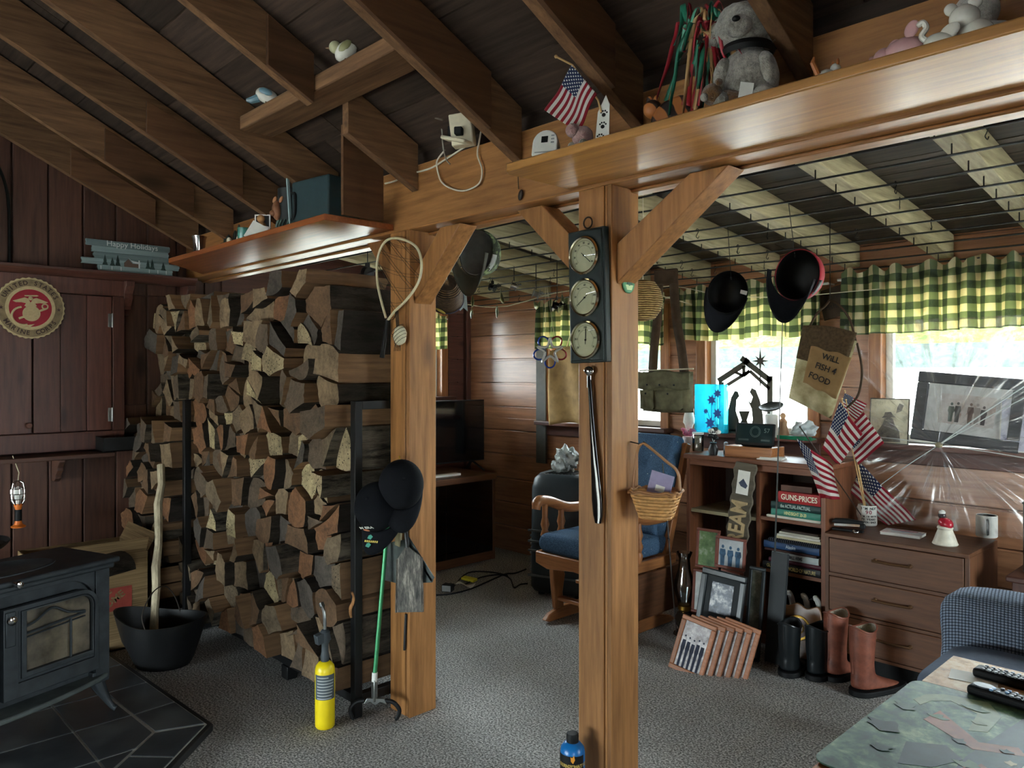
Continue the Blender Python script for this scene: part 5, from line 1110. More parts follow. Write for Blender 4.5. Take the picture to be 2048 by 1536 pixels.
def reel(px, py, y, r, mt, lb):
    y = nearwire(y); q = at(px, py, y=y); g = thing('fishing_reel', lb, 'fishing reel', q, math.radians(random.uniform(0, 60)), 'fishing reels under the rear ceiling')
    D = frame((0, 0, 0), (0, 1, 0), (.3, 0, 1)); m = MB(); m.lathe([(r*.5, -.02), (r, -.02), (r, -.016), (r*.55, -.014), (r*.55, .014), (r, .016), (r, .02), (r*.5, .02)], 24, D); m.out('spool', mt, g)
    m = MB(); m.bar((0, 0, r*.9), (0, .0, r+.02), .03, .006, (1, 0, 0)); wy = nearwire(y); m.tube([(0, 0, r+.02), (0, 0, max(r+.04, rear_z(wy)-.033-q.z))], .003, 6); m.out('reel_foot', BLACKM, g)
    m = MB(); m.bar((.024, -.03, -.01), (.024, .03, .012), .004, .01); m.lathe([(.005, 0), (.007, .02), (0, .022)], 10, frame((.026, .03, .012), (0, 1, 0), (0, 0, 1))); m.out('crank', mt, g)
random.seed(6)
reel(1028, 572, 3.4, .034, CHROME, 'chrome fishing reel hanging left among the rear ceiling reels'); reel(1072, 588, 3.4, .03, STEEL, 'grey steel fishing reel hanging beside the chrome one'); reel(1114, 612, 3.3, .038, plain((20, 20, 22), .2, 0, .6), 'black fishing reel hanging above the star ornament')
reel(985, 575, 3.45, .026, BLACKM, 'small dark fishing reel hanging nearest the camouflage cap'); reel(735, 545, 2.5, .035, BLACKM, 'black fishing reel hanging over the log stack behind shelf')
q = at(1100, 702, y=3.9); g = thing('star_ornament', 'red, white and blue looped star ornament hanging by window', 'ornament', q)
D = frame((0, 0, 0), (.74, .67, 0), (0, 0, 1)); BLU2, RED2 = plain((40, 66, 150), .2, .3), plain((130, 30, 40), .2, .3)
for k in range(5):
    a = PI/2+2*PI*k/5+PI/5; m = MB(); m.tube([D @ V(.075*math.cos(a)+.042*math.cos(a)*math.cos(e)-.036*math.sin(a)*math.sin(e), .075*math.sin(a)+.042*math.sin(a)*math.cos(e)+.036*math.cos(a)*math.sin(e), 0) for e in [2*PI*i/20 for i in range(20)]], .006, 7, True); m.out('loop', BLU2 if math.cos(a) < .1 else RED2, g)
m = MB(); m.tube(spline([D @ V((.092 if i % 2 == 0 else .036)*math.cos(PI/2+i*PI/5), (.092 if i % 2 == 0 else .036)*math.sin(PI/2+i*PI/5), .010) for i in range(11)], 4), .0085, 7); m.out('star_outline', plain((214, 214, 210), .25, .3), g)
for s in (-1, 1): m = MB(); m.tube([D @ V(s*.03, .1, 0), V(s*.008, 3.86-3.9, rear_z(3.86)-.033-q.z)], .0013, 5); m.out('hanging_string', CREAM, g)
m = MB(); m.cbox((0, 0, 0), (.1, .02, 1.2)); o = m.out('trim_3', plain((74, 72, 66), .7)); struct(o); o.location = (-4.13, YB-.022, 1.35)
q = at(1135, 770, y=4.16); g = thing('canvas_sack', 'tan cloth sack hanging in the left part of window', 'sack', (q.x, 4.16, q.z), 0)
m = MB(); m.sheet(lambda u, v: V(-.16+.42*u, -.015*math.sin(9*u+3*v)-.02, -.3+.55*v+.03*math.sin(3*u)), 20, 16); m.out('cloth', plain((150, 118, 72), .8, 0, .2, .3, 12), g, thick=.012, smooth=80)
m = MB(); m.tube([(.0, -.02, .25), (.04, .02, .45), (.1, -.02, .25)], .004, 6); m.out('cord', CREAM, g)
# ---------------------------------------------------------------- television corner
ts = thing('television_stand', 'dark wood television stand with smoked glass doors against left wall', 'television stand', (-4.38, 3.54, 0), PI/2)
# local x runs along the wall (+y world), local y goes back to the wall
W2, D2, Hh = .49, .62, .672
m = MB(); m.box(-W2, W2, -.012, D2, Hh-.045, Hh); m.out('top', WALNUT['X'], ts, bevel=.006)
m = MB(); m.box(-W2+.01, -W2+.035, .0, D2-.01, .012, Hh-.045); m.box(W2-.035, W2-.01, .0, D2-.01, .012, Hh-.045); m.box(-W2+.035, W2-.035, D2-.025, D2-.01, .012, Hh-.045); m.out('side_panels', WALNUT['Z'], ts, bevel=.002)
m = MB(); m.box(-W2+.035, W2-.035, .01, D2-.03, .012, .075); m.out('plinth', WALNUT['X'], ts, bevel=.002)
m = MB(); m.box(-W2+.035, W2-.035, .03, D2-.03, .385, .40); m.out('shelf', WALNUT['X'], ts)
SMOKE = glass('smoked_glass', (.16, .17, .18, 1), .12)
for s in (-1, 1): m = MB(); m.box(min(s*.003, s*(W2-.036)), max(s*.003, s*(W2-.036)), .002, .007, .08, Hh-.05); m.out('glass_door', SMOKE, ts, smooth=0)
m = MB(); m.box(-.2, .2, .1, .4, .401, .47); tag(m.out('media_player', BLACK, loc=(-4.38, 3.54, 0), rot=(0, 0, PI/2), bevel=.004), 'black media box on the shelf inside the television stand', 'media box')
tv = thing('television', 'flat black television standing on the dark wooden stand', 'television', (-4.62, 3.70, Hh+.001), PI/2)
m = MB(); m.box(-.42, .42, 0, .035, .075, .56); m.box(-.2, .2, .035, .07, .12, .4); m.out('case', BLACK, tv, bevel=.004)
m = MB(); m.box(-.412, .412, -.002, .0, .087, .552); m.out('screen', plain((8, 9, 11), .08, 0, .6, .0), tv, smooth=0)
for s in (-1, 1): m = MB(); m.bar((s*.3, .015, .08), (s*.34, -.09, .006), .02, .01); m.bar((s*.3, .015, .08), (s*.34, .12, .006), .02, .01); m.out('leg', BLACK, tv)
m = MB(); m.box(-.25, .25, -.15, -.09, Hh+.001, Hh+.016); tag(m.out('papers', PAPER, loc=(-4.38-.24, 3.5, 0), rot=(0, 0, PI/2)), 'white papers lying on the stand in front of the television', 'papers')
# portable cooler with hose and cloth
ac = thing('portable_air_conditioner', 'black portable air conditioner standing behind the glider chair', 'air conditioner', (-3.42, 3.77, 0), math.radians(20)); AC_ = plain((40, 46, 48), .45, 0, .4, .06)
m = MB()
secs = [(.03, .185, .165), (.06, .2, .18), (.3, .2, .18), (.7, .195, .172), (.76, .18, .16), (.79, .15, .13)]; RR = []
for z, a, b in secs: RR.append([m.bm.verts.new(V(a*math.copysign(abs(math.cos(t))**.42, math.cos(t)), b*math.copysign(abs(math.sin(t))**.42, math.sin(t)), z)) for t in [2*PI*k/40 for k in range(40)]])
for A, B in zip(RR, RR[1:]):
    for k in range(40): m.face([A[k], A[(k+1) % 40], B[(k+1) % 40], B[k]])
m.face(RR[0][::-1]); m.face(RR[-1]); m.out('case', AC_, ac, smooth=50)
m = MB()
for k in range(9): m.bar((-.1+.025*k, -.1, .7915), (-.08+.025*k, .1, .7915), .008, .004)
m.out('top_grille', BLACK, ac)
m = MB()
for k in range(10): z = .12+.028*k; m.box(-.204, -.17, -.12, -.05, z, z+.012)
m.out('side_vents', plain((120, 124, 124), .5), ac)
m = MB()
for z in (.42, .35, .29, .13): m.box(-.19, .19, -.184, -.17, z, z+.012)
m.out('front_vents', plain((74, 78, 76), .5), ac)
for x, y in ((-.13, -.1), (.13, -.1), (-.13, .1), (.13, .1)): m = MB(); m.lathe([(.02, .001), (.022, .015), (.02, .03)], 14, Matrix.Translation((x, y, 0))); m.out('caster', BLACK, ac)
m = MB(); H_ = spline([(-.1, .19, .42), (-.22, .24, .44), (-.27, .22, .52), (-.25, .24, .62), (-.1, .27, .66), (.05, .3, .7)], 14); m.tube(H_, [.062+.005*math.sin(i*1.9) for i in range(len(H_))], 16); m.out('exhaust_hose', plain((206, 206, 200), .6, 0, .3, .05), ac, smooth=60)
g = thing('crumpled_cloth', 'grey and white crumpled bag on top of the air conditioner', 'bag', (-3.42, 3.78, .792), .4); random.seed(12)
m = MB(); m.ball((0, 0, .085), (.075, .055, .085), (0, .25, 0), 30, 20, f=lambda p: p*(1+.26*math.sin(p.x*85+p.z*40)*math.sin(p.y*90+p.z*30+1)+.14*math.sin(p.z*130+p.x*60))); m.ball((-.05, -.02, .04), (.05, .05, .04), (0, 0, 0), 24, 14, f=lambda p: p*(1+.25*math.sin(p.x*110+p.z*60)*math.sin(p.y*100))); m.out('cloth', plain((160, 164, 160), .8, 0, .2, .75, 18), g, smooth=40)
# floor cords and bits
for i, (L, lb) in enumerate(((((872, 1192), (900, 1190), (940, 1180), (975, 1165), (1010, 1150), (1030, 1148), (1052, 1140)), 'black cord crossing the carpet from television to air conditioner'), (((930, 1172), (960, 1158), (1000, 1152), (1020, 1160), (1028, 1178), (1040, 1172), (1055, 1170)), 'black cord looped on the carpet beside the air conditioner'), (((905, 1180), (935, 1150), (980, 1148), (1015, 1155)), 'thin black cord under the yellow packet'))):
    m = MB(); m.tube([V(p.x, p.y, .006+.004*i) for p in spline([at(a, b, z=0) for a, b in L], 5)], .005, 7); tag(m.out('floor_cable', BLACK), lb, 'cable', 'cables on the rear carpet')
q = at(896, 1183, z=0); g = thing('power_adapter', 'black power adapter block lying on the carpet', 'adapter', q, .5); m = MB(); m.box(-.035, .035, -.03, .03, .003, .05); m.out('block', BLACK, g, bevel=.006)
m = MB(); m.box(-.03, .03, -.031, -.03, .008, .046); m.out('label', plain((150, 152, 150), .5), g)
q = at(938, 1164, z=0); m = MB(); m.box(-.05, .05, -.03, .03, .012, .03); tag(m.out('yellow_packet', plain((214, 200, 50), .5), loc=q, rot=(0, .1, .4), bevel=.004), 'yellow packet lying on the cords', 'packet')
q = at(930, 1175, z=0); m = MB(); m.sheet(lambda u, v: V(-.06+.12*u, -.03+.07*v, .02+.012*math.sin(4*u+3*v)), 8, 6); tag(m.out('paper_scrap', PAPER, loc=q, rot=(0, 0, .3), thick=.001), 'crumpled white paper beside the yellow packet', 'paper')
# ---------------------------------------------------------------- glider chair
gc = thing('glider_chair', 'oak glider rocking chair with blue tufted cushions', 'chair', (-2.835, 3.50, 0)); BLUE = NT('blue_fleck_fabric'); v = BLUE.coords(rnd=False); vo = BLUE.n('TexVoronoi'); vo.inputs['Scale'].default_value = 26; BLUE.l(v, vo.inputs['Vector']); nz = BLUE.noise(v, 160, 3); BLUEM = BLUE.base(BLUE.mix(BLUE.math('LESS_THAN', vo.outputs['Distance'], .07), BLUE.ramp(nz, [(.3, C(52, 74, 96)), (.7, C(84, 110, 138))]), C(196, 200, 196)), .9, 0, .15); BLUE.bump(nz, .5, .004)
def cushion(x0, x1, y0, y1, z0, z1, name, M=None, tuft=False):
    m = MB()
    def f(s): return lambda u_, v_: (lambda u, v: ((M or Matrix()) @ V(x0+(x1-x0)*u, y0+(y1-y0)*v, (z0+z1)/2+s*(z1-z0)/2*(1-abs(2*u-1)**20)**.3*(1-abs(2*v-1)**20)**.3*(1-(.22*max(0, math.cos(3*PI*u)*math.cos(3*PI*v))**3 if tuft and s > 0 else 0)))))(.5-.5*math.cos(PI*u_), .5-.5*math.cos(PI*v_))
    m.sheet(f(1), 26, 26); m.sheet(f(-1), 26, 26); bmesh.ops.remove_doubles(m.bm, verts=m.bm.verts[:], dist=.0015); return m.out(name, BLUEM, gc, smooth=80)
cushion(-.265, .265, -.31, .2, .412, .525, 'seat_cushion')
m = MB(); m.tube([(.262, -.305, .468), (-.262, -.305, .468), (-.262, .2, .468), (.262, .2, .468)], .006, 6, True); m.out('seat_piping', BLUEM, gc)
BM = Matrix.Translation((0, .17, .50)) @ Matrix.Rotation(math.radians(-21), 4, 'X')
BM2 = BM @ frame((0, 0, 0), (1, 0, 0), (0, 0, 1))     # sheet plane: local x, up; normal towards the sitter
cushion(-.25, .25, .0, .60, -.05, .10, 'back_cushion', BM2, True)
for s in (-1, 1):
    m = MB(); P = spline([(s*.29, -.31, .655), (s*.29, -.29, .70), (s*.29, -.2, .69), (s*.285, -.05, .64), (s*.28, .12, .63), (s*.275, .24, .635)], 5); m.tube(P, [.026]*3+[.031]*(len(P)-3), 12); a_ = m.out('arm', OAK['Y'], gc)
    for y in (-.24, -.1): m = MB(); m.lathe([(.017, .41), (.026, .45), (.018, .47), (.027, .5), (.017, .53), (.026, .56), (.017, .6), (.018, .68 if y < -.2 else .64)], 16, Matrix.Translation((s*.285, y, 0))); m.out('spindle', OAK['Z'], gc)
    m = MB(); m.bar((s*.268, .17, .36), (s*.268, .395, 1.03), .03, .05, (0, 1, .3)); m.out('back_post', OAK['Z'], gc, bevel=.006)
    m = MB(); m.bar((s*.285, -.3, .385), (s*.285, .24, .385), .03, .06); m.out('side_rail', OAK['Y'], gc, bevel=.006)
    m = MB(); m.prism([(-.26, .006), (-.3, .02), (-.26, .05), (-.16, .075), (-.02, .08), (.14, .07), (.25, .045), (.29, .02), (.26, .006)], .035, frame((s*.24-.0175, 0, 0), (0, 1, 0), (0, 0, 1))); m.out('base_foot', OAK['Y'], gc, bevel=.006)
    m = MB(); m.prism([(-.21, .07), (-.14, .07), (-.15, .16), (-.13, .26), (-.16, .345), (-.24, .345), (-.23, .22)], .03, frame((s*.24-.015, 0, 0), (0, 1, 0), (0, 0, 1))); m.out('leg', OAK['Z'], gc, bevel=.005)
    m = MB(); m.prism([(.1, .07), (.17, .07), (.19, .2), (.2, .345), (.11, .345), (.12, .2)], .03, frame((s*.24-.015, 0, 0), (0, 1, 0), (0, 0, 1))); m.out('leg', OAK['Z'], gc, bevel=.005)
m = MB(); m.prism([(-.29, .415), (.29, .415), (.29, .35), (.2, .325), (0, .345), (-.2, .325), (-.29, .35)], .025, frame((0, -.29, 0), (1, 0, 0), (0, 0, 1))); m.out('front_apron', OAK['X'], gc, bevel=.005)
for y, z in ((-.18, .13), (-.02, .2), (.13, .13), (.0, .05)): m = MB(); m.bar((-.225, y, z), (.225, y, z), .04, .022); m.out('stretcher', OAK['X'], gc, bevel=.004)
m = MB(); m.box(.302, .318, -.22, .24, .11, .352); m.out('side_panel', WALNUT['Y'], gc, bevel=.003)
m = MB(); m.bar((-.26, .385, 1.0), (.26, .385, 1.0), .03, .06); m.out('top_rail', OAK['X'], gc, bevel=.005)
# ---------------------------------------------------------------- curtains
def plaid():
    t = NT('green_plaid_cotton'); tc = t.n('TexCoord'); sp = t.n('SeparateXYZ'); t.l(tc.outputs['UV'], sp.inputs[0])
    A = t.math('LESS_THAN', t.math('FRACT', sp.outputs[0]), .5); B = t.math('LESS_THAN', t.math('FRACT', sp.outputs[1]), .5)
    th = t.noise(t.coords(rnd=False), 260, 2)
    s = t.math('ADD', A, B); col = t.ramp(t.math('MULTIPLY', s, .5), [(0, C(220, 210, 172)), (.3, C(100, 116, 84)), (.8, C(20, 48, 42))], 'CONSTANT')
    col = t.mix(t.math('MULTIPLY', th, .35), col, C(120, 120, 90)); m = t.base(col, .9, 0, .1)
    tr = t.n('BsdfTranslucent'); t.l(t.mix(1, col, C(255, 240, 192), 'MULTIPLY'), tr.inputs[0]); ms = t.n('MixShader'); ms.inputs[0].default_value = .42; t.l(t.b.outputs[0], ms.inputs[1]); t.l(tr.outputs[0], ms.inputs[2]); t.l(ms.outputs[0], t.t.nodes['Material Output'].inputs[0]); return m
PLAID = plaid()
def valance(a, b, z0, z1, axis, d, label, seed, per=.085):
    random.seed(seed); w = b-a; g = thing('curtain_valance', label, 'curtain', ((a+b)/2, d, z1) if axis == 'x' else (d, (a+b)/2, z1), 0 if axis == 'x' else PI/2, 'green plaid valances')
    n = int(w/per); ph = [random.uniform(-.6, .6) for _ in range(n+2)]; am = [random.uniform(.5, 1.2) for _ in range(n+2)]
    NU, NV = n*12, 18; m = MB(); dz = [random.uniform(-.012, .012) for _ in range(n+2)]
    grid = []
    for j in range(NV+1):
        v = j/NV; row = []
        for i in range(NU+1):
            u = i/NU; k = u*n; q = int(k); f = k-q; A = am[q]*(1-f)+am[q+1]*f; P = ph[q]*(1-f)+ph[q+1]*f
            z = -(z1-z0)*v+(dz[q]*(1-f)+dz[q+1]*f)*(1 if v > .2 else .4)
            pin = 1-.75*math.exp(-((v-.13)/.05)**2)
            y = -.016-.03*A*pin*(.45+.75*v)*math.cos(2*PI*k+P*2*v)
            row.append(m.bm.verts.new(V(-w/2+w*u+.012*pin*math.sin(2*PI*k+P)*v, y, z+.018*math.sin(k*4.3+P*3)*max(0, .14-v)/.14)))
        grid.append(row)
    for j in range(NV):
        for i in range(NU):
            uv = lambda I, J: (I/NU*w*1.35/.075, 1-J/NV*(z1-z0)/.075)
            m.face([grid[j][i], grid[j][i+1], grid[j+1][i+1], grid[j+1][i]], 0, [uv(i, j), uv(i+1, j), uv(i+1, j+1), uv(i, j+1)])
    m.out('cloth', PLAID, g, smooth=80)
    m = MB(); m.tube([(-w/2-.03, 0, -(z1-z0)*.13), (w/2+.03, 0, -(z1-z0)*.13)], .007, 8); m.out('curtain_rod', WHITE, g)
    for s in (-1, 1): m = MB(); m.tube([(s*(w/2+.025), 0, -(z1-z0)*.13), (s*(w/2+.025), YB-d-.019 if axis == 'x' else .04, -(z1-z0)*.13)], .006, 6); m.out('rod_bracket', WHITE, g)
x0, x1 = at(1345, 600, y=4.2).x, at(1646, 600, y=4.2).x
valance(-4.1, -2.93, 1.635, 1.985, 'x', 4.215, 'plaid valance behind the posts, left of the olive bag', 1)
valance(-2.84, x1, 1.655, 1.985, 'x', 4.2, 'plaid valance behind the two black caps', 2)
valance(at(1686, 600, y=4.2).x, -.12, 1.655, 2.0, 'x', 4.2, 'plaid valance over the right-hand window', 3)
valance(2.35, 4.0, 1.64, 1.93, 'y', XL+.075, 'plaid valance on the small window of left wall', 4)
m = MB(); m.tube(spline([at(1282, 585, y=3.95), at(1340, 572, y=3.95), at(1420, 586, y=3.98), at(1500, 594, y=3.98), at(1600, 592, y=3.98), at(1690, 584, y=3.98), at(1760, 578, y=4.0)], 6), .002, 6); tag(m.out('clothesline', CREAM), 'thin white line strung before the curtains under the caps', 'line')
# ---------------------------------------------------------------- bags hanging by the window
OLIVE = plain((104, 100, 76), .85, 0, .2, .3, 25); DSTRAP = plain((70, 54, 40), .85, 0, .2, .25, 20)
q = at(1335, 780, y=3.72); g = thing('shoulder_bag', 'olive canvas fishing bag with snap pockets hanging by broad straps', 'bag', q, math.radians(8)); W3, Hb = .16, .115
def pillow(m, x0, x1, z0, z1, d, y, n=16):
    for s in (-1, 1): m.sheet(lambda u, v: V(x0+(x1-x0)*u, y+s*d*(1-abs(2*u-1)**5)**.5*(1-abs(2*v-1)**5)**.5+.003*math.sin(14*u+5*v), z0+(z1-z0)*v-.006*math.sin(PI*u)*(1-v)), n, n)
    bmesh.ops.remove_doubles(m.bm, verts=m.bm.verts[:], dist=.001)
m = MB(); pillow(m, -W3, W3, -Hb-.01, Hb-.01, .05, 0); m.out('body', OLIVE, g, smooth=70)
m = MB(); m.sheet(lambda u, v: V(-W3-.005+(2*W3+.01)*u, -.052-.006*math.sin(PI*v), .108-.1*v-.008*math.sin(3*PI*u)), 20, 8); m.out('flap', OLIVE, g, thick=.003)
for a, b in ((-.15, -.06), (-.05, .12)):
    m = MB(); pillow(m, a, b, -.11, 0.0, .016, -.052, 10); pk = m.out('pocket', OLIVE, g, smooth=70)
    m = MB(); m.ball(((a+b)/2, -.07, -.02), (.006, .003, .006)); m.out('snap', BLACKM, pk)
for x in (-.1, -.02, .07): m = MB(); m.ball((x, -.062, .03), (.006, .003, .006)); m.out('snap', BLACKM, g)
m = MB(); m.tube([(-.165, -.03, .112), (.175, -.03, .122)], .004, 6); m.out('piping', CREAM, g)
top = V(-.02, .02, rear_z(3.74)-.05-q.z)
for s, n in ((-1, 0), (1, 1)):
    m = MB(); P = [V(s*.1+.005, 0, .1), V(s*.085, .0, .25), V(s*.06-.01, .01, .42), top+V(s*.045, 0, -.02)]; P = spline(P, 5); c = [(m.bm.verts.new(p+V(-.028, 0, 0)), m.bm.verts.new(p+V(.028, 0, 0))) for p in P]
    for A, B in zip(c, c[1:]): m.face([A[0], A[1], B[1], B[0]])
    m.out('strap', DSTRAP, g, thick=.004)
m = MB(); m.cbox(top+V(0, 0, -.045), (.15, .02, .09)); m.out('strap_pad', DSTRAP, g, bevel=.008)
CANV = NT('canvas_cloth'); f = CANV.noise(CANV.coords(rnd=False), 14, 5); cc = CANV.ramp(f, [(.35, C(150, 138, 100)), (.65, C(206, 196, 158))]); CANVM = CANV.base(cc, .9, 0, .1)
g = thing('tote_bag', 'canvas creel bag with hand-lettered cardboard sign hanging at window post', 'bag', at(1650, 750, y=3.3)); o = g.location.copy()
cn = {k: at(a, b, y=3.3)-o for k, (a, b) in {'tl': (1604, 664), 'tr': (1714, 682), 'bl': (1577, 796), 'br': (1662, 838)}.items()}
def quad(u, v): return cn['bl']*(1-u)*(1-v)+cn['br']*u*(1-v)+cn['tl']*(1-u)*v+cn['tr']*u*v
m = MB()
for s in (-1, 1): m.sheet(lambda u, v: quad(u, v)+V(0, s*.028*(1-abs(2*u-1)**4)**.5*(1-abs(2*v-1)**4)**.5, 0), 16, 18)
bmesh.ops.remove_doubles(m.bm, verts=m.bm.verts[:], dist=.001); m.out('pouch', CANVM, g, smooth=70)
m = MB(); m.sheet(lambda u, v: quad(.06+.95*u, .62+.48*v)+V(.0, -.033, .012*math.sin(PI*u)*v), 12, 6); m.out('mesh_flap', plain((84, 70, 52), .9, 0, .1, .3, 80), g, thick=.003)
sgn = {k: at(a, b, y=3.262)-o for k, (a, b) in {'tl': (1622, 692), 'tr': (1704, 714), 'bl': (1606, 765), 'br': (1672, 797)}.items()}
def sq(u, v): return sgn['bl']*(1-u)*(1-v)+sgn['br']*u*(1-v)+sgn['tl']*(1-u)*v+sgn['tr']*u*v
m = MB(); m.sheet(lambda u, v: sq(u, v)+V(0, 0, .004*math.sin(12*u)*(abs(v-.5) > .48)), 20, 12); sgo = m.out('cardboard_sign', plain((150, 122, 84), .9, 0, .1, .1), g, thick=.003)
for s, u, v, sz in (('WiLL', .55, .83, .036), ('FISH 4', .5, .56, .036), ('FOOD', .42, .27, .036)):
    p = sq(u, v)+V(0, -.003, 0); text(s, sz, plain((40, 34, 30), .8), sgo, frame(p, sq(u+.2, v-.03)-sq(u-.2, v-.03), sq(u, v+.1)-sq(u, v-.1)), .0006, .0006, 'lettering', sx=.98)
for L in ([(1612, 668), (1632, 630), (1650, 612), (1660, 600)], [(1712, 684), (1700, 640), (1680, 612), (1660, 600)], [(1714, 686), (1724, 740), (1716, 790), (1694, 815)]):
    m = MB(); m.tube([p-o for p in spline([at(a, b, y=3.32) for a, b in L], 6)], .005, 7); m.out('strap', DSTRAP, g)
m = MB(); p = at(1660, 600, y=3.32)-o; m.tube([p, V(p.x, .02, rear_z(3.35)-.04-o.z)], .002, 5); m.out('hanging_wire', WIRE, g)
q = at(1668, 605, y=4.265); g = thing('fishing_sign', 'small dark wooden fishing sign tilted between the two right valances', 'sign', q, rot=(PI/2, math.radians(-14), 0))
m = MB(); m.box(-.075, .075, -.085, .085, 0, .008); m.out('board', plain((66, 50, 38), .7, 0, .3, .3, 14), g, bevel=.003)
for s, z in (('Gone', .03), ("Fishin'", -.02)): text(s, .045, plain((30, 24, 20), .7), g, Matrix.Translation((0, z, .0085)), .0004)
# ---------------------------------------------------------------- window sill row
def onsill(px, y): return at(px, 800, y=y).x
ns = thing('nativity_silhouette', 'dark metal nativity stable cut-out with star on the window sill', 'ornament', (onsill(1498, 4.17), 4.17, 1.083)); o = ns.location.copy(); MET = plain((74, 70, 58), .5, .4)
def pz(px, py): p = at(px, py, y=4.17)-o; return (p.x, p.z)
FMN = frame((0, 0, 0), (1, 0, 0), (0, 0, 1))
def strip(m, a, b, w=.012): m.bar(V(pz(*a)[0], 0, pz(*a)[1]), V(pz(*b)[0], 0, pz(*b)[1]), .004, w, (0, 0, 1) if abs(a[1]-b[1]) < 1e9 else None)
def ribbon2(m, L, w):
    for a, b in zip(L, L[1:]):
        p, q = V(*pz(*a), 0), V(*pz(*b), 0); d = (q-p).normalized(); n = V(-d.y, d.x, 0)*w*.85; m.prism([(v.x, v.y) for v in (p-n, q-n, q+n, p+n)], .004, FMN)
m = MB()
ribbon2(m, [(1437, 762), (1490, 728), (1497, 718)], .02); ribbon2(m, [(1483, 716), (1506, 734), (1542, 762)], .02); ribbon2(m, [(1540, 752), (1540, 862)], .02); ribbon2(m, [(1452, 772), (1500, 742), (1540, 778)], .012); ribbon2(m, [(1488, 732), (1488, 752)], .012); ribbon2(m, [(1500, 742), (1488, 752), (1470, 744)], .01); ribbon2(m, [(1443, 764), (1443, 862)], .02); ribbon2(m, [(1437, 863), (1546, 863)], .014); m.out('stable', MET, ns)
m = MB(); cx, cz = pz(1521, 722); m.prism([(cx+(.07 if i % 4 == 0 else .045 if i % 2 == 0 else .018)*math.cos(PI/2+i*PI/8)*(.8 if i % 8 == 4 else 1), cz+(.075 if i % 4 == 0 else .045 if i % 2 == 0 else .018)*math.sin(PI/2+i*PI/8)) for i in range(16)], .004, FMN); ribbon2(m, [(1521, 740), (1521, 772)], .004); m.out('star', MET, ns)
for nm, L in (('kneeling_figure', [(1455, 862), (1457, 820), (1463, 795), (1470, 782), (1476, 783), (1479, 792), (1473, 800), (1472, 822), (1478, 840), (1480, 862)]), ('kneeling_figure', [(1528, 862), (1526, 830), (1520, 800), (1512, 780), (1504, 776), (1500, 784), (1506, 794), (1502, 806), (1496, 800), (1504, 818), (1506, 840), (1500, 862)]), ('manger', [(1478, 822), (1500, 822), (1494, 840), (1502, 862), (1494, 862), (1489, 846), (1482, 862), (1474, 862), (1484, 840)])):
    m = MB(); m.prism([pz(*p) for p in L], .004, FMN); m.out(nm, MET, ns)
m = MB(); m.cbox((0, 0, .004), (.22, .04, .006)); m.out('stand', MET, ns)
bx0, bx1 = onsill(1391, 4.12), onsill(1455, 4.12)
gb = thing('glass_block', 'turquoise glass panel with blue flowers standing on the sill', 'glass panel', ((bx0+bx1)/2, 4.12, 1.083)); w = (bx1-bx0)/2
t = NT('turquoise_glass'); a_ = t.n('BsdfTransparent'); a_.inputs[0].default_value = C(120, 224, 236); b_ = t.n('BsdfTranslucent'); b_.inputs[0].default_value = C(70, 190, 214); gl_ = t.n('BsdfGlossy'); gl_.inputs[1].default_value = .05
m1 = t.n('MixShader'); m1.inputs[0].default_value = .3; t.l(a_.outputs[0], m1.inputs[1]); t.l(b_.outputs[0], m1.inputs[2]); m2 = t.n('MixShader'); m2.inputs[0].default_value = .06; t.l(m1.outputs[0], m2.inputs[1]); t.l(gl_.outputs[0], m2.inputs[2]); t.l(m2.outputs[0], t.t.nodes['Material Output'].inputs[0])
m = MB(); m.box(-w, w, -.012, .012, 0, .295); m.out('glass', t.m, gb, bevel=.003)
m = MB(); random.seed(5); BF = plain((40, 90, 176), .5)
for cx, cz, r in ((.01, .20, .035), (.05, .24, .03), (-.0, .06, .04), (.05, .12, .035), (-.03, .13, .02)):
    m.prism([(cx+r*(1 if i % 2 else .5)*math.cos(i*PI/7), cz+r*(1 if i % 2 else .5)*math.sin(i*PI/7)) for i in range(14)], .001, frame((0, -.0122, 0), (1, 0, 0), (0, 0, 1)))
for p, q in (((.01, 0, .0), (.01, 0, .19)), ((.05, 0, .0), (.05, 0, .23)), ((.02, 0, .02), (-.02, 0, .14))): m.bar(V(*p)+V(0, -.013, 0), V(*q)+V(0, -.013, 0), .001, .004, (0, 0, 1)) if False else m.tube([V(*p)+V(0, -.0135, 0), V(*q)+V(0, -.0135, 0)], .0018, 5)
m.out('flower_painting', BF, gb)
def small(name, label, cat, px, y, z, rz=0): q = at(px, 800, y=y); return thing(name, label, cat, (q.x, y, z), rz)
g = small('lace_bag', 'crumpled white lace bag at the left edge of the sill', 'bag', 1378, 4.12, 1.083); m = MB(); random.seed(7); m.ball((0, 0, .085), (.035, .03, .085), f=lambda p: p*(1+.2*math.sin(p.z*80)*math.cos(p.x*90))); m.out('lace', plain((220, 216, 204), .8, 0, .2, .1, 90), g, smooth=50)
TERRA = plain((196, 152, 116), .6); g = small('clay_figurine', 'peach clay figurine on the sill right of the nativity', 'figurine', 1566, 4.12, 1.083); m = MB(); m.lathe([(0, 0), (.03, 0), (.034, .02), (.022, .07), (.024, .09), (.01, .11), (0, .112)], 18); m.out('body', TERRA, g); m = MB(); m.ball((0, 0, .122), (.016, .016, .018)); m.out('head', TERRA, g)
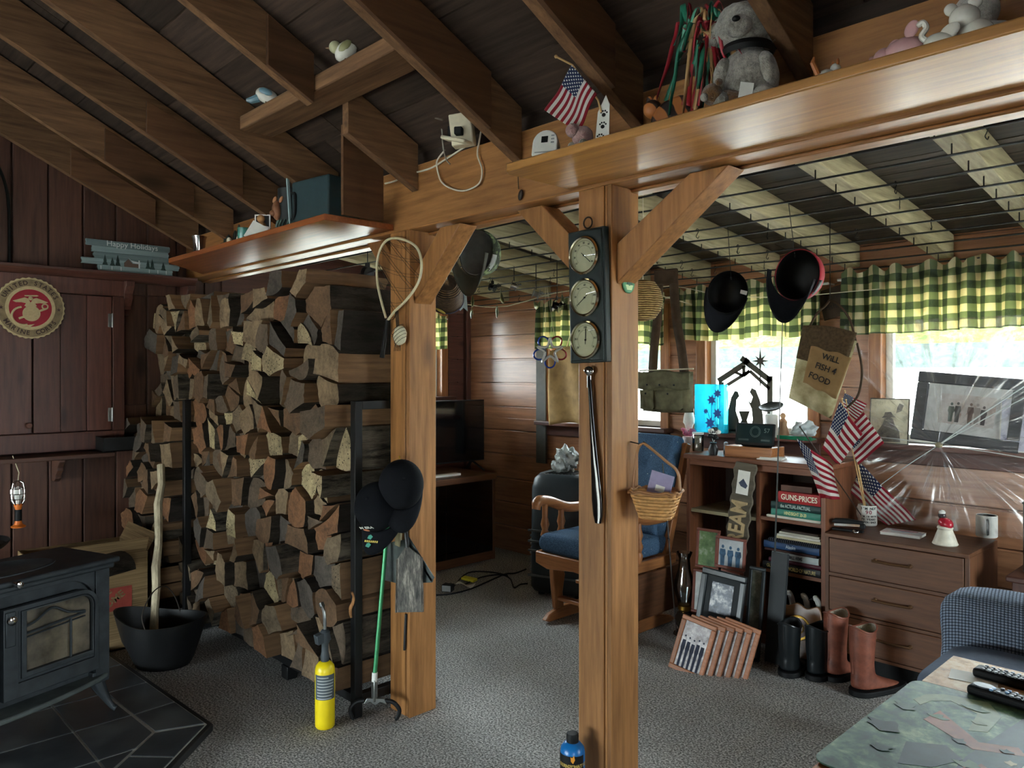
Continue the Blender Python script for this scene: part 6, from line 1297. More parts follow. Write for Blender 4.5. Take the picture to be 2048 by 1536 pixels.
g = small('plastic_bag', 'crumpled clear white plastic bag on the sill below the tote', 'bag', 1608, 4.13, 1.083); random.seed(17); m = MB(); m.ball((0, 0, .05), (.075, .035, .05), f=lambda p: p*(1+.3*math.sin(p.x*70+2)*math.sin(p.z*90)+random.uniform(-.06, .06))); m.out('plastic', plain((206, 216, 220), .3, 0, .5, .15, 30), g, smooth=0)
g = small('green_tray', 'flat green glass dish on the sill under the plastic bag', 'dish', 1592, 4.0, 1.055); g.location = (onsill(1592, 4.02), 4.055, 1.083); m = MB(); m.box(-.09, .09, -.055, .02, .0, .012); m.box(-.1, .1, -.06, -.05, .0, .022); m.out('dish', plain((30, 120, 86), .15, 0, .6), g, bevel=.004)
g = small('round_bowl', 'dark oval dish propped on the sill in front of the stable', 'dish', 1543, 4.08, 1.083); m = MB(); m.lathe([(0, -.004), (.055, .0), (.07, .012), (.066, .015), (.05, .005), (0, .002)], 28, Matrix.Translation((0, 0, .165)) @ Matrix.Rotation(math.radians(20), 4, 'X')); m.out('dish', plain((48, 52, 46), .5), g); m = MB(); m.lathe([(0, 0), (.036, 0), (.036, .12), (.03, .13), (0, .13)], 18, Matrix.Translation((0, 0, .001))); m.tube([(0, 0, .13), (0, 0, .168)], .008, 8); m.out('stand', WHITE, g)
# pictures on the right-hand sill
def photo(name, cols, sc=14, seed=0):
    t = NT(name); v = t.coords((1, 1, 1), False); mp = t.n('Mapping'); mp.inputs['Location'].default_value = (seed*1.7, seed*.9, seed*.3); t.l(v, mp.inputs[0]); f = t.noise(mp.outputs[0], sc, 4, .7)
    return t.base(t.ramp(f, [(.32+.38*i/(len(cols)-1), C(*c)) for i, c in enumerate(cols)]), .35, 0, .4)
def people(m, n, x0, x1, z0, h, M, th=.0006):
    for i in range(n):
        x = x0+(x1-x0)*(i+.5)/n; w = (x1-x0)/n*.42; hh = h*random.uniform(.88, 1.05)
        m.prism([(x-w*.6, z0), (x+w*.6, z0), (x+w*.7, z0+hh*.45), (x+w, z0+hh*.55), (x+w*.8, z0+hh*.78), (x-w*.8, z0+hh*.78), (x-w, z0+hh*.55), (x-w*.7, z0+hh*.45)], th, M); m.prism([(x+w*.42*math.cos(a*PI/5), z0+hh*.9+w*.5*math.sin(a*PI/5)) for a in range(10)], th, M)
q0 = at(1778, 880, y=4.14); g = thing('standing_print', 'pale sepia print of a seated figure at left of sill', 'picture', (q0.x, 4.13, 1.083), rot=(math.radians(-6), 0, 0)); M = frame((0, -.0055, 0), (1, 0, 0), (0, 0, 1))
m = MB(); m.box(-.098, .098, -.005, .003, 0, .235); m.out('backing', plain((92, 88, 78), .7), g, bevel=.002)
m = MB(); m.box(-.092, .092, -.006, -.005, .006, .229); m.out('print', photo('sepia_print', [(150, 142, 118), (214, 206, 176), (226, 220, 196)], 12), g)
m = MB(); M2 = frame((0, -.0061, 0), (1, 0, 0), (0, 0, 1)); m.prism([(-.06, .01), (.06, .012), (.052, .07), (.03, .1), (.02, .13), (.0, .14), (-.02, .128), (-.03, .1), (-.055, .06)], .0006, M2); m.out('seated_figure', photo('sepia_figure', [(80, 76, 72), (140, 134, 120)], 40), g); m = MB(); m.prism([(-.035, .132), (.035, .138), (.02, .15), (.01, .165), (-.02, .162), (-.024, .145)], .0006, M2); m.prism([(.035, .16), (.06, .17), (.07, .2), (.05, .21), (.04, .19)], .0006, M2); m.out('hat', photo('sepia_hat', [(90, 84, 80), (150, 142, 128)], 40), g)
c_ = at(1926, 820, y=4.14); g = thing('picture_frame', 'large dark wooden frame with a matted group photograph tilted on sill', 'picture frame', (c_.x+.0, 4.135, 1.095), rot=(math.radians(-7), math.radians(5), 0)); WW, HH_ = .235, .345
DF = wood('dark_grey_frame', (52, 52, 56), (84, 84, 88), 'X', 1.5, .5, .1)
m = MB()
for a in ((-WW, WW, 0, .055), (-WW, WW, HH_-.055, HH_), (-WW, -WW+.055, .055, HH_-.055), (WW-.055, WW, .055, HH_-.055)): m.box(a[0], a[1], -.022, .0, a[2], a[3])
m.out('frame', DF, g, bevel=.006)
m = MB(); m.box(-WW+.054, WW-.054, -.01, -.006, .054, HH_-.054); m.out('mat', plain((206, 206, 204), .7), g)
m = MB(); m.box(-.12, .12, -.0115, -.0102, .1, .245); ph_ = m.out('photograph', photo('group_photo_ground', [(150, 120, 104), (196, 188, 184), (220, 216, 214)], 9), g); random.seed(3)
for k, cl in enumerate(((84, 92, 84), (70, 66, 66), (190, 180, 176), (96, 78, 74), (150, 140, 136), (78, 70, 70))): m = MB(); people(m, 1, -.085+.028*k, -.05+.028*k, .11, .105, frame((0, -.0118, 0), (1, 0, 0), (0, 0, 1))); m.out('pictured_person', plain(cl, .5), ph_)
q1 = at(2060, 840, y=4.13); g = thing('standing_print', 'pale bluish print at the right edge of the sill', 'picture', (q1.x+.02, 4.12, 1.083), rot=(math.radians(-8), 0, 0)); m = MB(); m.box(-.14, .14, -.004, .002, 0, .25); m.out('backing', PAPER, g); m = MB(); m.box(-.135, .135, -.005, -.004, .005, .245); m.out('print', photo('blue_print', [(120, 122, 150), (196, 196, 210), (214, 214, 222)], 16, 2), g)
# clear plastic sheet gathered over the window
t = NT('wrinkled_clear_plastic'); tc = t.n('TexCoord'); mp = t.n('Mapping'); mp.inputs['Scale'].default_value = (46, 1.6, 1); t.l(tc.outputs['UV'], mp.inputs[0]); f1 = t.noise(mp.outputs[0], 1, 5, .7, .4); f2 = t.noise(t.coords((1, 1, 1), False), 9, 5, .7)
tr = t.n('BsdfTransparent'); tr.inputs[0].default_value = (.97, .97, .97, 1); di = t.n('BsdfDiffuse'); di.inputs[0].default_value = C(200, 200, 198); gl_ = t.n('BsdfGlossy'); gl_.inputs[1].default_value = .18; ad = t.n('MixShader'); ad.inputs[0].default_value = .45; t.l(di.outputs[0], ad.inputs[1]); t.l(gl_.outputs[0], ad.inputs[2])
fac = t.math('ADD', t.math('MULTIPLY', t.ramp(f1, [(.5, (0, 0, 0, 1)), (.68, (1, 1, 1, 1))]), .5), t.math('MULTIPLY', t.ramp(f2, [(.55, (0, 0, 0, 1)), (.75, (1, 1, 1, 1))]), .1)); mx = t.n('MixShader'); t.l(t.math('ADD', fac, .03), mx.inputs[0]); t.l(tr.outputs[0], mx.inputs[1]); t.l(ad.outputs[0], mx.inputs[2]); t.l(mx.outputs[0], t.t.nodes['Material Output'].inputs[0]); PLAST = t.m
kn = at(1878, 890, y=4.05); g = thing('plastic_sheet', 'clear plastic sheet gathered with a knot over right window', 'sheet', kn)
m = MB(); N = 60
def fan(u, v):                                     # u round the knot, v outwards
    a = 2*PI*u; R_ = 1.2; x = math.cos(a); z = math.sin(a); lim = min((.62 if x > 0 else .46)/max(abs(x), 1e-3), (.60 if z > 0 else .40)/max(abs(z), 1e-3))
    r = .012+lim*v; return V(x*r, -.01+.05*min(1, v*4)+.006*math.sin(40*a)*(1-v)*min(1, v*5)+.006*math.sin(11*a+5*v), z*r)
m.sheet(fan, 180, 10); m.out('film', PLAST, g, smooth=80)
m = MB(); m.ball((0, 0, 0), (.018, .014, .014)); m.out('knot', plain((150, 140, 112), .6), g)
for ex, ez, r in ((.36, .30, .004), (.40, .27, .003), (-.40, .02, .003), (-.30, -.24, .0025), (.5, -.06, .0025)): m = MB(); m.tube(spline([(0, -.004, 0), (ex*.5, .016, ez*.5+.006), (ex, .036, ez)], 4), [r*.8]*8+[r*.3], 6); m.out('gathered_fold', plain((206, 212, 210), .25, 0, .6), g)
# ---------------------------------------------------------------- bookcase
BX0, BX1, BYF, BYB, BH, DV = -2.50, -1.69, 3.79, 4.19, .985, -2.06
bc = thing('bookcase', 'reddish brown bookcase under the window, left of chest', 'bookcase', (BX0, BYF, 0)); w, d = BX1-BX0, BYB-BYF
m = MB(); m.box(-.012, w+.012, -.015, d, BH-.028, BH); m.out('top', TEAK['X'], bc, bevel=.004)
m = MB(); m.box(0, .022, 0, d, .003, BH-.028); m.out('side', TEAK['Z'], bc, bevel=.002); m = MB(); m.box(w-.022, w, 0, d, .003, BH-.028); m.out('side', TEAK['Z'], bc, bevel=.002)
m = MB(); m.box(DV-BX0-.01, DV-BX0+.01, .01, d-.01, .06, BH-.06); m.out('divider', TEAK['Z'], bc)
m = MB(); m.box(.022, w-.022, 0, .02, BH-.062, BH-.028); m.out('rail', TEAK['X'], bc, bevel=.002); m = MB(); m.box(.022, w-.022, .02, .04, .004, .04); m.out('rail', TEAK['X'], bc, bevel=.002)
m = MB(); m.box(.022, w-.022, d-.012, d, .003, BH-.028); m.out('back', plain((50, 34, 26), .8), bc)
for a, b, z, mt in ((.022, DV-BX0-.01, .672, PALE['X']), (DV-BX0+.01, w-.022, .685, TEAK['X']), (DV-BX0+.01, w-.022, .412, TEAK['X']), (.022, DV-BX0-.01, .06, TEAK['X']), (DV-BX0+.01, w-.022, .06, TEAK['X'])): m = MB(); m.box(a, b, .012, d-.013, z-.02, z); m.out('shelf', mt, bc, bevel=.002)
def book(x0, x1, yf, dep, z, h, col, label, s=None, tc=(220, 214, 200), sz=None, rz=0, name='book', sxx=1):
    cx = (x0+x1)/2; g = thing(name, label, 'book', (cx, yf, z+.0006), rz, 'books stacked in the bookcase'); w = (x1-x0)/2; cv = plain(col, .45, 0, .4, .06)
    m = MB(); m.box(-w, w, 0, dep, 0, .0025); m.box(-w, w, 0, dep, h-.0025, h); m.prism([(0, 0)]+[(-.004*math.sin(PI*i/6), h*i/6) for i in range(1, 6)]+[(0, h)]+[(.003, h), (.003, 0)], w*2, frame((-w, 0, 0), (0, 1, 0), (0, 0, 1))); m.out('cover', cv, g)
    m = MB(); m.box(-w+.004, w-.004, .004, dep-.005, .0026, h-.0026); m.out('pages', PAPER, g)
    if s: text(s, sz or h*.72, plain(tc, .5), g, frame((0, -.0045, h/2), (1, 0, 0), (0, 0, 1)), .0004, .0005, 'title', sx=sxx)
    return g
zz = .685; X1 = BX1-.028
for x0, h, col, s, lb, tc, k in ((-2.01, .014, (206, 200, 186), None, 'thin pale book at the bottom of the upper right stack', None, 1), (-1.985, .034, (60, 130, 112), 'HINDSIGHT 20-20', 'teal book in the upper right stack', (214, 214, 150), .62), (-1.985, .036, (26, 56, 54), 'the ACTUAL-FACTUAL', 'dark green book between teal and red books', (170, 190, 180), .62), (-1.945, .056, (164, 34, 36), 'GUNS-PRICES', 'thick red book about guns and prices topping the upper stack', (236, 226, 200), .8)):
    book(x0, X1, BYF+.012, .2, zz, h, col, lb, s, tc or (220, 214, 200), None, 0, 'book', k); zz += h+.001
m = MB(); m.box(-.1, .06, 0, .16, 0, .03); tag(m.out('book', plain((84, 50, 34), .6), loc=(-1.84, BYF+.04, zz+.0005), rot=(0, 0, .1)), 'small brown book lying on top of the red book', 'book', 'books stacked in the bookcase')
zz = .412
for x0, x1, h, col, s, lb, tc, k in ((-2.03, X1, .038, (26, 24, 26), 'OUR AMAZING WORLD OF NATURE', 'black book at the bottom of the lower right stack', (170, 150, 90), .58), (-2.0, X1, .022, (84, 30, 44), None, 'thin maroon book above the black one', None, 1), (-1.98, X1-.01, .034, (176, 184, 184), 'SMALL ARMS', 'pale grey book about small arms in the lower stack', (50, 56, 66), .6), (-2.02, X1-.02, .012, (60, 34, 30), None, 'thin dark brown book under the blue book', None, 1), (-2.03, X1-.01, .036, (40, 70, 110), 'Alaska', 'blue book about Alaska in the lower right stack', (190, 206, 220), .8)):
    book(x0, x1, BYF+.012+random.uniform(-.004, .006), .21, zz, h, col, lb, s, tc or (220, 214, 200), None, 0, 'book', k); zz += h+.001
g = thing('spiral_notebook', 'dark spiral notebook on the lower stack of books', 'notebook', (-1.87, BYF+.015, zz+.001)); m = MB(); m.box(-.13, .15, 0, .2, 0, .018); m.out('cover', NAVY, g); m = MB()
for i in range(26): m.tube([V(-.125+.0104*i, -.004+.009*math.cos(a), .009+.011*math.sin(a)) for a in [2*PI*j/8 for j in range(8)]], .0011, 4, True)
m.out('spiral_binding', STEEL, g); zz += .021
for i, c in enumerate(((206, 196, 160), (220, 216, 206), (190, 184, 170), (60, 46, 40))): book(-1.965+.012*i, X1-.004*i, BYF+.014, .19, zz, .012, c, ['cream magazine lying above the spiral notebook', 'white magazine in the pile above the spiral notebook', 'grey magazine near the top of the lower pile', 'dark brown magazine topping the lower right pile'][i], None, name='magazine'); zz += .0128
# things on the bookcase top
ZT = BH+.0008
def ontop(px, py): p = at(px, py, z=BH); return p
def ot(name, label, cat, px, py, rz=0): p = ontop(px, py); return thing(name, label, cat, (p.x, max(p.y, BYF+.03), ZT), rz)
g = ot('clear_jar', 'clear plastic jar of small pale things at bookcase left end', 'jar', 1396, 903); m = MB(); m.lathe([(0, .002), (.032, .002), (.033, .01), (.033, .1), (.031, .105), (.029, .1), (.029, .006), (0, .006)], 24, None, 0, False); m.out('jar', CLEAR, g); m = MB(); m.lathe([(0, .007), (.028, .007), (.028, .085), (0, .09)], 20); m.out('contents', plain((206, 198, 176), .8, 0, .2, .3, 90), g); m = MB(); m.lathe([(.033, .1), (.034, .112), (0, .114)], 24); m.out('lid', WHITE, g)
g = ot('flower_vase', 'small dark vase of black and white artificial flowers', 'vase', 1426, 910); m = MB(); m.lathe([(0, 0), (.022, 0), (.028, .03), (.016, .06), (.02, .07), (0, .07)], 20); m.out('vase', BLACKM, g); random.seed(14)
for k in range(9):
    a, r = random.uniform(0, 6.3), random.uniform(.0, .035); e = V(r*math.cos(a), r*math.sin(a), random.uniform(.09, .15)); m = MB(); m.tube([(0, 0, .065), e], .0016, 5); m.ball(e, (.016, .016, .011), f=lambda p: p*(1+.25*math.sin(5*math.atan2(p.y, p.x)))); m.out('flower', (PAPER, BLACKM, BLACKM)[k % 3], g)
g = ot('salt_shaker', 'small silver topped shaker beside the black flower vase', 'shaker', 1452, 908); m = MB(); m.lathe([(0, 0), (.014, 0), (.016, .01), (.012, .05), (.013, .055), (.011, .066), (0, .07)], 18); m.out('body', STEEL, g)
g = ot('potted_flower', 'pink artificial flower in a small pale pot behind wooden box', 'flower', 1470, 885); g.location.y = BYF+.27; m = MB(); m.lathe([(0, 0), (.03, 0), (.038, .07), (.034, .07), (0, .06)], 20); m.out('pot', plain((216, 196, 190), .6), g)
for k in range(7): a = k*.9; m = MB(); m.ball((.028*math.cos(a), .022*math.sin(a), .095+.012*math.sin(k*2)), (.024, .018, .012), (.5*math.sin(a), .6*math.cos(a), a)); m.out('petal', plain((206, 96, 120), .7), g)
p = ontop(1496, 916); g = thing('wooden_box', 'shallow reddish wooden box on bookcase carrying the weather display', 'box', (p.x-.0, BYF+.1, ZT), math.radians(2)); m = MB(); m.box(-.135, .135, -.08, .08, 0, .006); 
for a in ((-.135, .135, -.08, -.072), (-.135, .135, .072, .08), (-.135, -.127, -.072, .072), (.127, .135, -.072, .072)): m.box(a[0], a[1], a[2], a[3], .006, .06)
m.box(-.127, .127, -.072, .072, .05, .056); m.out('box', OAK['X'], g, bevel=.002)
dsp = thing('weather_display', 'dark digital weather display standing on the wooden box', 'display', (p.x+.01, BYF+.08, ZT+.061), rot=(math.radians(-10), 0, math.radians(4))); m = MB(); m.box(-.11, .11, -.01, .01, .004, .125); m.box(-.08, .08, .01, .05, .0, .02); m.out('case', BLACK, dsp, bevel=.003); m = MB(); m.box(-.102, .102, -.0112, -.0102, .018, .117); m.out('screen', plain((28, 48, 50), .15, 0, .6, .05), dsp, smooth=0)
LCD = plain((96, 122, 116), .5); M = frame((0, -.0114, 0), (1, 0, 0), (0, 0, 1)); m = MB(); m.lathe([(.028, 0), (.03, .0004), (.028, .0006)], 32, M @ Matrix.Translation((.005, .078, 0)), 0, False); m.lathe([(.022, 0), (.0235, .0004), (.022, .0006)], 32, M @ Matrix.Translation((.005, .078, 0)), 0, False); m.out('dial_graphic', LCD, dsp); text('57', .034, LCD, dsp, M @ Matrix.Translation((.07, .085, 0)), .0003)
for a_, b_ in ((-.09, -.03), (.04, .09)): m = MB(); m.box(a_, b_, .028, .038, 0, .0004, 0, M); m.out('readout_bar', plain((60, 80, 78), .5), dsp)
def mug(loc, rz, label, body, inside, hand, h=.095, r=.041, name='mug'):
    g = thing(name, label, 'mug', loc, rz); m = MB(); m.lathe([(0, .001), (r-.003, .001), (r, .006), (r, h-.002), (r-.0015, h), (r-.004, h-.002)], 32, None, 0, False); m.out('body', body, g); m = MB(); m.lathe([(r-.0038, h-.0015), (r-.004, .008), (0, .008)], 32, None, 0, False); m.out('inside', inside, g); m = MB(); m.tube(spline([(r-.003, 0, h*.82), (r+.02, 0, h*.84), (r+.032, 0, h*.55), (r+.02, 0, h*.24), (r-.003, 0, h*.2)], 5), [.006]*21, 8); m.out('handle', hand, g); return g
p = ontop(1562, 908); mug((p.x-.03, BYF+.19, ZT), math.radians(-45), 'plain white mug on the bookcase behind the papers', WHITE, WHITE, WHITE)
p = ontop(1566, 915); g = thing('note_pad', 'stack of white note papers on the bookcase by the mug', 'paper', (p.x+.01, BYF+.055, ZT), .15)
m = MB(); m.box(-.07, .06, -.045, .045, 0, .006); m.cbox((.0, .0, .01), (.12, .085, .006), (0, 0, .15)); m.out('papers', PAPER, g)
# ---------------------------------------------------------------- things leaning on the bookcase
R_ = plain((130, 116, 92), .8)
dsn = thing('dream_sign', 'grey scalloped wooden sign with tan DREAM letters leaning on bookcase', 'sign', at(1452, 1240, y=3.66)); o = dsn.location.copy(); tp = at(1491, 926, y=3.74); ax = (tp-o); LL = ax.length; M = frame((0, 0, 0), ax, (-1, -.0, .1)); M = frame((0, 0, 0), ax, V(-.98, .0, .2))
if (M.to_3x3() @ V(0, 0, 1)).y > 0: M = frame((0, 0, 0), ax, V(.98, 0, -.2))
up_ = M.to_3x3() @ V(0, 1, 0)
m = MB(); pts_ = [(LL*i/40, -.062-.006*math.sin(i*1.5)) for i in range(41)]+[(LL*i/40, .062+.006*math.sin(i*1.7)) for i in range(40, -1, -1)]; m.prism(pts_, .014, M @ Matrix.Translation((0, 0, -.014))); m.out('board', wood('grey_sign_board', (70, 64, 54), (120, 110, 92), 'X', 1, .85, .1), dsn, bevel=.003)
text('DREAM', .125, plain((178, 154, 112), .7), dsn, M @ Matrix.Translation((LL*.585, 0, 0)), .008, .003, 'raised_letters', sx=.72)
m = MB(); m.prism([(LL*.80, -.035), (LL*.95, -.035), (LL*.95, .035), (LL*.80, .035)], .001, M); s_ = m.out('white_label', PAPER, dsn); m = MB(); m.prism([(LL*.84, -.02), (LL*.86, -.028), (LL*.9, 0), (LL*.87, .024), (LL*.85, .01)], .0006, M @ Matrix.Translation((0, 0, .001))); m.out('printed_emblem', plain((50, 60, 84), .6), s_)
random.seed(40)
def pframe(name, label, bl, w, h, lean, rz, mat, fw, ph, npeople=0, roll=0, group=None, rel_=None, pc=(40, 44, 60)):
    g = thing(name, label, 'picture frame', bl, rot=(-math.radians(lean), math.radians(roll), math.radians(rz)), group=group); m = MB()
    for a in ((0, w, 0, fw), (0, w, h-fw, h), (0, fw, fw, h-fw), (w-fw, w, fw, h-fw)): m.box(a[0], a[1], -.018, 0, a[2], a[3])
    m.out('frame', mat, g, bevel=.004); m = MB(); m.box(fw-.002, w-fw+.002, -.008, -.002, fw-.002, h-fw+.002); p = m.out('photograph', ph, g, smooth=0)
    if npeople: m = MB(); people(m, npeople, fw*1.3, w-fw*1.3, fw, (h-2*fw)*.75, frame((0, -.0085, 0), (1, 0, 0), (0, 0, 1))); m.out('pictured_people', plain(pc, .6, 0, .2, .4, 30), p)
    return g
RB = plain((112, 58, 44), .45, 0, .4, .2, 20); TANF = wood('tan_photo_frame', (136, 86, 58), (176, 118, 84), 'X', 2, .5, .1)
GRN = photo('lawn_photo', [(50, 84, 50), (110, 140, 90), (206, 210, 200)], 8, 1); GRY = photo('grey_photo', [(40, 44, 46), (120, 124, 124), (214, 214, 210)], 12, 3)
b = at(1387, 1215, y=3.58)
cg = thing('collage_frame', 'brown four-part photo frame leaning on bookcase behind black frame', 'picture frame', (b.x, 3.57, .0), rot=(math.radians(-6), 0, math.radians(4))); random.seed(41)
for x0, z0, w_, h_, ph_, np_ in ((.0, .40, .135, .21, GRN, 0), (.115, .42, .17, .165, photo('people_photo', [(130, 140, 150), (196, 200, 200)], 6, 4), 3), (-.01, .16, .16, .23, photo('pale_photo', [(150, 160, 160), (222, 222, 216)], 7, 5), 0), (.15, .18, .125, .235, GRY, 2), (.02, .003, .24, .15, GRY, 0)):
    m = MB(); y_ = -.006 if x0 > .1 and z0 > .4 else .0
    for a in ((x0, x0+w_, z0, z0+.014), (x0, x0+w_, z0+h_-.014, z0+h_), (x0, x0+.014, z0+.014, z0+h_-.014), (x0+w_-.014, x0+w_, z0+.014, z0+h_-.014)): m.box(a[0], a[1], y_-.016, y_, a[2], a[3])
    f_ = m.out('section', RB, cg, bevel=.003); m = MB(); m.box(x0+.012, x0+w_-.012, y_-.008, y_-.002, z0+.012, z0+h_-.012); m.out('photograph', ph_, f_)
    if np_: m = MB(); people(m, np_, x0+.02, x0+w_-.02, z0+.014, h_*.7, frame((0, y_-.0083, 0), (1, 0, 0), (0, 0, 1))); m.out('pictured_people', plain((66, 96, 122), .6, 0, .2, .4, 40), f_)
b = at(1370, 1336, y=3.30); bk_ = thing('picture_frame', 'large black frame holding two photographs, leaning behind the tan frames', 'picture frame', (b.x+.0, 3.36, .004), rot=(math.radians(-10), math.radians(4), math.radians(6))); w_, h_ = .235, .46
m = MB()
for a in ((0, w_, 0, .03), (0, w_, h_-.03, h_), (0, .03, .03, h_-.03), (w_-.03, w_, .03, h_-.03)): m.box(a[0], a[1], -.026, 0, a[2], a[3])
m.out('frame', plain((30, 34, 36), .35, 0, .5), bk_, bevel=.005); m = MB(); m.box(.028, w_-.028, -.012, -.004, .028, h_-.028); m.out('mat', plain((44, 48, 50), .8), bk_)
m = MB(); m.box(.06, w_-.06, -.014, -.0122, .25, .40); m.out('photograph', photo('crowd_photo', [(30, 32, 36), (90, 96, 110), (226, 226, 224)], 26, 7), bk_); m = MB(); m.box(.06, w_-.06, -.014, -.0122, .1, .225); m.out('photograph', photo('dusk_photo', [(50, 44, 50), (130, 120, 140), (190, 196, 210)], 9, 8), bk_)
for k in range(6):
    bl = at(1338, 1330, y=3.18)+V(.034*k, .022*k, 0); bl.z = .004
    pframe('picture_frame', ['front tan photo frame showing a row of people by white posts', 'second tan photo frame in the leaning row', 'third tan photo frame in the leaning row', 'fourth tan photo frame in the leaning row', 'fifth tan photo frame in the leaning row', 'last tan photo frame in the leaning row, nearest black frame'][k], bl, .175, .265, 14, 12, TANF, .022, photo('brick_photo_%d' % k, [(96, 84, 80), (160, 150, 148), (214, 206, 204)], 18, k), 5 if k == 0 else 0, 12, 'tan photo frames leaning in a row')
for x, y, w_, h_, mt, lb in ((-2.08, 3.50, .05, .42, RB, 'narrow brown frame edge standing right of the black frame'), (-2.0, 3.55, .085, .46, plain((34, 40, 42), .5), 'tall dark frame with faded pictures left of the dark plank'), ):
    pframe('picture_frame', lb, (x, y, .003), w_, h_, 9, 2, mt, .016, photo('strip_%d' % int(w_*1000), [(50, 56, 50), (120, 124, 110), (180, 178, 160)], 9, 11))
m = MB(); m.cbox((0, 0, .27), (.085, .02, .54), (-.14, .0, .0)); tag(m.out('dark_plank', plain((32, 36, 38), .6), loc=(-1.86, 3.62, .004)), 'dark narrow plank leaning on the bookcase left of black boots', 'plank')
m = MB(); p0, p1 = V(-1.93, 3.70, .004), at(1566, 616, y=3.62); m.tube([p0, p0.lerp(p1, .5), p1], [.006, .004, .002], 8); g = m.out('fishing_rod', plain((60, 62, 60), .35)); tag(g, 'thin dark fishing rod leaning upright before the bookcase', 'fishing rod')
m = MB(); p0, p1 = V(-2.44, 3.60, .004), at(1300, 930, y=3.52)+V(0, .12, 0); m.tube([p0, p1], .004, 7); m.tube([p0.lerp(p1, .55)+V(.012, -.012, 0), p0.lerp(p1, .55)+V(-.012, .012, 0)], .006, 7); tag(m.out('fishing_rod', DARKROD), 'thin dark rod leaning between glider chair and lamp', 'fishing rod')
# oil lamp
ol = thing('oil_lamp', 'old oil lamp with clear glass chimney beside the bookcase', 'lamp', (-2.415, 3.64, 0)); m = MB(); m.lathe([(0, .001), (.062, .001), (.058, .012), (.03, .03), (.045, .055), (.055, .085), (.04, .12), (.026, .13), (0, .13)], 28); m.out('font', plain((44, 36, 30), .15, .2, .6), ol); m = MB(); m.lathe([(.026, .13), (.036, .14), (.036, .16), (.028, .166), (0, .166)], 20); m.out('burner', BRASS, ol); m = MB(); m.lathe([(.034, .16), (.036, .18), (.056, .24), (.058, .28), (.034, .36), (.03, .42), (.044, .455), (.041, .455), (.027, .42), (.031, .36), (.055, .28), (.053, .24), (.033, .18)], 32, None, 0, False); m.out('chimney', CLEAR, ol)
# wooden shield, decoys
q = at(1587, 1250, y=3.72); g = thing('shield_plaque', 'wooden shield plaque with round military medallion behind black boots', 'plaque', (q.x+.02, 3.70, .003), rot=(math.radians(-9), 0, math.radians(8)))
sp_ = spline([V(-.12, 0, 0), V(-.135, .1, 0), V(-.125, .2, 0), V(-.105, .28, 0), V(-.05, .265, 0), V(0, .285, 0), V(.05, .265, 0), V(.105, .28, 0), V(.125, .2, 0), V(.135, .1, 0), V(.12, 0, 0)], 5); m = MB(); m.prism([(p.x, p.y) for p in sp_], .02, frame((0, 0, 0), (1, 0, 0), (0, 0, 1))); m.out('shield', WALNUT['X'] if False else wood('shield_wood', (70, 46, 28), (112, 76, 48), 'X', 1.5, .35, .2), g, bevel=.004)
D = frame((.01, -.021, .165), (1, 0, 0), (0, 0, 1)); m = MB(); m.lathe([(.05, 0), (.062, 0), (.06, .005), (.052, .004)], 40, D, 0, False); m.out('medal_ring', BRASS, g); m = MB(); m.lathe([(0, 0), (.05, 0), (.05, .003), (0, .004)], 36, D); m.out('medal', plain((60, 34, 30), .3, .3), g); m = MB(); m.lathe([(.026, .004), (.032, .006), (.026, .007)], 28, D, 0, False); m.prism([(-.03, .012), (0, .002), (.03, .012), (.02, .024), (0, .016), (-.02, .024)], .002, D @ Matrix.Translation((0, 0, .004))); m.out('medal_relief', BRASS, g)
for k, (px, lb) in enumerate(((1602, 'white swan decoy with dark bill, leftmost of the three'), (1628, 'white swan decoy, middle of the three'), (1645, 'white swan decoy nearest the chest of drawers'))):
    x = (-1.90, -1.82, -1.755)[k]; g = thing('swan_decoy', lb, 'decoy', (x, BYF+.10, .0612), math.radians(12), 'swan decoys in the bookcase'); m = MB(); m.ball((.01, .03, .08), (.032, .075, .08)); m.out('body', plain((200, 192, 176), .6), g); m = MB(); m.tube(spline([(.0, -.02, .11), (.005, -.045, .15), (.0, -.05, .2), (-.01, -.06, .235), (-.025, -.065, .235)], 5), [.018]*6+[.015]*10+[.016, .016, .015, .013, .01], 10); m.out('neck', WHITE, g); m = MB(); m.tube([(-.028, -.066, .236), (-.048, -.07, .226)], [.008, .003], 8); m.out('bill', BLACK, g)
# ---------------------------------------------------------------- chest of drawers and its top
CX0, CX1, CYF, CYB, CH = -1.672, -1.034, 3.745, 4.17, .66
ch = thing('chest_of_drawers', 'plain brown three-drawer chest under the plastic-covered window', 'chest of drawers', ((CX0+CX1)/2, CYF, 0)); w = (CX1-CX0)/2; d = CYB-CYF
m = MB(); m.box(-w, w, -.008, d, CH-.018, CH); m.out('top', WALNUT['X'], ch, bevel=.002); 
for s in (-1, 1): m = MB(); m.box(min(s*w, s*(w-.02)), max(s*w, s*(w-.02)), 0, d, .09, CH-.018); m.out('side', WALNUT['Z'], ch, bevel=.002)
m = MB(); m.box(-w+.02, w-.02, d-.01, d, .09, CH-.018); m.box(-w+.02, w-.02, .012, d-.01, .09, .1); m.out('back', WALNUT['X'], ch)
for z in (.09, .27, .455): m = MB(); m.box(-w+.02, w-.02, .0, .03, z, z+.014); m.out('rail', WALNUT['X'], ch)
m = MB(); m.box(-w+.03, w-.03, .06, .08, .001, .09); m.box(-w+.03, w-.03, d-.06, d-.04, .001, .09); m.out('plinth', BLACK, ch)
HND = plain((100, 72, 48), .35, .5)
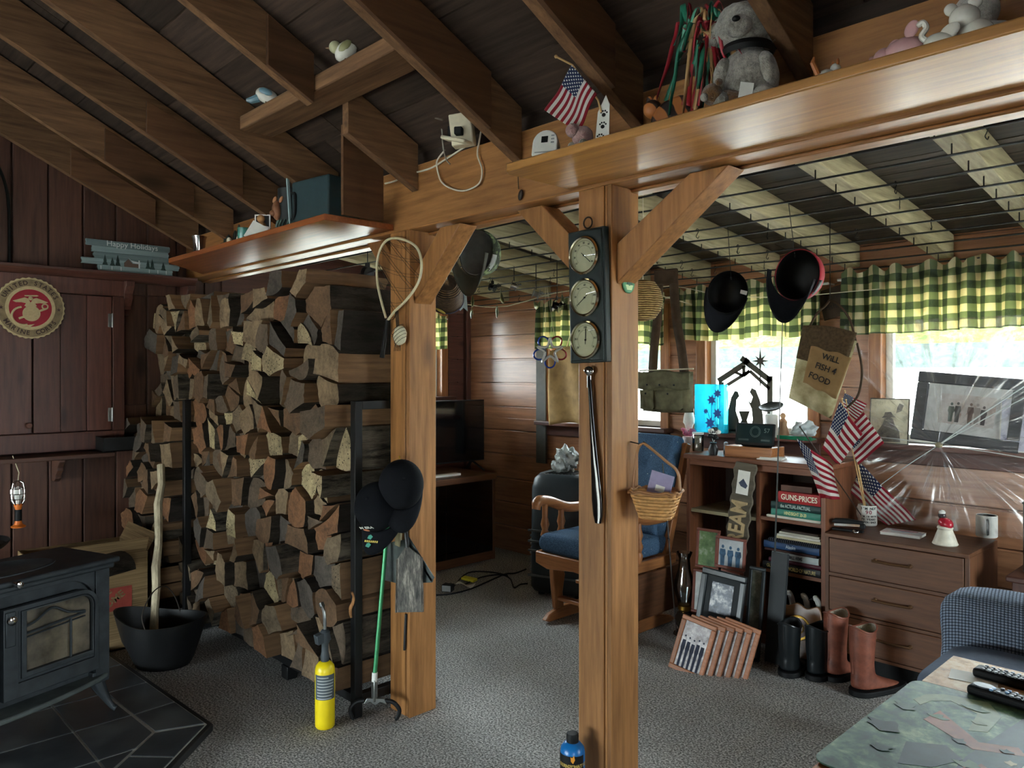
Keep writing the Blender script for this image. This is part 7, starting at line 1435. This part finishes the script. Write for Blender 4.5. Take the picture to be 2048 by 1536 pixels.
for k, (z0, z1) in enumerate(((.472, .638), (.288, .452), (.107, .267))):
    m = MB(); m.box(-w+.023, w-.023, -.004, .014, z0, z1); dr = m.out('drawer', WALNUT['X'], ch, bevel=.003); zc = (z0+z1)/2+.01; m = MB()
    for s in (-1, 1): m.lathe([(.01, 0), (.008, .004), (.006, .022), (0, .024)], 12, frame((s*.078, -.004, zc), (1, 0, 0), (0, 0, 1)))
    m.tube([(-.085, -.025, zc), (0, -.028, zc-.002), (.085, -.025, zc)], .0055, 8); m.out('pull', HND, dr)
ZC = CH+.0008
def onch(px, py): return at(px, py, z=CH)
p = onch(1735, 1050); mg = mug((p.x, p.y, ZC), math.radians(150), 'white birthday mug holding the small flags, on the chest', WHITE, WHITE, WHITE, .105, .046)
fr = math.atan2(-p.y, -p.x)+.12
def wrap(s, z, sz, mt, step):
    for i, c_ in enumerate(s):
        a = fr-PI*0-math.radians(150)+(i-(len(s)-1)/2)*step
        if c_ != ' ': text(c_, sz, mt, mg, frame((.0463*math.cos(a), .0463*math.sin(a), z), (-math.sin(a), math.cos(a), 0), (0, 0, 1)), .0003, .0006, 'letter')
wrap("I'M NOT", .09, .017, INK, .25); wrap('90', .071, .027, plain((140, 40, 56), .5), .36); wrap("I'M 18 WITH", .05, .011, INK, .165); wrap('72 YEARS', .035, .013, INK, .2); wrap('EXPERIENCE', .02, .012, INK, .175)
mc = V(p.x, p.y, ZC)
def fl(lb, ht, hb, ft, fb, y, tip, amp=.008, wv=2.0, rod=None, dy=0):
    t0 = at(*tip, y=y); base = mc+V(random.uniform(-.012, .012), random.uniform(-.012, .012), .02)
    return flag('hand_flag', lb, at(*ht, y=y-.004), at(*hb, y=y-.004+dy), at(*ft, y=y-.006), at(*fb, y=y-.006+dy), [t0, base], amp, wv, rod=rod)
random.seed(50)
fl('small striped flag at the front centre of the mug cluster', (1680, 803), (1644, 897), (1724, 868), (1677, 932), 3.93, (1684, 798), .006)
fl('small striped flag sticking out right of the front centre flag', (1688, 868), (1716, 930), (1726, 824), (1768, 886), 4.0, (1692, 800), .006)
fl('small striped flag showing only its top above the front one', (1690, 786), (1680, 814), (1733, 808), (1714, 842), 4.05, (1690, 782), .004)
fl('small striped flag drooping left, in front of the bookcase', (1594, 876), (1640, 996), (1664, 930), (1677, 1000), 3.55, (1600, 854), .012, 2.5, DARKROD)
fl('small dim striped flag drooping behind the mug against the wall', (1722, 926), (1700, 985), (1832, 1040), (1770, 1052), 4.10, (1716, 920), .012, 2.5, DARKROD)
p = onch(1690, 1064); g = thing('stapler', 'black and chrome stapler on the chest left of the mug', 'stapler', (p.x+.0, p.y+.03, ZC), math.radians(10)); m = MB(); m.prism([(-.07, 0), (.075, 0), (.075, .01), (-.07, .012)], .034, frame((0, .017, 0), (1, 0, 0), (0, 0, 1))); m.out('base', BLACK, g, bevel=.003); m = MB(); m.bar((-.06, 0, .028), (.06, 0, .035), .026, .012); m.out('magazine', CHROME, g); m = MB(); m.prism([(-.072, .036), (.07, .04), (.074, .054), (.0, .062), (-.06, .058), (-.072, .046)], .032, frame((0, .016, 0), (1, 0, 0), (0, 0, 1))); m.tube([(.07, -.014, .03), (.07, .014, .03)], .014, 10); m.out('arm', BLACK, g, bevel=.006)
p = onch(1711, 1068); m = MB(); m.tube([V(.012*math.cos(a), .009*math.sin(a), .012+.004*math.sin(3*a)) for a in [2*PI*i/14 for i in range(14)]], .0035, 7, True); m.ball((0, 0, .006), (.012, .008, .006)); tag(m.out('metal_clip', CHROME, loc=(p.x, p.y, ZC)), 'small shiny metal clip beside the stapler', 'clip')
p = onch(1806, 1070); g = thing('notebook', 'small book with pale pink and blue cover lying on chest', 'book', (p.x, p.y, ZC), math.radians(4)); m = MB(); m.box(-.088, .088, -.055, .055, 0, .012); m.out('pages', PAPER, g); m = MB(); m.box(-.09, .09, -.057, .057, .012, .014); m.out('cover', photo('pastel_cover', [(150, 170, 196), (220, 216, 214), (206, 150, 160)], 9, 4), g)
m = MB(); m.box(-.06, .06, .022, .04, .0141, .0145); m.out('title_band', plain((176, 110, 124), .6, 0, .3, .4, 120), g)
p = onch(1886, 1092); g = thing('bell_ornament', 'white ceramic bell topped by a red bird, on the chest', 'ornament', (p.x, p.y+.03, ZC), math.radians(-30)); m = MB(); m.lathe([(.05, .001), (.054, .006), (.05, .014), (.038, .05), (.03, .07), (.034, .078), (.03, .086), (0, .086)], 28); m.out('bell', plain((212, 206, 188), .3, 0, .5, .12, 40), g); REDC = plain((176, 40, 54), .25, 0, .6); m = MB(); m.ball((.004, 0, .1), (.036, .028, .024), (0, .25, 0)); m.out('bird_body', REDC, g); m = MB(); m.ball((-.018, 0, .132), (.017, .016, .017)); m.out('head', plain((60, 52, 52), .3), g); m = MB(); m.lathe([(.014, .0), (.015, .008), (.01, .014), (0, .017)], 14, Matrix.Translation((-.018, 0, .14))); m.out('white_cap', WHITE, g)
p = onch(1969, 1076); mug((p.x, p.y+.035, ZC), math.radians(-72), 'white mug with black handle at the right end of chest', WHITE, BLACK, BLACK, .105, .046)
# dark cabinet and lantern at the right edge
g = thing('side_cabinet', 'dark red wooden stand at the right edge beyond the chest', 'cabinet', (-.72, 3.93, 0)); m = MB(); m.box(-.19, .25, -.15, .2, .56, .585); m.out('top', CHERRY['X'], g, bevel=.006); m = MB(); m.box(-.17, .23, -.13, .18, .004, .56); m.out('body', CHERRY['Z'], g, bevel=.004); m = MB(); m.box(-.14, .2, -.138, -.13, .06, .5); m.out('door', CHERRY['Z'], g, bevel=.004)
g = thing('green_canister', 'dark green metal canister with red knob on the red stand', 'canister', (-.78, 3.95, .5855)); m = MB(); m.lathe([(0, 0), (.1, 0), (.1, .29), (.105, .295), (.1, .3), (0, .3)], 32); m.out('body', plain((24, 44, 42), .3, 0, .5), g); m = MB(); m.lathe([(.0, .3), (.03, .3), (.034, .32), (.02, .345), (0, .35)], 20); m.out('knob', REDC, g)
# ---------------------------------------------------------------- boots
def boot(name, label, heel, ang, mat, lining, sole, h, group, ls=1.0):
    g = thing(name, label, 'boot', heel, ang, group)          # local +x towards the toe
    secs = []                                                  # (centre x, z, rx, ry, tilt)
    shaft = [(.045, h, .062, .052), (.043, h*.85, .061, .052), (.04, h*.62, .057, .049), (.04, h*.46, .053, .046), (.046, h*.36, .055, .045)]
    m = MB(); rings = []
    for x, z, a, b in shaft: rings.append([m.bm.verts.new(V(x+a*math.cos(t), b*math.sin(t), z+(.012*math.cos(2*t) if z == h else 0)-.35*(.0))) for t in [2*PI*k/28 for k in range(28)]])
    for k, (e, zl) in enumerate(((.22, .86), (.5, .66), (.8, .42), (1, .0))):   # fold into the foot: the front half slides to the toe
        ring = []
        for q in range(28):
            t = 2*PI*q/28; c, s = math.cos(t), math.sin(t); back = V(.046+.058*c, .044*s, 0); L = .235*ls
            fx = .046+L*e*max(0, c)**.8+.058*min(0, c) if c > 0 else back.x; wy = .044*s*(1+.12*e*(c > .2))
            zt = .03+(h*.36-.03)*(1-e)**1.0; zf = zt if c <= 0 else zt*(1-.0)+0
            ring.append(m.bm.verts.new(V(fx, wy, max(.026, zt*(1-.25*max(0, c)*e)))))
        rings.append(ring)
    for A, B in zip(rings, rings[1:]):
        for k in range(28): m.face([A[k], A[(k+1) % 28], B[(k+1) % 28], B[k]])
    m.face(rings[-1]); m.out('upper', mat, g, smooth=60, sub=1)
    m = MB(); a = [V(.045+.059*math.cos(t), .049*math.sin(t), h-.001+.012*math.cos(2*t)) for t in [2*PI*k/28 for k in range(28)]]; A = [m.bm.verts.new(p) for p in a]; B = [m.bm.verts.new(V(.043+.05*math.cos(t), .042*math.sin(t), h*.5)) for t in [2*PI*k/28 for k in range(28)]]
    for k in range(28): m.face([A[k], A[(k+1) % 28], B[(k+1) % 28], B[k]])
    m.face(B); m.out('lining', lining, g)
    m = MB(); so = [(.046+(.235*ls+.012)*max(0, math.cos(t))**.8+.066*min(0, math.cos(t)), (.054+.004*max(0, math.cos(t)))*math.sin(t)) for t in [2*PI*k/36 for k in range(36)]]; m.prism(so, .026, Matrix.Translation((0, 0, .002))); m.out('sole', sole, g, bevel=.004)
    m = MB(); m.tube([V(.045+.062*math.cos(t), .052*math.sin(t), h-.002+.012*math.cos(2*t)) for t in [2*PI*k/28 for k in range(28)]], .004, 6, True); m.tube([(-.016, 0, h*.98), (-.015, 0, h*.7), (-.011, 0, h*.4), (-.013, 0, .1)], .003, 6); m.out('seams', mat, g)
    return g
t = NT('brown_boot_leather'); f = t.noise(t.coords(rnd=False), 16, 5, .65); t.bump(f, .3, .006); BRL = t.base(t.ramp(f, [(.3, C(92, 48, 36)), (.7, C(142, 82, 62))]), .42, 0, .5)
BKL = plain((24, 28, 30), .28, 0, .5, .2, 14); FLC = fur('boot_fleece', (150, 136, 116), (206, 196, 176), 50)
boot('pull_on_boot', 'right brown leather boot with fleece lining, toe to chest', at(1690, 1392, z=0)+V(.03, .035, 0), math.radians(66), BRL, FLC, BLACK, .305, 'brown leather boots')
boot('pull_on_boot', 'left brown leather boot standing behind its mate', at(1648, 1362, z=0)+V(.02, .02, 0), math.radians(78), BRL, FLC, BLACK, .315, 'brown leather boots', .8)
boot('pull_on_boot', 'black rubber boot with pull tag, beside the brown boots', at(1612, 1368, z=0)+V(.0, .06, 0), math.radians(80), BKL, BLACK, BLACK, .25, 'black boots', .75)
boot('pull_on_boot', 'shiny black boot at the left of the pair before shield', at(1560, 1362, z=0)+V(-.0, .06, 0), math.radians(95), BKL, BLACK, BLACK, .25, 'black boots', .75)
# ---------------------------------------------------------------- armchair at the right
t = NT('blue_grey_waffle'); v = t.coords((1, 1, 1), False); mp = t.n('Mapping'); mp.inputs['Scale'].default_value = (1, 1, 1); t.l(v, mp.inputs[0]); sp = t.n('SeparateXYZ'); t.l(mp.outputs[0], sp.inputs[0])
wx = t.math('ABSOLUTE', t.math('SINE', t.math('MULTIPLY', t.math('ADD', sp.outputs[0], t.math('MULTIPLY', sp.outputs[1], .2)), 300))); wz = t.math('ABSOLUTE', t.math('SINE', t.math('MULTIPLY', t.math('ADD', sp.outputs[2], t.math('MULTIPLY', sp.outputs[1], .9)), 300))); hgt = t.math('MULTIPLY', wx, wz)
WAF = t.base(t.ramp(hgt, [(.05, C(44, 50, 60)), (.6, C(132, 144, 162))]), .9, 0, .15); t.bump(hgt, .7, .006)
ac2 = thing('armchair', 'blue-grey armchair with waffle cloth over its arm, right edge', 'armchair', (-.47, 2.74, 0)); SMO = plain((84, 94, 110), .85, 0, .2, .1, 60)
def softbox(x0, x1, y0, y1, z0, z1, r, name, mt, wob=0):
    m = MB(); m.box(x0, x1, y0, y1, z0, z1); bmesh.ops.subdivide_edges(m.bm, edges=m.bm.edges[:], cuts=7, use_grid_fill=True); c = V((x0+x1)/2, (y0+y1)/2, (z0+z1)/2); hx, hy, hz = (x1-x0)/2, (y1-y0)/2, (z1-z0)/2
    for vv in m.bm.verts:
        p = vv.co-c; k = V(max(-hx+r, min(hx-r, p.x)), max(-hy+r, min(hy-r, p.y)), max(-hz+r, min(hz-r, p.z))); dd = p-k
        if dd.length > 1e-6: dd = dd.normalized()*min(r, dd.length if dd.length < r else r)
        q = k+dd; q.z += wob*(math.sin(q.x*26+q.y*14)*.5+.5*math.sin(q.x*9))*(q.z > 0); q.x += wob*.8*math.sin(q.z*30+q.y*20); vv.co = q+c
    return m.out(name, mt, ac2, smooth=80, sub=1)
softbox(-.30, .5, -.34, .34, .10, .40, .04, 'base', SMO); softbox(-.38, .36, -.26, .17, .40, .555, .06, 'seat_cushion', SMO); softbox(-.45, .42, .18, .42, .12, .70, .085, 'arm', WAF, .012); softbox(.3, .56, -.3, .34, .3, 1.0, .1, 'back', SMO)
for x, y in ((-.26, -.3), (-.26, .3), (.46, -.3), (.46, .3)): m = MB(); m.box(x-.025, x+.025, y-.025, y+.025, .002, .1); m.out('leg', BLACK, ac2)
# ---------------------------------------------------------------- table in the corner
TBL = {a: wood('orange_maple_'+a, (140, 78, 34), (198, 124, 62), a, 1.3, .35, .1, .5, .08, .08) for a in 'XYZ'}
tb = thing('wooden_table', 'orange wooden table in the lower right corner', 'table', (0, 1.35, 0)); m = MB(); m.box(-.645, .55, -.75, .85, .69, .72); m.out('tabletop', TBL['X'], tb, bevel=.006)
m = MB(); m.box(-.58, .5, -.68, -.66, .6, .69); m.box(-.58, .5, .76, .78, .6, .69); m.box(-.58, -.56, -.66, .76, .6, .69); m.box(.48, .5, -.66, .76, .6, .69); m.out('apron', TBL['X'], tb)
for x, y in ((-.57, -.67), (-.57, .77), (.49, -.67), (.49, .77)): m = MB(); m.lathe([(.022, .002), (.026, .1), (.034, .4), (.026, .5), (.036, .56), (.036, .69)], 16, Matrix.Translation((x, y, 0))); m.out('leg', TBL['Z'], tb)
t = NT('worn_paper_map'); f = t.noise(t.coords(rnd=False), 16, 6, .7); m = MB(); m.prism([(-.642, 1.96), (-.4, 1.96), (-.36, 2.19), (-.642, 2.19)], .0008, Matrix.Translation((0, 0, .7204))); tag(m.out('paper_mat', t.base(t.ramp(f, [(.35, C(126, 100, 76)), (.5, C(196, 160, 120)), (.65, C(214, 196, 164))]), .6)), 'mottled tan paper mat at the far end of table', 'mat')
pm = thing('placemat', 'glossy landscape picture placemat overhanging the table edge', 'placemat', (-.655, 1.405, .7215)); PWID, PHGT = .62, .545
t = NT('painted_landscape'); v = t.coords(rnd=False); f = t.noise(v, 13, 6, .7, .5); g2 = t.noise(v, 45, 4, .7); f = t.math('ADD', t.math('MULTIPLY', f, .75), t.math('MULTIPLY', g2, .25)); PMT = t.base(t.ramp(f, [(.36, C(18, 34, 30)), (.46, C(44, 74, 56)), (.54, C(88, 116, 88)), (.66, C(160, 178, 136))]), .5, 0, .3)
r = .03; pts_ = arc(PWID-r, PHGT-r, r, 0, 90, 5)+arc(r, PHGT-r, r, 90, 180, 5)+arc(r, r, r, 180, 270, 5)+arc(PWID-r, r, r, 270, 360, 5); m = MB(); m.prism(pts_, .003, Matrix()); m.out('mat', PMT, pm, smooth=0)
def patch(L, col, sc=30, var=.25, nm='painted_shape'): m = MB(); m.prism(L, .0003, Matrix.Translation((0, 0, .0031+.00002*len(pm.children)))); m.out(nm, plain(tuple(int(v_*.82) for v_ in col), .5, 0, .3, var, sc), pm, smooth=0)
patch([(.08, .50), (.16, .52), (.2, .46), (.2, .36), (.17, .34), (.16, .44), (.1, .47), (.07, .44), (.06, .40), (.04, .42), (.05, .47)], (150, 164, 122), nm='painted_arch')
patch([(.24, .53), (.34, .53), (.30, .3), (.26, .12), (.2, .08), (.2, .22)], (62, 84, 84), nm='painted_stream'); patch([(.31, .53), (.37, .53), (.32, .26), (.27, .05), (.24, .02), (.28, .2)], (196, 204, 164), nm='painted_path')
patch([(.38, .52), (.60, .52), (.6, .2), (.42, .18), (.36, .26)], (170, 178, 130), nm='painted_wall'); patch([(.45, .46), (.58, .46), (.58, .32), (.45, .30)], (206, 204, 160), nm='painted_window_frame'); patch([(.465, .445), (.58, .445), (.58, .335), (.465, .32)], (46, 66, 58), nm='painted_window')
patch([(.10, .40), (.2, .30), (.26, .33), (.28, .30), (.2, .26), (.09, .33)], (170, 112, 84), nm='painted_bridge'); patch([(.1, .2), (.16, .24), (.2, .2), (.17, .13), (.12, .1)], (52, 70, 72), nm='painted_pond'); patch([(.34, .14), (.6, .17), (.6, .13), (.32, .09)], (214, 206, 160), nm='painted_bench')
random.seed(60)
for k in range(14): cx, cy, rr_ = random.uniform(.2, .44), random.uniform(.08, .26), random.uniform(.008, .02); patch([(cx+rr_*(1+.3*math.sin(i*2.6))*math.cos(i*PI/5), cy+rr_*(1+.3*math.sin(i*2.6))*math.sin(i*PI/5)) for i in range(10)], random.choice(((176, 130, 112), (206, 196, 160), (70, 104, 74))), nm='painted_blossom')
for k in range(34):
    cx, cy, rr_ = random.uniform(.03, .58), random.uniform(.03, .50), random.uniform(.008, .026); patch([(cx+rr_*(1+.45*math.sin(i*2.6+k))*math.cos(i*PI/5)*1.3, cy+rr_*(1+.45*math.cos(i*1.9+k))*math.sin(i*PI/5)) for i in range(10)], random.choice(((104, 132, 96), (30, 52, 44), (70, 98, 74), (150, 164, 120), (44, 70, 60))), nm='painted_leaves')
def remote(px, py, rz, L, label, accent):
    p = at(px, py, z=.735); g = thing('remote_control', label, 'remote', (p.x, p.y, .7222), rz, 'remote controls on the table'); m = MB(); m.box(0, L, -.022, .022, 0, .022); m.out('case', BLACK, g, bevel=.008, seg=3); random.seed(int(px))
    if accent: m = MB(); m.lathe([(0, .0215), (.018, .0215), (.017, .0245), (0, .025)], 20, Matrix.Translation((.03, 0, 0)) @ Matrix.Diagonal((1.3, .9, 1, 1))); m.out('top_pad', plain((60, 64, 66), .4), g)
    for i in range(10):
        for j in (-1, 0, 1):
            if accent and (i < 2 or (i + j) % 4 == 3): continue
            m = MB(); m.lathe([(.0042, .021), (.0042, .0245), (.003, .025), (0, .025)], 10, Matrix.Translation((.022+.0135*i, j*.0125, 0))); m.out('button', (plain((110, 150, 190), .4) if accent and i < 5 else plain((150, 156, 160), .4)) if i % 3 else plain((90, 92, 96), .4), g)
    if accent: m = MB(); m.box(L*.62, L*.76, -.014, .014, .0215, .0245); m.out('direction_pad', plain((96, 70, 170), .4), g, bevel=.003)
remote(1950, 1338, math.radians(-4), .19, 'long black remote with many round buttons, farther one', False); remote(1940, 1372, math.radians(-7), .19, 'black remote with purple direction pad, nearer one', True)
m = MB(); m.box(-.03, .07, -.035, .035, 0, .0006); tag(m.out('paper_slip', PAPER, loc=at(1928, 1352, z=.722)+V(0, 0, -.0002), rot=(0, 0, .2)), 'white paper slip showing beneath the black remotes', 'paper')

# dark panel and cable at the left end of the cornice
m = MB(); m.box(XL+.01, XL+.13, .55, .838, 2.0465, 2.62); tag(m.out('dark_case', BLACK, bevel=.006), 'tall dark case standing on the left end of the cabinet cornice', 'case')
m = MB(); m.tube(spline([V(XL+.012, .80, 2.72), V(XL+.012, .88, 2.62), V(XL+.012, .935, 2.45), V(XL+.012, .945, 2.2), V(XL+.012, .943, 2.047)], 6), .008, 7); tag(m.out('wall_cable', BLACK), 'dark cable curving down the left wall onto the cornice', 'cable')
